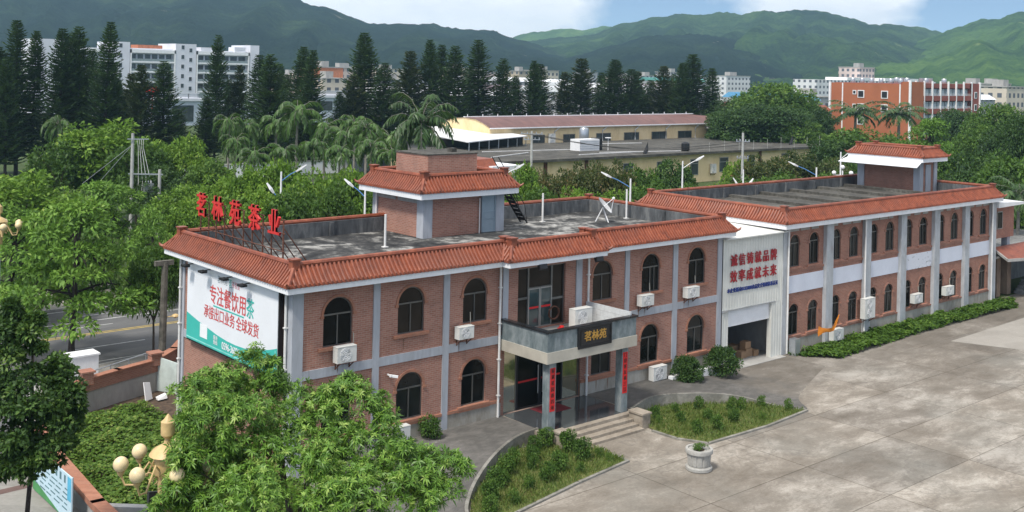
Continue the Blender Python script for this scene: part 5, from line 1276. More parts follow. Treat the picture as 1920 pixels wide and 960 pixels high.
# dark tree at the lower left
LOB2 = [(30, 640, 33, .9), (90, 705, 33, .8), (20, 700, 32.5, .9), (60, 745, 32, 1.1), (112, 762, 32.5, .75), (20, 790, 32, 1.0), (95, 815, 32, .9), (50, 840, 31.5, .9), (5, 740, 32, .9), (105, 700, 34, .4), (128, 795, 33, .45), (20, 600, 33.5, .45), (0, 650, 33, .8), (75, 790, 33, 1.0), (60, 610, 33.5, .3), (40, 868, 32, .8), (85, 858, 31.8, .7), (10, 840, 32, .8), (118, 735, 32.8, .6), (22, 885, 31.6, .5), (70, 868, 31.6, .6), (64, 600, 33.2, .25), (50, 628, 33, .28), (72, 655, 33, .25), (138, 742, 32.6, .3), (147, 768, 32.8, .25), (110, 690, 33.2, .25), (20, 575, 33.4, .25), (122, 830, 32, .3)]
base2 = at(72, CYP, 32.6); base2 = (float(base2[0]), float(base2[1]), 0.)
rg = np.random.default_rng(72); cen = np.array([at(*q[:3]) for q in LOB2]) - np.array(base2); rad = np.array([q[3] for q in LOB2])
sub = []; sr = []
for c, r_ in zip(cen, rad):
    s, q = crown_blobs(rg, 11, r_ * .74, r_ * .7, 0, r_ * .3, -.7, .25); sub.append(s + c); sr.append(q)
sub = np.concatenate(sub); sr = np.concatenate(sr)
P, D, Nn, T, LL, WW = blob_leaves(rg, sub, sr, [95] * len(sub), .16, .085, .8, .3, .6, .3)
plant('tree', (trunk_mesh('trunk', [tuple(c) for c in cen], 5.6, .085, M['bark_dark'], 8, 72, .02, -.1, .7), leaf_mesh('crown', P, D, Nn, LL, WW, T, M['leaf_shade'], .1, .08)), 'dark dense tree standing by the garden wall at the lower left', 'tree', None, base2)
# round bushes and bed shrubs
rgb = np.random.default_rng(80)
def bush(seed, n, R_, L, W, mat, per=70, rb=.3):
    rg = np.random.default_rng(seed); cen, rad = crown_blobs(rg, n, .72, .72, .72, rb, -.75, .18); P, D, Nn, T, LL, WW = blob_leaves(rg, cen, rad, [per] * len(cen), L, W, .9)
    return trunk_mesh('trunk', cen, .7, .05, M['wood'], 8, seed, .02, -.05), leaf_mesh('crown', P, D, Nn, LL, WW, T, M[mat], .1, .05)
BU = bush(81, 60, 1, .12, .06, 'leaf_dark', 110)
for (px, py, r_, lab) in ((1287, 722, .92, 'clipped round dark bush, the one nearer the porch'), (1355, 706, .98, 'clipped round dark bush, the one beside the loading bay door')):
    p = ground_at(px, py, .15); p[1] = min(p[1], -1.0)
    plant('bush', BU, lab, 'bush', 'round bushes by the loading bay', (p[0], p[1], .1), r_, r_ * 1.0, px * .01)
SH = [bush(83, 26, 1, .2, .1, 'leaf_mid', 60, .34), bush(84, 22, 1, .22, .1, 'leaf_mid', 55, .36), bush(85, 16, 1, .22, .09, 'leaf_mid', 50, .4)]
b1 = [(10.3, -3.3, .62, 0), (10.75, -4.2, .66, 0), (10.5, -5.3, .68, 0), (8.68, -4.3, .5, 0), (7.75, -6.16, .55, 0), (8.85, -5.7, .6, 0), (7.7, -4.2, .55, 1), (6.9, -4.75, .6, 0), (5.7, -5.5, .62, 0), (4.7, -6.4, .6, 0), (6.55, -6.4, .42, 1), (8.2, -4.9, .42, 1), (11.3, -5.5, .3, 2), (11.3, -6.1, .28, 2), (9.6, -3.4, .5, 0), (4.0, -7.2, .5, 0), (5.3, -7.0, .4, 1), (9.4, -6.3, .35, 2), (6.2, -5.4, .4, 1)]
b2 = [(17.0, -3.5, .42, 0), (19.65, -3.9, .45, 1), (17.4, -4.7, .4, 0), (16.9, -6.05, .46, 0), (18.0, -6.3, .5, 0), (20.9, -4.9, .45, 1), (21.3, -5.15, .42, 1), (19.4, -6.1, .44, 0), (22.4, -5.5, .4, 1), (23.1, -6.5, .38, 1), (20.8, -6.7, .3, 2), (18.7, -5.2, .4, 0), (18.4, -3.5, .34, 0), (16.6, -4.1, .3, 2), (20.2, -5.6, .35, 2)]
for bed, nm in ((b1, 'left'), (b2, 'right')):
    for i, (x, y, s, k) in enumerate(sorted(bed)):
        plant('shrub', SH[k], f'dark green shrub in the {nm} flower bed before the porch, {ORD[i]} from its left end', 'shrub', f'shrubs in the {nm} flower bed', (x, y, .04), s * .58, s * .88, x)
plant('shrub', SH[0], 'small dark shrub by the wall under the lower arched window left of the porch', 'shrub', None, (6.25, -.55, .35), .45, .7)
plant('shrub', SH[1], 'leafy shrub against the wall behind the foreground tree', 'shrub', None, (3.9, -1.1, .3), .75, .75)
pp = bush(86, 14, 1, .3, .14, 'leaf_mid', 26, .3)
plant('potted_plant', pp, 'low leafy plant growing in the round stone planter', 'plant', None, (13.62, -8.85, .78), .33, .16)
def inside(x, y, poly):
    c = False; n = len(poly)
    for i in range(n):
        (x1, y1), (x2, y2) = poly[i], poly[(i + 1) % n]
        if (y1 > y) != (y2 > y) and x < (x2 - x1) * (y - y1) / (y2 - y1) + x1: c = not c
    return c
def cover(name, poly, n, L, W, hmax, mat, label, seed, blade=False, bumps=.35, z0=.05):
    rg = np.random.default_rng(seed); xs = [p[0] for p in poly]; ys = [p[1] for p in poly]; P = []; D = []; Nn = []; T = []
    while len(P) < n:
        x = rg.uniform(min(xs), max(xs)); y = rg.uniform(min(ys), max(ys))
        if not inside(x, y, poly): continue
        nn = noise.noise(Vector((x * .7, y * .7, seed))); n2 = noise.noise(Vector((x * 2.3, y * 2.3, seed + 4)))
        if blade:
            if rg.random() < .35 - nn * .7: continue
            P.append((x, y, z0)); D.append((rg.normal() * .5, rg.normal() * .5, 1)); Nn.append(rg.normal(size=3)); T.append(.45 + nn * .4 + rg.normal() * .16)
        else:
            h = hmax * (.45 + .8 * nn + .5 * n2)
            P.append((x, y, z0 + max(.03, h) * (.55 + .45 * rg.random()))); a = rg.random() * 6.28; D.append((math.cos(a), math.sin(a), rg.normal() * .35)); Nn.append((rg.normal() * .4, rg.normal() * .4, 1)); T.append(.5 + nn * .25 + rg.normal() * .2)
    k = len(P); LL = L * (.6 + .8 * rg.random(k))
    o = link(name, leaf_mesh(name, np.array(P), np.array(D), np.array(Nn), LL, LL * W, np.array(T), M[mat], .1, .05)); o['kind'] = 'stuff'; o['label'] = label; return o
cover('grass', BED1, 9000, .2, .13, .2, 'grass', 'patchy grass in the left flower bed', 91, True)
cover('grass', BED2, 8000, .2, .13, .2, 'grass', 'patchy grass in the right flower bed', 92, True)
GARD = [(-7.3, -4), (-7.15, 0), (-6.75, 5), (-6.0, 9.3), (-4.8, 11.2), (-3.0, 12.2), (-1.0, 12.0), (-.3, 9), (-.2, 0), (.1, -2), (-1.0, -6), (-1.5, -12), (-7.2, -12)]
cover('ground_vines', GARD, 62000, .14, .8, .42, 'vine', 'leafy vines covering the garden on the left', 93)
cover('hedge_plants', [(31.9, -.5), (33.6, -2.6), (36, -2.5), (42, -2.15), (50, -2.15), (56.6, -2.3), (57.8, -1.5), (57.6, -.35), (50, -.3), (40, -.3)], 24000, .18, .65, .44, 'vine', 'leafy plants along the foot of the back wing', 94, z0=.02)
cover('far_grass', [(-20, 41), (90, 41), (90, 60), (-20, 60)], 9000, .6, .2, .3, 'grass', 'rough grass beyond the road', 95, True)
# ============================================================ lamps, poles and walls
def golden_lamp(x, y, s, label, a0=0., zt=7.35):
    t = thing('street_lamp', label, 'street lamp', (x, y, 0), group='golden globe lamps')
    z = zt
    mb = MB(); mb.lathe([(.26, 0), (.26, .5), (.16, .6), (.14, 2.5), (.125, z - 2.2)], (x, y, 0), 18); mb.build('post', plain('pale_blue_post', (.6, .68, .74), .35, var=.06), t, smooth=True)
    mb = MB(); mb.lathe([(.13, z - 2.25), (.2, z - 2.2), (.2, z - 1.9), (.22, z - 1.3), (.24, z - 1.25), (.3, z - 1.15), (.3, z - .75), (.33, z - .72), (.44, z - .68), (.34, z - .55), (.1, z - .42), (.07, z - .3), (.12, z - .25), (.17, z - .2), (.17, z + .12), (.1, z + .18), (.02, z + .3)], (x, y, 0), 20); mb.build('lantern_body', M['golden'], t, smooth=True)
    for k in range(7):
        a = a0 + k * 2 * PI / 7; h = Vector((math.cos(a), math.sin(a), 0)); c = Vector((x, y, 0))
        dz = 0.
        mb = MB(); pts = [c + h * .28 + Vector((0, 0, z - 1.0)), c + h * .42 + Vector((0, 0, z - .85)), c + h * .55 + Vector((0, 0, z - 1.05)), c + h * .75 + Vector((0, 0, z - 1.38)), c + h * .98 + Vector((0, 0, z - 1.36)), c + h * 1.08 + Vector((0, 0, z - 1.1 + dz))]
        mb.tube(pts, .028, 6); sp_ = [c + h * (.42 + .09 * math.cos(q)) + Vector((0, 0, z - 1.2 + .09 * math.sin(q))) for q in [i * .7 for i in range(8)]]; mb.tube(sp_, .02, 5)
        e = pts[-1]; mb.lathe([(.03, -.05), (.08, .02), (.1, .08)], e, 12)
        ar = mb.build('arm', M['golden'], t, smooth=True)
        mb = MB(); mb.ball(e + Vector((0, 0, .25)), .187, 18, 12); mb.build('globe', M['globe'], ar, smooth=True)
    return t
golden_lamp(-9.86, -11.2, 1, 'golden street lamp with cream globes half hidden by the foreground tree', a0=2.726, zt=6.95)
golden_lamp(-3.75, 24.5, 1, 'golden street lamp with cream globes at the left edge by the road', a0=-.75, zt=8.0)

def street_lamp(px, d, top, label, arms=((-1, 1.6),), blue=True):
    p = at(px, CYP, d); x, y = float(p[0]), float(p[1]); h = top_at(px, top, d)
    t = thing('street_lamp', label, 'street lamp', (x, y, 0), group='white street lamps behind the buildings')
    mb = MB(); mb.tube([(x, y, 0), (x, y, h * .5), (x, y, h)], [.11, .09, .06], 10); mb.build('post', M['white'], t, smooth=True)
    for s, L_ in arms:
        v = Vector((RT[0], RT[1], 0)) * s; zz = h - .1 if abs(s) >= 1 else h - 1.6
        mb = MB(); a = Vector((x, y, zz - .55)); e = a + v * L_ / max(abs(s), 1e-3) * abs(s) + Vector((0, 0, .75)); mb.tube([a, a.lerp(e, .6) + Vector((0, 0, .06)), e], .035, 6)
        ar = mb.build('arm', M['blue_lamp'] if blue else M['white'], t)
        mb = MB(); d_ = (e - a).normalized(); u_ = d_.cross(Vector((0, 0, 1))).normalized(); w_ = u_.cross(d_)
        q = lambda c, r, hh: [c - u_ * r - w_ * hh, c + u_ * r - w_ * hh, c + u_ * r + w_ * hh, c - u_ * r + w_ * hh]
        mb.hexa(q(e - d_ * .1, .07, .05), q(e + d_ * .25, .16, .08)); mb.hexa(q(e + d_ * .25, .16, .08), q(e + d_ * .75, .1, .03)); mb.build('lamp_head', M['white'], ar)
street_lamp(532, 75, 322, 'white street lamp behind the last red roof character', ((1.0, 1.1), (-.6, .9)))
street_lamp(1187, 80, 335, 'white street lamp with a blue arm above the right parapet of the front wing', ((-1, 1.5),))
street_lamp(1535, 89, 314, 'white street lamp with a blue arm behind the back wing roof', ((-1, 1.6),))
street_lamp(943, 86, 318, 'white street lamp beside the front stair tower', ((1, 1.2),), False)
street_lamp(690, 76, 352, 'white street lamp at the left of the stair tower eave', ((-1, .9),), True)
street_lamp(1284, 95, 302, 'white street lamp in front of the yellow workshop window', ((1, 1.2),), False)
street_lamp(1398, 98, 318, 'white twin street lamp below the wooden utility pole', ((-.7, .7), (.7, .7)), False)
street_lamp(1580, 100, 285, 'white street lamp left of the far roof tower', ((1, 1.0),), False)
mb = None
gl = thing('street_lamp', 'white lamp post with three globes left of the far roof tower', 'street lamp', tuple(float(v) for v in at(1584, CYP, 96)[:2]) + (0,))
p = at(1584, CYP, 96); h = top_at(1584, 320, 96); mb = MB(); mb.tube([(p[0], p[1], 0), (p[0], p[1], h)], .06, 8); mb.tube([(p[0] - RT[0] * .75, p[1] - RT[1] * .75, h - .4), (p[0] + RT[0] * .75, p[1] + RT[1] * .75, h - .4)], .03, 6); mb.build('post', M['white'], gl)
for s in (-.75, 0, .75):
    mb = MB(); mb.ball((p[0] + RT[0] * s, p[1] + RT[1] * s, h - .2 + (.5 if s == 0 else 0)), .19, 12, 8); mb.build('globe', M['white'], gl, smooth=True)

# twin utility poles with a transformer frame
up = thing('utility_pole', 'twin concrete utility poles carrying a transformer frame beyond the road', 'utility pole', (17.6, 59, 0))
A = at(252, CYP, 98); B = at(304, CYP, 98); hA = top_at(252, 250, 98); hB = top_at(305, 318, 98)
for q, hh in ((A, hA), (B, hB)):
    mb = MB(); mb.tube([(q[0], q[1], 0), (q[0], q[1], hh)], [.19, .13], 10); mb.build('pole', M['pole'], up, smooth=True)
mb = MB()
for z in (top_at(252, 326, 98), top_at(252, 361, 98)):
    e = (B - A) * .12; mb.bar((A[0] - e[0], A[1] - e[1], z), (B[0] + e[0], B[1] + e[1], z), .12)
mb.bar((A[0] - .5, A[1], hA - .5), (A[0] + 1.1, A[1] - .9, hA - .5), .08); mb.build('cross_beam', M['steel'], up)
mb = MB(); c = A * .4 + B * .6; z = top_at(252, 361, 98); mb.box(c[0] - .4, c[0] + .4, c[1] - .3, c[1] + .3, z + .08, z + .85)
for s in (-.25, 0, .25): mb.lathe([(.05, 0), (.08, .05), (.05, .1), (.08, .15), (.04, .25)], (c[0] + s, c[1], z + .85), 8)
mb.build('transformer', M['steel'], up)
mb = MB()
for k in range(4):
    s = A * (.8 - .15 * k) + B * (.2 + .15 * k); mb.tube([(s[0], s[1], z + .1), (s[0] + .1, s[1], z + .9), (A[0] + .4 + .15 * k, A[1] - .3, hA - 1.2), (A[0] + .3 + .2 * k, A[1] - .2, hA - .5)], .02, 4)
mb.build('drop_wire', M['pvc'], up)
for s in (-1, -.6):
    mb = MB(); e = A + RT * (4.2 * -s * -1) ; mb.tube([(A[0], A[1], hA - 1), (A[0] - RT[0] * 4.4, A[1] - RT[1] * 4.4, hA - (4.6 if s == -1 else 6.2))], .02, 4); mb.build('guy_wire', M['steel'], up)
def pole(px, d, top, label, arms, z0=0.):
    q = at(px, CYP, d); h = top_at(px, top, d); t = thing('utility_pole', label, 'utility pole', (float(q[0]), float(q[1]), z0))
    mb = MB(); mb.tube([(q[0], q[1], z0), (q[0], q[1], h)], [.17, .12], 9); mb.build('pole', M['pole'], t, smooth=True)
    for dz, w in arms:
        mb = MB(); mb.bar((q[0] - RT[0] * w, q[1] - RT[1] * w, h - dz), (q[0] + RT[0] * w, q[1] + RT[1] * w, h - dz), .09)
        for s in (-.9, -.4, .4, .9): mb.lathe([(.03, 0), (.06, .06), (.03, .2)], (q[0] + RT[0] * w * s, q[1] + RT[1] * w * s, h - dz + .04), 6)
        mb.build('cross_arm', M['steel'], t)
    return q, h
q1, h1 = pole(1000, 118, 246, 'concrete utility pole standing in front of the white carport roof', ((.3, 1.2), (.9, .9)))
q2, h2 = pole(1396, 112, 249, 'concrete utility pole standing in front of the yellow workshop', ((.9, .7), (2.6, .6)))
for k in range(4):
    mb = MB(); a = Vector((q1[0] + .4 * k - .6, q1[1], h1 - .3)); b = Vector((q2[0] + .3 * k - .45, q2[1], h2 - .9 - .3 * (k > 1))); mb.tube([a.lerp(b, t) - Vector((0, 0, 1.1 * math.sin(PI * t))) for t in [i / 14 for i in range(15)]], .018, 4)
    tag(mb.build('power_line', M['black']), 'thin overhead power line between the two concrete poles by the workshop', 'power line', 'power lines by the workshop')
# short weathered post beside the billboard
sp = thing('wooden_post', 'bare weathered pole with a lamp rising behind the garden wall beside the billboard', 'pole', (3.9, 18.8, 0))
q = at(316, CYP, 58); hh = top_at(316, 492, 58); mb = MB(); mb.tube([(q[0], q[1], 0), (q[0] + .05, q[1], hh)], [.2, .17], 9); mb.box(q[0] - .5, q[0] + .5, q[1] - .12, q[1] + .12, hh - .15, hh + .1); mb.build('post', plain('weathered_post', (.13, .12, .1), .9, var=.25, scale=3), sp)
mb = MB(); z = top_at(325, 592, 58); mb.tube([(q[0] + .15, q[1], z - .1), (q[0] + .45, q[1] - .4, z)], .03, 6); mb.lathe([(.05, -.1), (.2, 0), (.15, .08), (.03, .12)], (q[0] + .5, q[1] - .45, z), 12); mb.build('lamp_shade', M['golden'], sp)

def poly_wall(mb, pts, th, z0, z1):
    for a, b in zip(pts, pts[1:]):
        a, b = Vector((*a, 0)), Vector((*b, 0)); d = (b - a).normalized(); n = Vector((-d.y, d.x, 0)) * th / 2; e = d * th * .3
        mb.hexa([a - e - n + Vector((0, 0, z0)), b + e - n + Vector((0, 0, z0)), b + e + n + Vector((0, 0, z0)), a - e + n + Vector((0, 0, z0))], [a - e - n + Vector((0, 0, z1)), b + e - n + Vector((0, 0, z1)), b + e + n + Vector((0, 0, z1)), a - e + n + Vector((0, 0, z1))])
gw = thing('garden_wall', 'curved garden wall of grey render with a thick brick top beside the road', 'wall', (-3.2, 12.78, 0))
W1 = [(-6.25, 9.4), (-5.2, 11.5), (-3.2, 12.78), (-1.5, 13.45), (.56, 14.1), (2.2, 15.6), (3.6, 17.5), (6.0, 18.4)]
mb = MB(); poly_wall(mb, W1, .22, -.05, .98); mb.build('rendered_base', M['concrete_pale'], gw)
mb = MB(); poly_wall(mb, W1, .3, .98, 1.5); mb.build('brick_top', M['brick_old'], gw)
mb = MB(); poly_wall(mb, W1, .4, 1.5, 1.58); mb.build('coping', M['trim_brick'], gw)
for x, y in ((-3.2, 12.78), (.56, 14.1)):
    mb = MB(); mb.box(x - .25, x + .25, y - .25, y + .25, 1.3, 1.85); mb.box(x - .32, x + .32, y - .32, y + .32, 1.85, 1.93); mb.build('pier_cap', M['brick_old'], gw)
gw2 = thing('garden_wall', 'low garden wall with a worn brick coping at the lower left corner', 'wall', (-7.35, 0, 0))
W2 = [(-7.9, -14), (-7.6, -8), (-7.35, 0), (-6.95, 5), (-6.3, 9.3)]
mb = MB(); poly_wall(mb, W2, .24, -.05, .8); mb.build('rendered_base', M['concrete_pale'], gw2)
mb = MB(); poly_wall(mb, W2, .46, .8, 1.02); mb.build('coping', M['trim_brick'], gw2)
pn = thing('notice_board', 'pale blue notice board with small dark lines at the lower left', 'notice board', (-8.1, 2.4, 0))
mb = MB(); mb.box(-8.02, -7.98, .6, 4.6, .2, 1.75); mb.build('panel', plain('pale_blue_print', (.52, .68, .75), .5, var=.05), pn)
mb = MB(); mb.box(-8.025, -8.021, .65, 1.0, .9, 1.7); mb.build('blue_band', plain('sky_blue_print', (.1, .45, .65), .5), pn)
mb = MB(); rgl = random.Random(3)
for k in range(6): mb.box(-8.026, -8.022, 1.2 + .42 * k, 1.32 + .42 * k + rgl.random() * .1, 1.4, 1.66)
for r_ in range(5):
    y = 1.0
    while y < 4.2: w = rgl.uniform(.25, .6); mb.box(-8.026, -8.022, y, min(4.3, y + w), 1.2 - .17 * r_, 1.245 - .17 * r_); y += w + rgl.uniform(.1, .3)
mb.build('printed_line', plain('dark_teal_print', (.1, .2, .22), .6), pn)
mb = MB(); mb.poly([(-8.023, 4.6, .2), (-8.023, 1.6, .2), (-8.023, 4.6, .62)]); mb.build('green_corner', plain('green_print', (.08, .3, .1), .6), pn)
mb = MB()
for y in (.8, 2.6, 4.4): mb.box(-7.97, -7.9, y - .03, y + .03, .13, 1.7)
mb.build('leg', M['steel'], pn)
cb = thing('cabinet', 'white plastered utility cabinet between the road and the garden wall', 'cabinet', (-1.9, 16.9, 0))
mb = MB(); mb.box(-2.6, -1.3, 16.4, 17.3, 0, 1.6); mb.build('body', M['white_paint'], cb); mb = MB(); mb.box(-2.66, -1.24, 16.34, 17.36, 1.6, 1.68); mb.build('lid', M['white_paint'], cb)
rl = thing('railing', 'grey steel railing beside the white cabinet', 'railing', (0, 15.3, 0))
mb = MB()
for z in (1.0, 1.35): mb.tube([(-3.4, 14.0, z), (1.0, 16.2, z)], .03, 6)
for k in range(5): x, y = -3.4 + 1.1 * k, 14 + .55 * k; mb.tube([(x, y, .1), (x, y, 1.38)], .03, 6)
mb.build('rail', M['steel'], rl)
gp = MB(); gp.hexa([(1.2, 13.0, .05), (.5, 14.3, .05), (.55, 14.33, .05), (1.25, 13.03, .05)], [(1.2, 13.0, 1.5), (.5, 14.3, 1.75), (.55, 14.33, 1.75), (1.25, 13.03, 1.5)])
tag(gp.build('fence_panel', plain('pale_green_panel', (.55, .62, .58), .5)), 'pale grey panel leaning between the garden wall and the building', 'panel')
db = MB(); db.hexa([(-.5, 12.6, .1), (-.1, 12.8, .1), (-.08, 12.75, .1), (-.48, 12.55, .1)], [(-.5, 12.9, .9), (-.12, 13.1, .8), (-.1, 13.05, .8), (-.48, 12.85, .9)]); db.hexa([(0, 12.3, .1), (.5, 12.4, .1), (.5, 12.6, .1), (0, 12.5, .1)], [(0, 12.4, .2), (.5, 12.5, .25), (.5, 12.7, .3), (0, 12.6, .2)])
tag(db.build('broken_board', M['white']), 'broken white board lying in the garden corner', 'board')
cp_ = ground_at(245, 948, 1.0)
cw = MB(); cw.hexa([(cp_[0] - .75, cp_[1] + .5, 0), (cp_[0] + .9, cp_[1] - 1.0, 0), (cp_[0] + 1.1, cp_[1] - .8, 0), (cp_[0] - .55, cp_[1] + .7, 0)], [(cp_[0] - .75, cp_[1] + .5, 1.0), (cp_[0] + .9, cp_[1] - 1.0, 1.0), (cp_[0] + 1.1, cp_[1] - .8, 1.0), (cp_[0] - .55, cp_[1] + .7, 1.0)])
tag(cw.build('concrete_parapet', M['concrete_pale']), 'short grey concrete parapet below the golden lamp globes', 'wall')
fl = MB(); q = at(295, 925, 27.3); fl.hexa([(q[0] - .25, q[1] - .05, q[2] - .25), (q[0] + .2, q[1] - .3, q[2] - .25), (q[0] + .25, q[1] - .1, q[2] - .2), (q[0] - .2, q[1] + .15, q[2] - .2)], [(q[0] - .25, q[1] - .1, q[2] + .12), (q[0] + .2, q[1] - .35, q[2] + .12), (q[0] + .25, q[1] - .1, q[2] + .05), (q[0] - .2, q[1] + .15, q[2] + .05)]); fl.bar((q[0], q[1], q[2]), (-9.86, -11.2, q[2] - .1), .05)
tag(fl.build('floodlight', M['black']), 'black floodlight fixed to the golden lamp post by the foreground tree', 'floodlight')

# ============================================================ yellow works behind the road
yl = thing('yellow_workshop', 'low yellow flat-roofed workshop with a stained roof beyond the tree belt', 'building', (100, 70, 0))
M['yellow'] = blotchy('faded_yellow_render', [(.3, (.6, .44, .23)), (.5, (.8, .62, .36)), (.7, (.84, .68, .44))], (1, 1, .4), .4, 3, .85, .3, 0)
mb = MB(); mb.box(66.5, 139.4, 67.4, 90, 0, 4.2); mb.build('wall', M['yellow'], yl)
mb = MB(); mb.box(66, 140.2, 66.6, 91, 4.2, 4.55); mb.build('roof', M['deck_old'], yl)
mb = MB()
for k, (x0, y0, x1, y1) in enumerate(((70, 72, 80, 76), (75, 80, 90, 78), (84, 70, 96, 70.5), (100, 86, 112, 84), (90, 72, 104, 69))): mb.bar((x0, y0, 4.62), (x1, y1, 4.62), .2, .1)
mb.build('roof_pipe', M['pvc'], yl)
mb = MB()
for k in range(9): mb.tube([(108 + 3.6 * k, 66.8, 4.5), (108 + 3.6 * k, 66.8, 5.9 + .2 * (k % 3))], .03, 4)
mb.build('roof_post', M['pole'], yl)
M['win_far'] = glassy('far_window_glass', (.06, .075, .08), .1, .5)
for i, (x0, x1, z0, z1) in enumerate(((104.4, 106.2, 1.1, 3.5), (111.2, 113.3, 1.3, 3.5), (118, 119.9, 1.6, 3.6), (90, 92, 1.2, 3.4), (97, 99, 1.2, 3.4), (127, 129, 1.6, 3.6))):
    mb = MB(); rect_frame(mb, x0, x1, z0, z1, 67.33, .1, .08); mb.box(x0 + .1, x1 - .1, 67.34, 67.38, z1 - .75, z1 - .65); f = mb.build('window', M['frame_light'], yl)
    mb = MB(); mb.box(x0 + .1, x1 - .1, 67.36, 67.39, z0 + .1, z1 - .1); mb.build('glass', M['win_far'], f)
for x in (75, 82.5, 121): mb = MB(); mb.box(x, x + .5, 67.2, 67.4, 0, 4.2); mb.build('pier', M['rust'], yl)
ac_unit(108.9, 110.0, 1.2, 2.6, 67.3, 'twin-fan air conditioner on the yellow workshop wall', True, 2)
wh = thing('yellow_warehouse', 'long yellow warehouse with a low brown sheet roof behind the workshop', 'building', (115, 95, 0))
mb = MB(); mb.box(85.5, 140.5, 91.1, 103.4, 0, 7.1); gy = [(91.1, 7.1), (92.6, 7.75), (94.5, 8.25), (97.2, 8.45), (100, 8.25), (102, 7.7), (103.4, 7.1)]
mb.poly([(85.5, y, z) for y, z in gy]); mb.poly([(138.6, y, z) for y, z in gy[::-1]]); mb.build('wall', M['yellow'], wh)
m, nt, b_, _ = new_mat('brown_sheet_roof'); v = wpos(nt, (1, .05, 1)); f_ = nz(nt, v, .9, 6, .7); f2_ = nz(nt, wpos(nt), .25, 5)
nt.links.new(mixc(nt, .4, ramp(nt, f_, [(.35, (.1, .045, .04)), (.65, (.2, .095, .08))]), ramp(nt, f2_, [(.35, (.11, .06, .055)), (.65, (.19, .1, .085))])), b_.inputs['Base Color']); b_.inputs['Roughness'].default_value = .6; M['brown_roof'] = m
gy2 = [(90.7, 7.12), (92.6, 7.82), (94.5, 8.32), (97.2, 8.52), (100, 8.32), (102, 7.78), (103.8, 7.12)]
mb = MB(); vs = []
for i, (y, z) in enumerate(gy2):
    e = 1.6 * max(0, 1 - abs(y - 97.2) / 6.6) * 2.2
    vs += [(85.3, y, z), (144.2 - e * 1.6, y, z)]
mb.add(vs, [(2 * i, 2 * i + 1, 2 * i + 3, 2 * i + 2) for i in range(6)]); mb.build('sheet_roof', M['brown_roof'], wh)
mb = MB(); mb.box(85.2, 144.2, 90.55, 90.75, 6.98, 7.14); mb.box(85.3, 140.6, 97.0, 97.4, 8.5, 8.62)
for k in range(18): mb.tube([(86 + 3.1 * k, 97.2, 8.55), (86 + 3.1 * k, 97.2, 8.95)], .06, 5)
mb.build('gutter', M['white_paint'], wh)
for x in (99, 110, 118, 126, 134): mb = MB(); mb.tube([(x + .8, 90.7, 7.0), (x, 91.0, 6.3), (x, 91.0, 4.5)], .09, 6); mb.build('downpipe', M['pvc'], wh)
for x0, x1 in ((94.3, 96.9), (101, 103.6), (108.6, 112), (115.3, 119), (122.3, 126.2), (129.3, 133)):
    mb = MB(); rect_frame(mb, x0, x1, 4.5, 5.85, 91.0, .12, .08); mb.box((x0 + x1) / 2 - .05, (x0 + x1) / 2 + .05, 91.0, 91.06, 4.6, 5.75); f = mb.build('window', M['frame'], wh)
    mb = MB(); mb.box(x0 + .1, x1 - .1, 91.04, 91.08, 4.6, 5.75); mb.build('glass', M['win_far'], f)
mb = MB(); mb.box(138.5, 144.5, 91.3, 97, 0, 6.2); mb.build('end_room', M['yellow'], wh); mb = MB(); mb.box(136.8, 146.6, 90.2, 97.5, 6.2, 6.5); mb.build('flat_slab', M['concrete_pale'], wh)
mb = MB(); mb.box(137.3, 138.4, 91.25, 91.3, 3.6, 6.1); mb.build('door', M['win_far'], wh)
for x in (96.8, 121): pass
ac_unit(97.6, 98.9, 4.3, 6.0, 91.0, 'twin-fan air conditioner by the warehouse windows', True, 2)
cpx = thing('carport', 'white sheet carport roof on thin posts left of the brown roof', 'carport', (85, 92, 0))
mb = MB(); mb.hexa([(74.5, 82.5, 5.7), (89.5, 86.9, 6.0), (91, 104, 6.7), (77, 104, 6.5)], [(74.5, 82.5, 5.85), (89.5, 86.9, 6.1), (91, 104, 6.8), (77, 104, 6.6)]); mb.build('sheet_roof', M['white'], cpx)
mb = MB()
for k in range(7): t = k / 6; x, y = 74.8 + 14.4 * t, 82.7 + 4.2 * t; mb.tube([(x, y, 4.5), (x, y, 5.8)], .07, 5)
mb.build('post', M['steel'], cpx)
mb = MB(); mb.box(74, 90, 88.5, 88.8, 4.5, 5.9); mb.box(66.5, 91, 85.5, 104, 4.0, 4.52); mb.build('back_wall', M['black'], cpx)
tk = thing('water_tank', 'white panelled tank on the workshop roof', 'tank', (91.5, 77, 4.55))
mb = MB(); mb.box(89.6, 93.6, 75.6, 77.6, 4.55, 6.2); mb.build('body', M['white'], tk)
for k in range(1, 5): mb = MB(); mb.box(89.55, 93.65, 75.55, 75.6, 4.6 + .33 * k, 4.63 + .33 * k); mb.build('seam', M['steel'], tk)
mb = MB(); mb.box(93.6, 94.4, 75.8, 77.4, 4.55, 6.3); mb.build('end_panel', M['black'], tk)
t3 = MB(); t3.lathe([(.7, 0), (.75, .1), (.75, 1.7), (.6, 1.95), (.05, 2.05)], (98.2, 83.5, 5.4), 18); t3.box(97.5, 98.9, 82.8, 84.2, 4.55, 5.4)
tag(t3.build('steel_tank', M['steel'], smooth=True), 'upright steel water tank behind the white panelled tank', 'tank')
sd2 = MB(); sd2.lathe([(.02, 0), (.45, .02), (.5, .1), (.4, .14)], (94.8, 75, 6.3), 14); sd2.tube([(94.8, 75, 4.5), (94.8, 75, 6.3)], .05, 6); tag(sd2.build('roof_dish', M['white']), 'small white dish beside the panelled tank', 'dish')
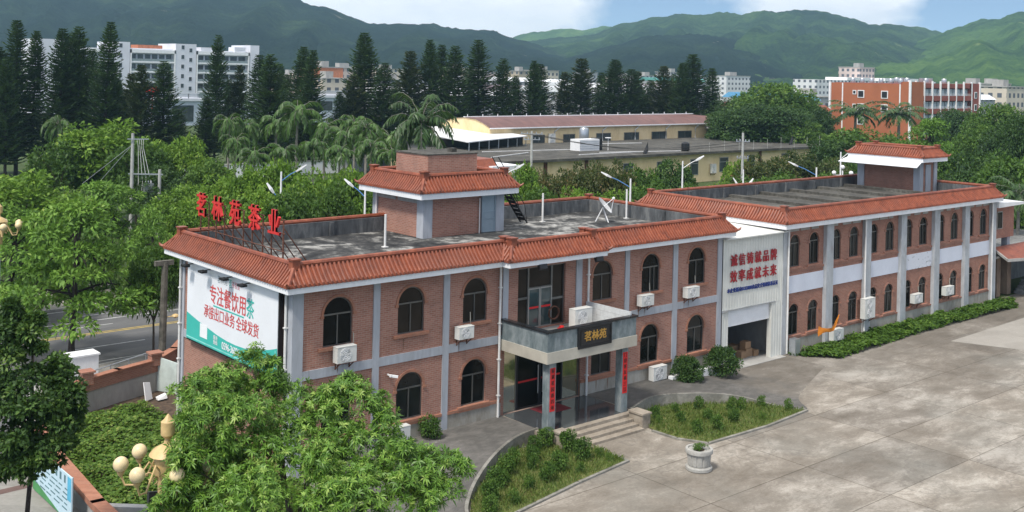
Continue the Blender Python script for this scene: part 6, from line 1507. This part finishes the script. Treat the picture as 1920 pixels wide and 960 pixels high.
for i, (px, py, lab) in enumerate(((1285, 283, 'black plastic tank near the roof edge of the workshop'),)):
    p = ground_at(px, py, 4.55); b2_ = MB(); b2_.lathe([(.5, 0), (.62, .2), (.62, 1.1), (.4, 1.3), (.05, 1.4)], (p[0], p[1], 4.55), 14); tag(b2_.build('black_tank', M['black'], smooth=True), lab, 'tank')
for i, (px, py) in enumerate(((1213, 288), (1485, 271))):
    p = ground_at(px, py, 4.55); b2_ = MB(); b2_.tube([(p[0] - .5, p[1], 4.55), (p[0] - .1, p[1], 5.1), (p[0] + .15, p[1], 6.2)], [.3, .3, .04], 6); tag(b2_.build('roof_cowl', M['black']), f"black conical roof cowl, the {('left', 'right')[i]} one on the workshop roof", 'cowl', 'black cowls on the workshop roof')

# ============================================================ apartment block, dormitory and town
M['apt'] = plain('white_apartment_render', (.66, .67, .72), .7, var=.05, scale=.2)
ap = thing('apartment_block', 'long white apartment block with balconies behind the island pines', 'building', (120, 305, 0))
mb = MB()
for x0, x1, zt, yy in ((84, 92, 22.4, 300), (92, 107, 20.2, 301.5), (107, 112.2, 22.3, 300), (112.2, 127.2, 20.5, 301.8), (127.2, 134.2, 22.3, 300), (134.2, 153.5, 20.4, 301.8), (153.5, 156.8, 22.6, 300)): mb.box(x0, x1, yy, 314, 0, zt)
mb.build('wall', M['apt'], ap)
for x0, x1 in ((92.5, 106.5), (112.8, 126.8), (134.8, 152.8)):
    for k in range(4):
        z = 6.6 + 3.1 * k
        mb = MB(); mb.box(x0, x1, 300.0, 301.8, z, z + .5); bl = mb.build('balcony', M['white'], ap)
        mb = MB(); mb.box(x0 + .1, x1 - .1, 300.05, 300.08, z + .5, z + 1.3); mb.build('balustrade', plain('greenish_balustrade_glass', (.25, .3, .31), .15), bl)
        mb = MB(); n = 6
        for j in range(n): w = (x1 - x0) / n; mb.box(x0 + w * j + .3, x0 + w * (j + 1) - .3, 301.72, 301.79, z + .5, z + 2.75)
        mb.build('balcony_glazing', M['win_far'], bl)
    mb = MB(); mb.box(x0 - .4, x0, 299.9, 301.9, 4, 20.2); mb.box(x1, x1 + .4, 299.9, 301.9, 4, 20.2); mb.box(x0 - .4, x1 + .4, 299.9, 301.9, 19.0, 20.1); mb.build('balcony_surround', M['white'], ap)
for x in (109.3, 129.6, 132.3):
    for k in range(5):
        z = 8 + 3.1 * k - (.9 if x > 132 else 0); mb = MB(); rect_frame(mb, x - .6, x + .6, z, z + 1.5, 299.94, .1, .06); f = mb.build('window', M['apt'], ap)
        mb = MB(); mb.box(x - .5, x + .5, 299.95, 299.98, z + .1, z + 1.4); mb.build('glass', M['win_far'], f)
for x0, x1, z in ((86, 91, 21), (136, 140, 20.8), (148, 152, 21.2)):
    mb = MB(); mb.box(x0, x1, 300.5, 305, 20, z + .6); mb.box(x0 + .6, x1 - .6, 300.44, 300.5, z - .4, z); mb.build('roof_room', M['apt'], ap)
mb = MB(); mb.box(116, 124, 303, 309, 20.5, 21.6); mb.build('orange_roof', plain('orange_roof_tiles', (.45, .16, .08), .7), ap)
lw = thing('low_block', 'low white block with a roof balustrade behind the palms', 'building', (120, 232, 0))
mb = MB(); mb.box(78, 104, 230, 240, 0, 6.3); mb.box(134, 150, 230, 240, 0, 7.2); mb.box(104, 134, 232, 240, 0, 5); mb.build('wall', plain('bluish_white_render', (.5, .55, .62), .7, var=.06), lw)
mb = MB(); mb.box(77.5, 104.5, 229.5, 240.5, 6.3, 7.0); mb.box(133.5, 150.5, 229.5, 240.5, 7.2, 7.9)
for k in range(40): x = 92 + .3 * k if k < 36 else 100; mb.box(x, x + .12, 229.8, 229.95, 7.0, 8.2)
for k in range(40): x = 134.5 + .35 * k; mb.box(x, x + .14, 229.8, 229.95, 7.9, 9.0)
mb.box(92, 103, 229.7, 230, 8.2, 8.4); mb.box(134, 149, 229.7, 230, 9.0, 9.2); mb.build('balustrade', M['apt'], lw)
for q in ((136, 143, 3.6, 6.2), (96, 101.5, 1, 5.2)): mb = MB(); mb.box(q[0], q[1], 229.9, 230, q[2], q[3]); mb.build('dark_window', M['win_far'], lw)
rsn = thing('red_roof_sign', 'small red sign glimpsed between the pines below the white apartment block', 'sign', tuple(float(v) for v in at(287, 168, 230)))
mb = MB(); q = at(287, 168, 231)
for s0, s1 in ((-1.9, -.5), (-.2, 1.7)): mb.bar(tuple(q + RT * s0), tuple(q + RT * s1 + np.array([0, 0, .1])), .3, 1.1)
mb.bar((q[0], q[1] + .2, 5), (q[0], q[1] + .2, q[2]), .2); mb.build('board', M['red_sign'], rsn)

od = thing('dormitory', 'four-storey orange and red dormitory with white balconies at the right', 'building', (240, 105, 0))
M['orange'] = plain('orange_render', (.38, .125, .055), .8, var=.06, scale=.3)
M['redbrown'] = plain('red_brown_render', (.27, .075, .055), .8, var=.08, scale=.3)
mb = MB(); mb.box(221, 222.5, 99.6, 119, 0, 14.8); mb.box(220.96, 227, 97.4, 99.6, 0, 15.4); mb.build('end_wall', M['orange'], od)
mb = MB(); mb.box(222.5, 258.6, 100.8, 119, 0, 14.9); mb.box(222.5, 258.6, 99.3, 100.8, 14.0, 15.1); mb.box(222.6, 226.2, 99.0, 100.8, 0, 15.3); mb.box(254.3, 258.6, 99.0, 100.8, 0, 15.3); mb.build('wall', M['redbrown'], od)
for i in range(7):
    x0 = 226.4 + 4.0 * i
    mb = MB(); mb.box(x0 - .16, x0 + .16, 98.9, 99.3, 0, 15.7); mb.build('white_fin', M['white'], od)
    for k in range(4):
        z = 1.2 + 3.2 * k
        mb = MB(); mb.box(x0 + .2, x0 + 3.8, 99.0, 99.2, z, z + 1.25); mb.box(x0 + .2, x0 + 3.8, 99.2, 100.7, z, z + .2); b1_ = mb.build('balcony', M['redbrown'], od)
        mb = MB(); mb.box(x0 + .25, x0 + 3.75, 100.0, 100.78, z + .2, z + 2.9); mb.build('balcony_back', plain('pale_blue_balcony_wall', (.5, .58, .62), .5), b1_)
        mb = MB(); mb.box(x0 + .3, x0 + 3.7, 99.08, 99.12, z + 1.75, z + 1.8)
        for j in range(9): mb.box(x0 + .4 + .4 * j, x0 + .44 + .4 * j, 99.08, 99.12, z + 1.25, z + 1.8)
        mb.build('railing', M['white'], b1_)
mb = MB(); mb.box(254.3, 254.7, 98.9, 99.3, 0, 15.7); mb.box(258.4, 258.9, 98.7, 99.2, 0, 15.6); mb.box(220.6, 221, 119, 119.5, 0, 15); mb.box(220.6, 220.96, 97.2, 97.7, 0, 15.8); mb.box(220.85, 221, 115.6, 115.9, 0, 14.8); mb.box(220.85, 221, 100, 100.3, 0, 14.8); mb.box(222.4, 222.9, 98.7, 99, 0, 15.8); mb.build('white_trim', M['white'], od)
for y, z in ((110.6, 11.2), (110.6, 7.9), (110.6, 4.6), (104.2, 11.2), (104.2, 7.9), (112.4, 12), (112.4, 8.6)):
    w = .9 if y != 112.4 else .5
    mb = MB(); mb.box(220.86, 221, y - w, y + w, z, z + 1.9 * w / .9); f = mb.build('window', M['white'], od)
    mb = MB(); mb.box(220.82, 220.87, y - w + .2, y + w - .2, z + .2, z + 1.9 * w / .9 - .2); mb.build('glass', M['black'], f)
for x in (224.4, 256.6):
    for k in range(4):
        z = 1.8 + 3.2 * k; mb = MB(); mb.box(x - .7, x + .7, 98.93, 99.0, z, z + 1.7); f = mb.build('window', M['white'], od); mb = MB(); mb.box(x - .5, x + .5, 98.9, 98.94, z + .2, z + 1.5); mb.build('glass', M['win_far'], f)
for i, x in enumerate((226, 230, 234.5, 238, 242, 246, 249.5)):
    tk = MB(); y = 104 + (i % 3); tk.lathe([(.6, 0), (.65, .1), (.65, 1.1 + .3 * (i % 2)), (.5, 1.35), (.05, 1.4)], (x, y, 15), 12); tag(tk.build('roof_tank', M['steel'], smooth=True), f'white water tank, {ORD[i]} from the left on the dormitory roof', 'tank', 'water tanks on the dormitory roof')
for i in range(6):
    tk = MB(); y = 101.5 + 2.6 * i; tk.lathe([(.5, 0), (.55, .1), (.55, 1.1), (.4, 1.3), (.05, 1.35)], (223.5, y, 14.8), 12); tag(tk.build('roof_tank', M['steel'], smooth=True), f'white water tank, {ORD[i]} from the right above the orange end wall', 'tank', 'water tanks above the orange wall')

# town beyond the pines: each block its own object
WINC = (.1, .11, .13)
FM = [facade('cream_town_front', (.66, .58, .47), WINC, 3.2, 3.2), facade('white_town_front', (.74, .74, .74), WINC, 3.6, 3.1, .45, .45), facade('grey_town_front', (.42, .42, .43), WINC, 3.0, 3.0), facade('pink_town_front', (.62, .5, .45), WINC, 3.4, 3.2), facade('tan_town_front', (.48, .4, .3), WINC, 4, 3.3, .4, .45)]
def block(px, d, w, top, mat, label, dep=14, nm='town_block', bot=0.):
    p = at(px, CYP, d); h = top_at(px, top, d); wm = width_m(w, d); x, y = p[0], p[1]
    t = thing(nm, label, 'building', (float(x), float(y), 0), group='town blocks at the foot of the hills')
    mb = MB(); mb.box(x - wm * .6, x + wm * .6, y, y + dep, bot, h); mb.build('wall', FM[mat] if isinstance(mat, int) else mat, t)
    mb = MB(); mb.box(x - wm * .6 - .3, x + wm * .6 + .3, y - .3, y + dep + .3, h, h + .35); mb.box(x - wm * .25, x + wm * .1, y + 3, y + 7, h + .35, h + 2.6); mb.build('roof', M['concrete_pale'], t)
    return t
tan_ = plain('orange_town_wall', (.55, .2, .1), .7); roofw = plain('white_shed_roof', (.72, .73, .74), .5); purp = plain('mauve_shed_roof', (.3, .24, .25), .6); blueR = plain('blue_sheet_roof', (.15, .4, .65), .5); teal_ = plain('teal_sheet', (.12, .35, .32), .5)
tb = [(620, 430, 46, 127, tan_, 'orange town block left of the stair tower pines'), (630, 380, 46, 148, 0, 'cream town block below the orange one'), (590, 520, 40, 138, 3, 'pale pink town block left of the orange one'), (655, 560, 60, 128, 3, 'long pink town block right of the orange one'), (735, 640, 60, 130, 0, 'cream town block between two tall pines'), (748, 480, 50, 150, 2, 'grey town block beside the tallest pine'), (560, 600, 60, 140, 4, 'tan town block behind the paired pines'), (870, 640, 40, 128, 4, 'tan town block behind the middle pines'), (910, 700, 50, 135, 3, 'pinkish town block behind the middle pines'), (700, 700, 50, 126, 1, 'white town block far behind the tallest pine'), (985, 620, 26, 134, 4, 'narrow tan block left of the paired pines'), (1030, 640, 40, 133, 0, 'cream block with a flat top right of the paired pines'), (1112, 680, 20, 137, 2, 'small grey office block with a pale top'), (1180, 720, 40, 145, 3, 'low pinkish block behind the right pines'), (1222, 700, 40, 143, 1, 'pale domed block between the right pines'), (1270, 740, 30, 136, 2, 'grey block between the right pines'), (1320, 760, 36, 146, 1, 'pale block beside the last pine'), (800, 560, 60, 150, 1, 'white block behind the paired middle pines'), (1385, 700, 60, 143, 1, 'white block left of the long white building'), (1626, 640, 42, 127, 3, 'pale tower standing above the orange dormitory'), (1850, 420, 50, 160, 2, 'grey block right of the dormitory'), (1905, 380, 60, 164, 0, 'cream block at the right edge'), (1880, 520, 60, 158, 4, 'tan block between the grey and cream ones'), (1545, 330, 60, 183, 2, 'grey block with white window bands beside the orange wall'), (1550, 310, 30, 205, 1, 'small white block below the grey one')]
for px, d, w, top, mt_, lab in tb: block(px, d, w, top, mt_, lab)
lg = thing('long_block', 'very long white building stretched behind the dense dark tree', 'building', tuple(float(v) for v in at(1480, CYP, 620)[:2]) + (0,), group='town blocks at the foot of the hills')
p = at(1365, CYP, 640); h = top_at(1400, 146, 640); mb = MB(); mb.box(p[0], p[0] + 130, p[1] - 60, p[1] - 45, 0, h); mb.build('wall', FM[1], lg)
mb = MB()
for k, (a, b) in enumerate(((30, 55), (70, 80), (92, 108))): mb = MB(); mb.box(p[0] + a, p[0] + b, p[1] - 60.2, p[1] - 46, h, h + 1.6); mb.build('roof_parapet', M['white'], lg)
def shed(px, d, w, top, mat, label, hh=3):
    p = at(px, CYP, d); h = top_at(px, top, d); wm = width_m(w, d); x, y = float(p[0]), float(p[1])
    t = thing('factory_shed', label, 'shed', (x, y, 0), group='factory sheds below the hills')
    mb = MB(); mb.box(x - wm * .6, x + wm * .6, y, y + 30, 0, h - 1.5); mb.build('wall', FM[2], t)
    mb = MB(); mb.hexa([(x - wm * .62, y - .5, h - 1.5), (x + wm * .62, y - .5, h - 1.5), (x + wm * .62, y + 30.5, h - 1.5), (x - wm * .62, y + 30.5, h - 1.5)], [(x - wm * .62, y + 2, h), (x + wm * .62, y + 2, h), (x + wm * .62, y + 28, h), (x - wm * .62, y + 28, h)]); mb.build('roof', mat, t)
shed(980, 430, 80, 146, roofw, 'white roofed shed left of the paired pines'); shed(1040, 440, 60, 149, roofw, 'white roofed shed right of the paired pines'); shed(1030, 380, 90, 163, purp, 'mauve roofed shed below the white sheds'); shed(1120, 420, 80, 156, roofw, 'pale roofed shed behind the right pines'); shed(1210, 430, 90, 158, purp, 'brownish roofed shed behind the right pines'); shed(1300, 520, 60, 147, teal_, 'teal roofed shed near the last pine'); shed(1530, 300, 24, 178, blueR, 'bright blue roofed shed beside the orange end wall'); shed(1548, 270, 40, 198, M['tile'], 'red tiled shed below the blue roof'); shed(1850, 340, 60, 178, roofw, 'white roofed shed right of the dormitory'); shed(900, 330, 130, 170, roofw, 'long white roofed shed low behind the middle pines'); shed(1160, 345, 150, 166, roofw, 'long white roofed shed low behind the right pines'); shed(1275, 360, 110, 163, roofw, 'long white roofed shed low beside the last pines'); shed(820, 350, 90, 172, roofw, 'white roofed shed low behind the paired middle pines'); shed(760, 420, 60, 165, roofw, 'white roofed shed behind the stair tower pines'); shed(880, 400, 60, 165, roofw, 'white roofed shed behind the middle pines')
bwall = thing('boundary_wall', 'white boundary wall glimpsed behind the palm trunks', 'wall', (70, 115, 0)); mb = MB(); mb.box(40, 84, 104, 104.4, 0, 1.9); mb.build('wall', M['white_paint'], bwall); mb = MB(); mb.box(39.8, 84.2, 103.9, 104.5, 1.9, 2.0); mb.build('coping', M['concrete_pale'], bwall)
rr_ = thing('gatehouse', 'small white gatehouse with a red tiled roof right behind the stair tower', 'building', (38, 34, 0))
p = at(955, CYP, 92); x, y = float(p[0]), float(p[1]); h = top_at(955, 302, 92); mb = MB(); mb.box(x - 1.6, x + 1.6, y, y + 4, 0, h - .4); mb.build('wall', M['white_paint'], rr_)
mb = MB(); mb.hexa([(x - 3.5, y + .2, h - 1.3), (x - .8, y - .2, h - 1.2), (x - .8, y + 4.2, h - 1.2), (x - 3.5, y + 4, h - 1.3)], [(x - 3.3, y + 1.0, h + .1), (x - .9, y + .8, h + .2), (x - .9, y + 3, h + .2), (x - 3.3, y + 3, h + .1)]); mb.build('roof', M['tile'], rr_)
mb = MB(); mb.add([(x + .1 + .55 * math.cos(2 * PI * i / 20), y - .02, h - 1.5 + .75 * math.sin(2 * PI * i / 20)) for i in range(20)], [tuple(range(20))]); mb.build('oval_emblem', M['golden'], rr_)

# ============================================================ air, sky, light, camera
mb = MB(); mb.box(-710, 3310, -410, 3310, -1.3, 230)
hm = bpy.data.materials.new('pale_air'); hm.use_nodes = True; nt = hm.node_tree; nt.nodes.clear()
out = nt.nodes.new('ShaderNodeOutputMaterial'); vol = nt.nodes.new('ShaderNodeVolumePrincipled'); vol.inputs['Color'].default_value = (.5, .8, 1., 1); vol.inputs['Density'].default_value = HAZE; vol.inputs['Anisotropy'].default_value = .2
nt.links.new(vol.outputs[0], out.inputs['Volume'])
if HAZE > 0: tag(mb.build('haze', hm), 'pale even haze in the air', None, None, 'stuff')
SUN_AZ, SUN_EL = R(-105), R(56)   # azimuth measured from +y towards +x
sdir = Vector((math.sin(SUN_AZ) * math.cos(SUN_EL), math.cos(SUN_AZ) * math.cos(SUN_EL), math.sin(SUN_EL)))
sl = bpy.data.lights.new('sun', 'SUN'); sl.energy = SUN_E; sl.angle = R(9); sl.color = (1, .95, .87)
so = bpy.data.objects.new('sun', sl); COL.objects.link(so); so.rotation_euler = (-sdir).to_track_quat('-Z', 'Y').to_euler()
w = bpy.data.worlds.new('World'); SC.world = w; w.use_nodes = True; nt = w.node_tree; nt.nodes.clear()
out = nt.nodes.new('ShaderNodeOutputWorld'); bg = nt.nodes.new('ShaderNodeBackground'); bg.inputs['Strength'].default_value = SKY_S
sky = nt.nodes.new('ShaderNodeTexSky'); sky.sky_type = 'NISHITA'; sky.sun_disc = False; sky.sun_elevation = SUN_EL; sky.sun_rotation = SUN_AZ; sky.air_density = 1.0; sky.dust_density = .3; sky.ozone_density = 0.
tc = nt.nodes.new('ShaderNodeTexCoord'); m0 = nt.nodes.new('ShaderNodeMapping'); m0.inputs['Scale'].default_value = (1, 1, 2.6); m0.inputs['Location'].default_value = (0, 0, .12); nt.links.new(tc.outputs['Generated'], m0.inputs['Vector']); nv = nt.nodes.new('ShaderNodeVectorMath'); nv.operation = 'NORMALIZE'; nt.links.new(m0.outputs[0], nv.inputs[0]); nt.links.new(nv.outputs[0], sky.inputs[0]); mp = nt.nodes.new('ShaderNodeMapping'); mp.inputs['Scale'].default_value = (1, 1, 2.2); nt.links.new(tc.outputs['Generated'], mp.inputs['Vector'])
n1 = nz(nt, mp.outputs[0], 5.5, 9, .58, .35); n2 = nz(nt, mp.outputs[0], 16, 6, .6)
# cumulus banks: broad masses at chosen bearings, edges broken by noise
def bank(px, py, rad, amt):
    c = at(px, py, 1.0) - CAM; c = c / np.linalg.norm(c)
    vm = nt.nodes.new('ShaderNodeVectorMath'); vm.operation = 'DISTANCE'; nt.links.new(tc.outputs['Generated'], vm.inputs[0]); vm.inputs[1].default_value = tuple(c)
    return mth(nt, 'MULTIPLY', mth(nt, 'SUBTRACT', 1., mth(nt, 'DIVIDE', vm.outputs['Value'], rad)), amt)
acc = None
for b_ in ((820, -60, .18, .55), (560, -120, .3, .5), (1570, 30, .085, .42), (1500, -130, .14, .3)):
    v_ = mth(nt, 'MAXIMUM', bank(*b_), 0.); acc = v_ if acc is None else mth(nt, 'ADD', acc, v_)
f = mth(nt, 'ADD', mth(nt, 'ADD', mth(nt, 'MULTIPLY', n1, .62), mth(nt, 'MULTIPLY', n2, .16)), acc)
sz = nt.nodes.new('ShaderNodeSeparateXYZ'); nt.links.new(tc.outputs['Generated'], sz.inputs[0])
over = mth(nt, 'MULTIPLY', mth(nt, 'MINIMUM', mth(nt, 'MAXIMUM', mth(nt, 'SUBTRACT', sz.outputs[2], .16), 0.), .3), .7)
f = mth(nt, 'ADD', f, over)
cm = ramp(nt, f, [(.46, (0, 0, 0)), (.62, (1, 1, 1))])
cs = ramp(nt, n1, [(.3, (CLOUD * .72, CLOUD * .76, CLOUD * .84)), (.6, (CLOUD, CLOUD, CLOUD * 1.02))])
nt.links.new(mixc(nt, cm, sky.outputs[0], cs), bg.inputs[0]); nt.links.new(bg.outputs[0], out.inputs[0])
cd = bpy.data.cameras.new('camera'); co = bpy.data.objects.new('camera', cd); COL.objects.link(co)
cd.sensor_fit = 'HORIZONTAL'; cd.sensor_width = 36; cd.lens = FPX / 1920 * 36; cd.shift_x = 0; cd.shift_y = -(480 - CYP) / 1920; cd.clip_start = .5; cd.clip_end = 9000
c, s = math.cos(ROLL), math.sin(ROLL)
X = RT * c + UP * s; Yv = -RT * s + UP * c; Z = -FW
co.matrix_world = Matrix(((X[0], Yv[0], Z[0], CAM[0]), (X[1], Yv[1], Z[1], CAM[1]), (X[2], Yv[2], Z[2], CAM[2]), (0, 0, 0, 1)))
SC.camera = co
SC.render.engine = 'CYCLES'
SC.cycles.volume_bounces = 0; SC.cycles.max_bounces = 6; SC.cycles.diffuse_bounces = 3; SC.cycles.glossy_bounces = 3; SC.cycles.transmission_bounces = 2
SC.cycles.use_denoising = True
vs_ = SC.view_settings; vs_.view_transform = 'Standard'; vs_.look = 'None'; vs_.gamma = 1; vs_.use_curve_mapping = False; vs_.exposure = EXPO
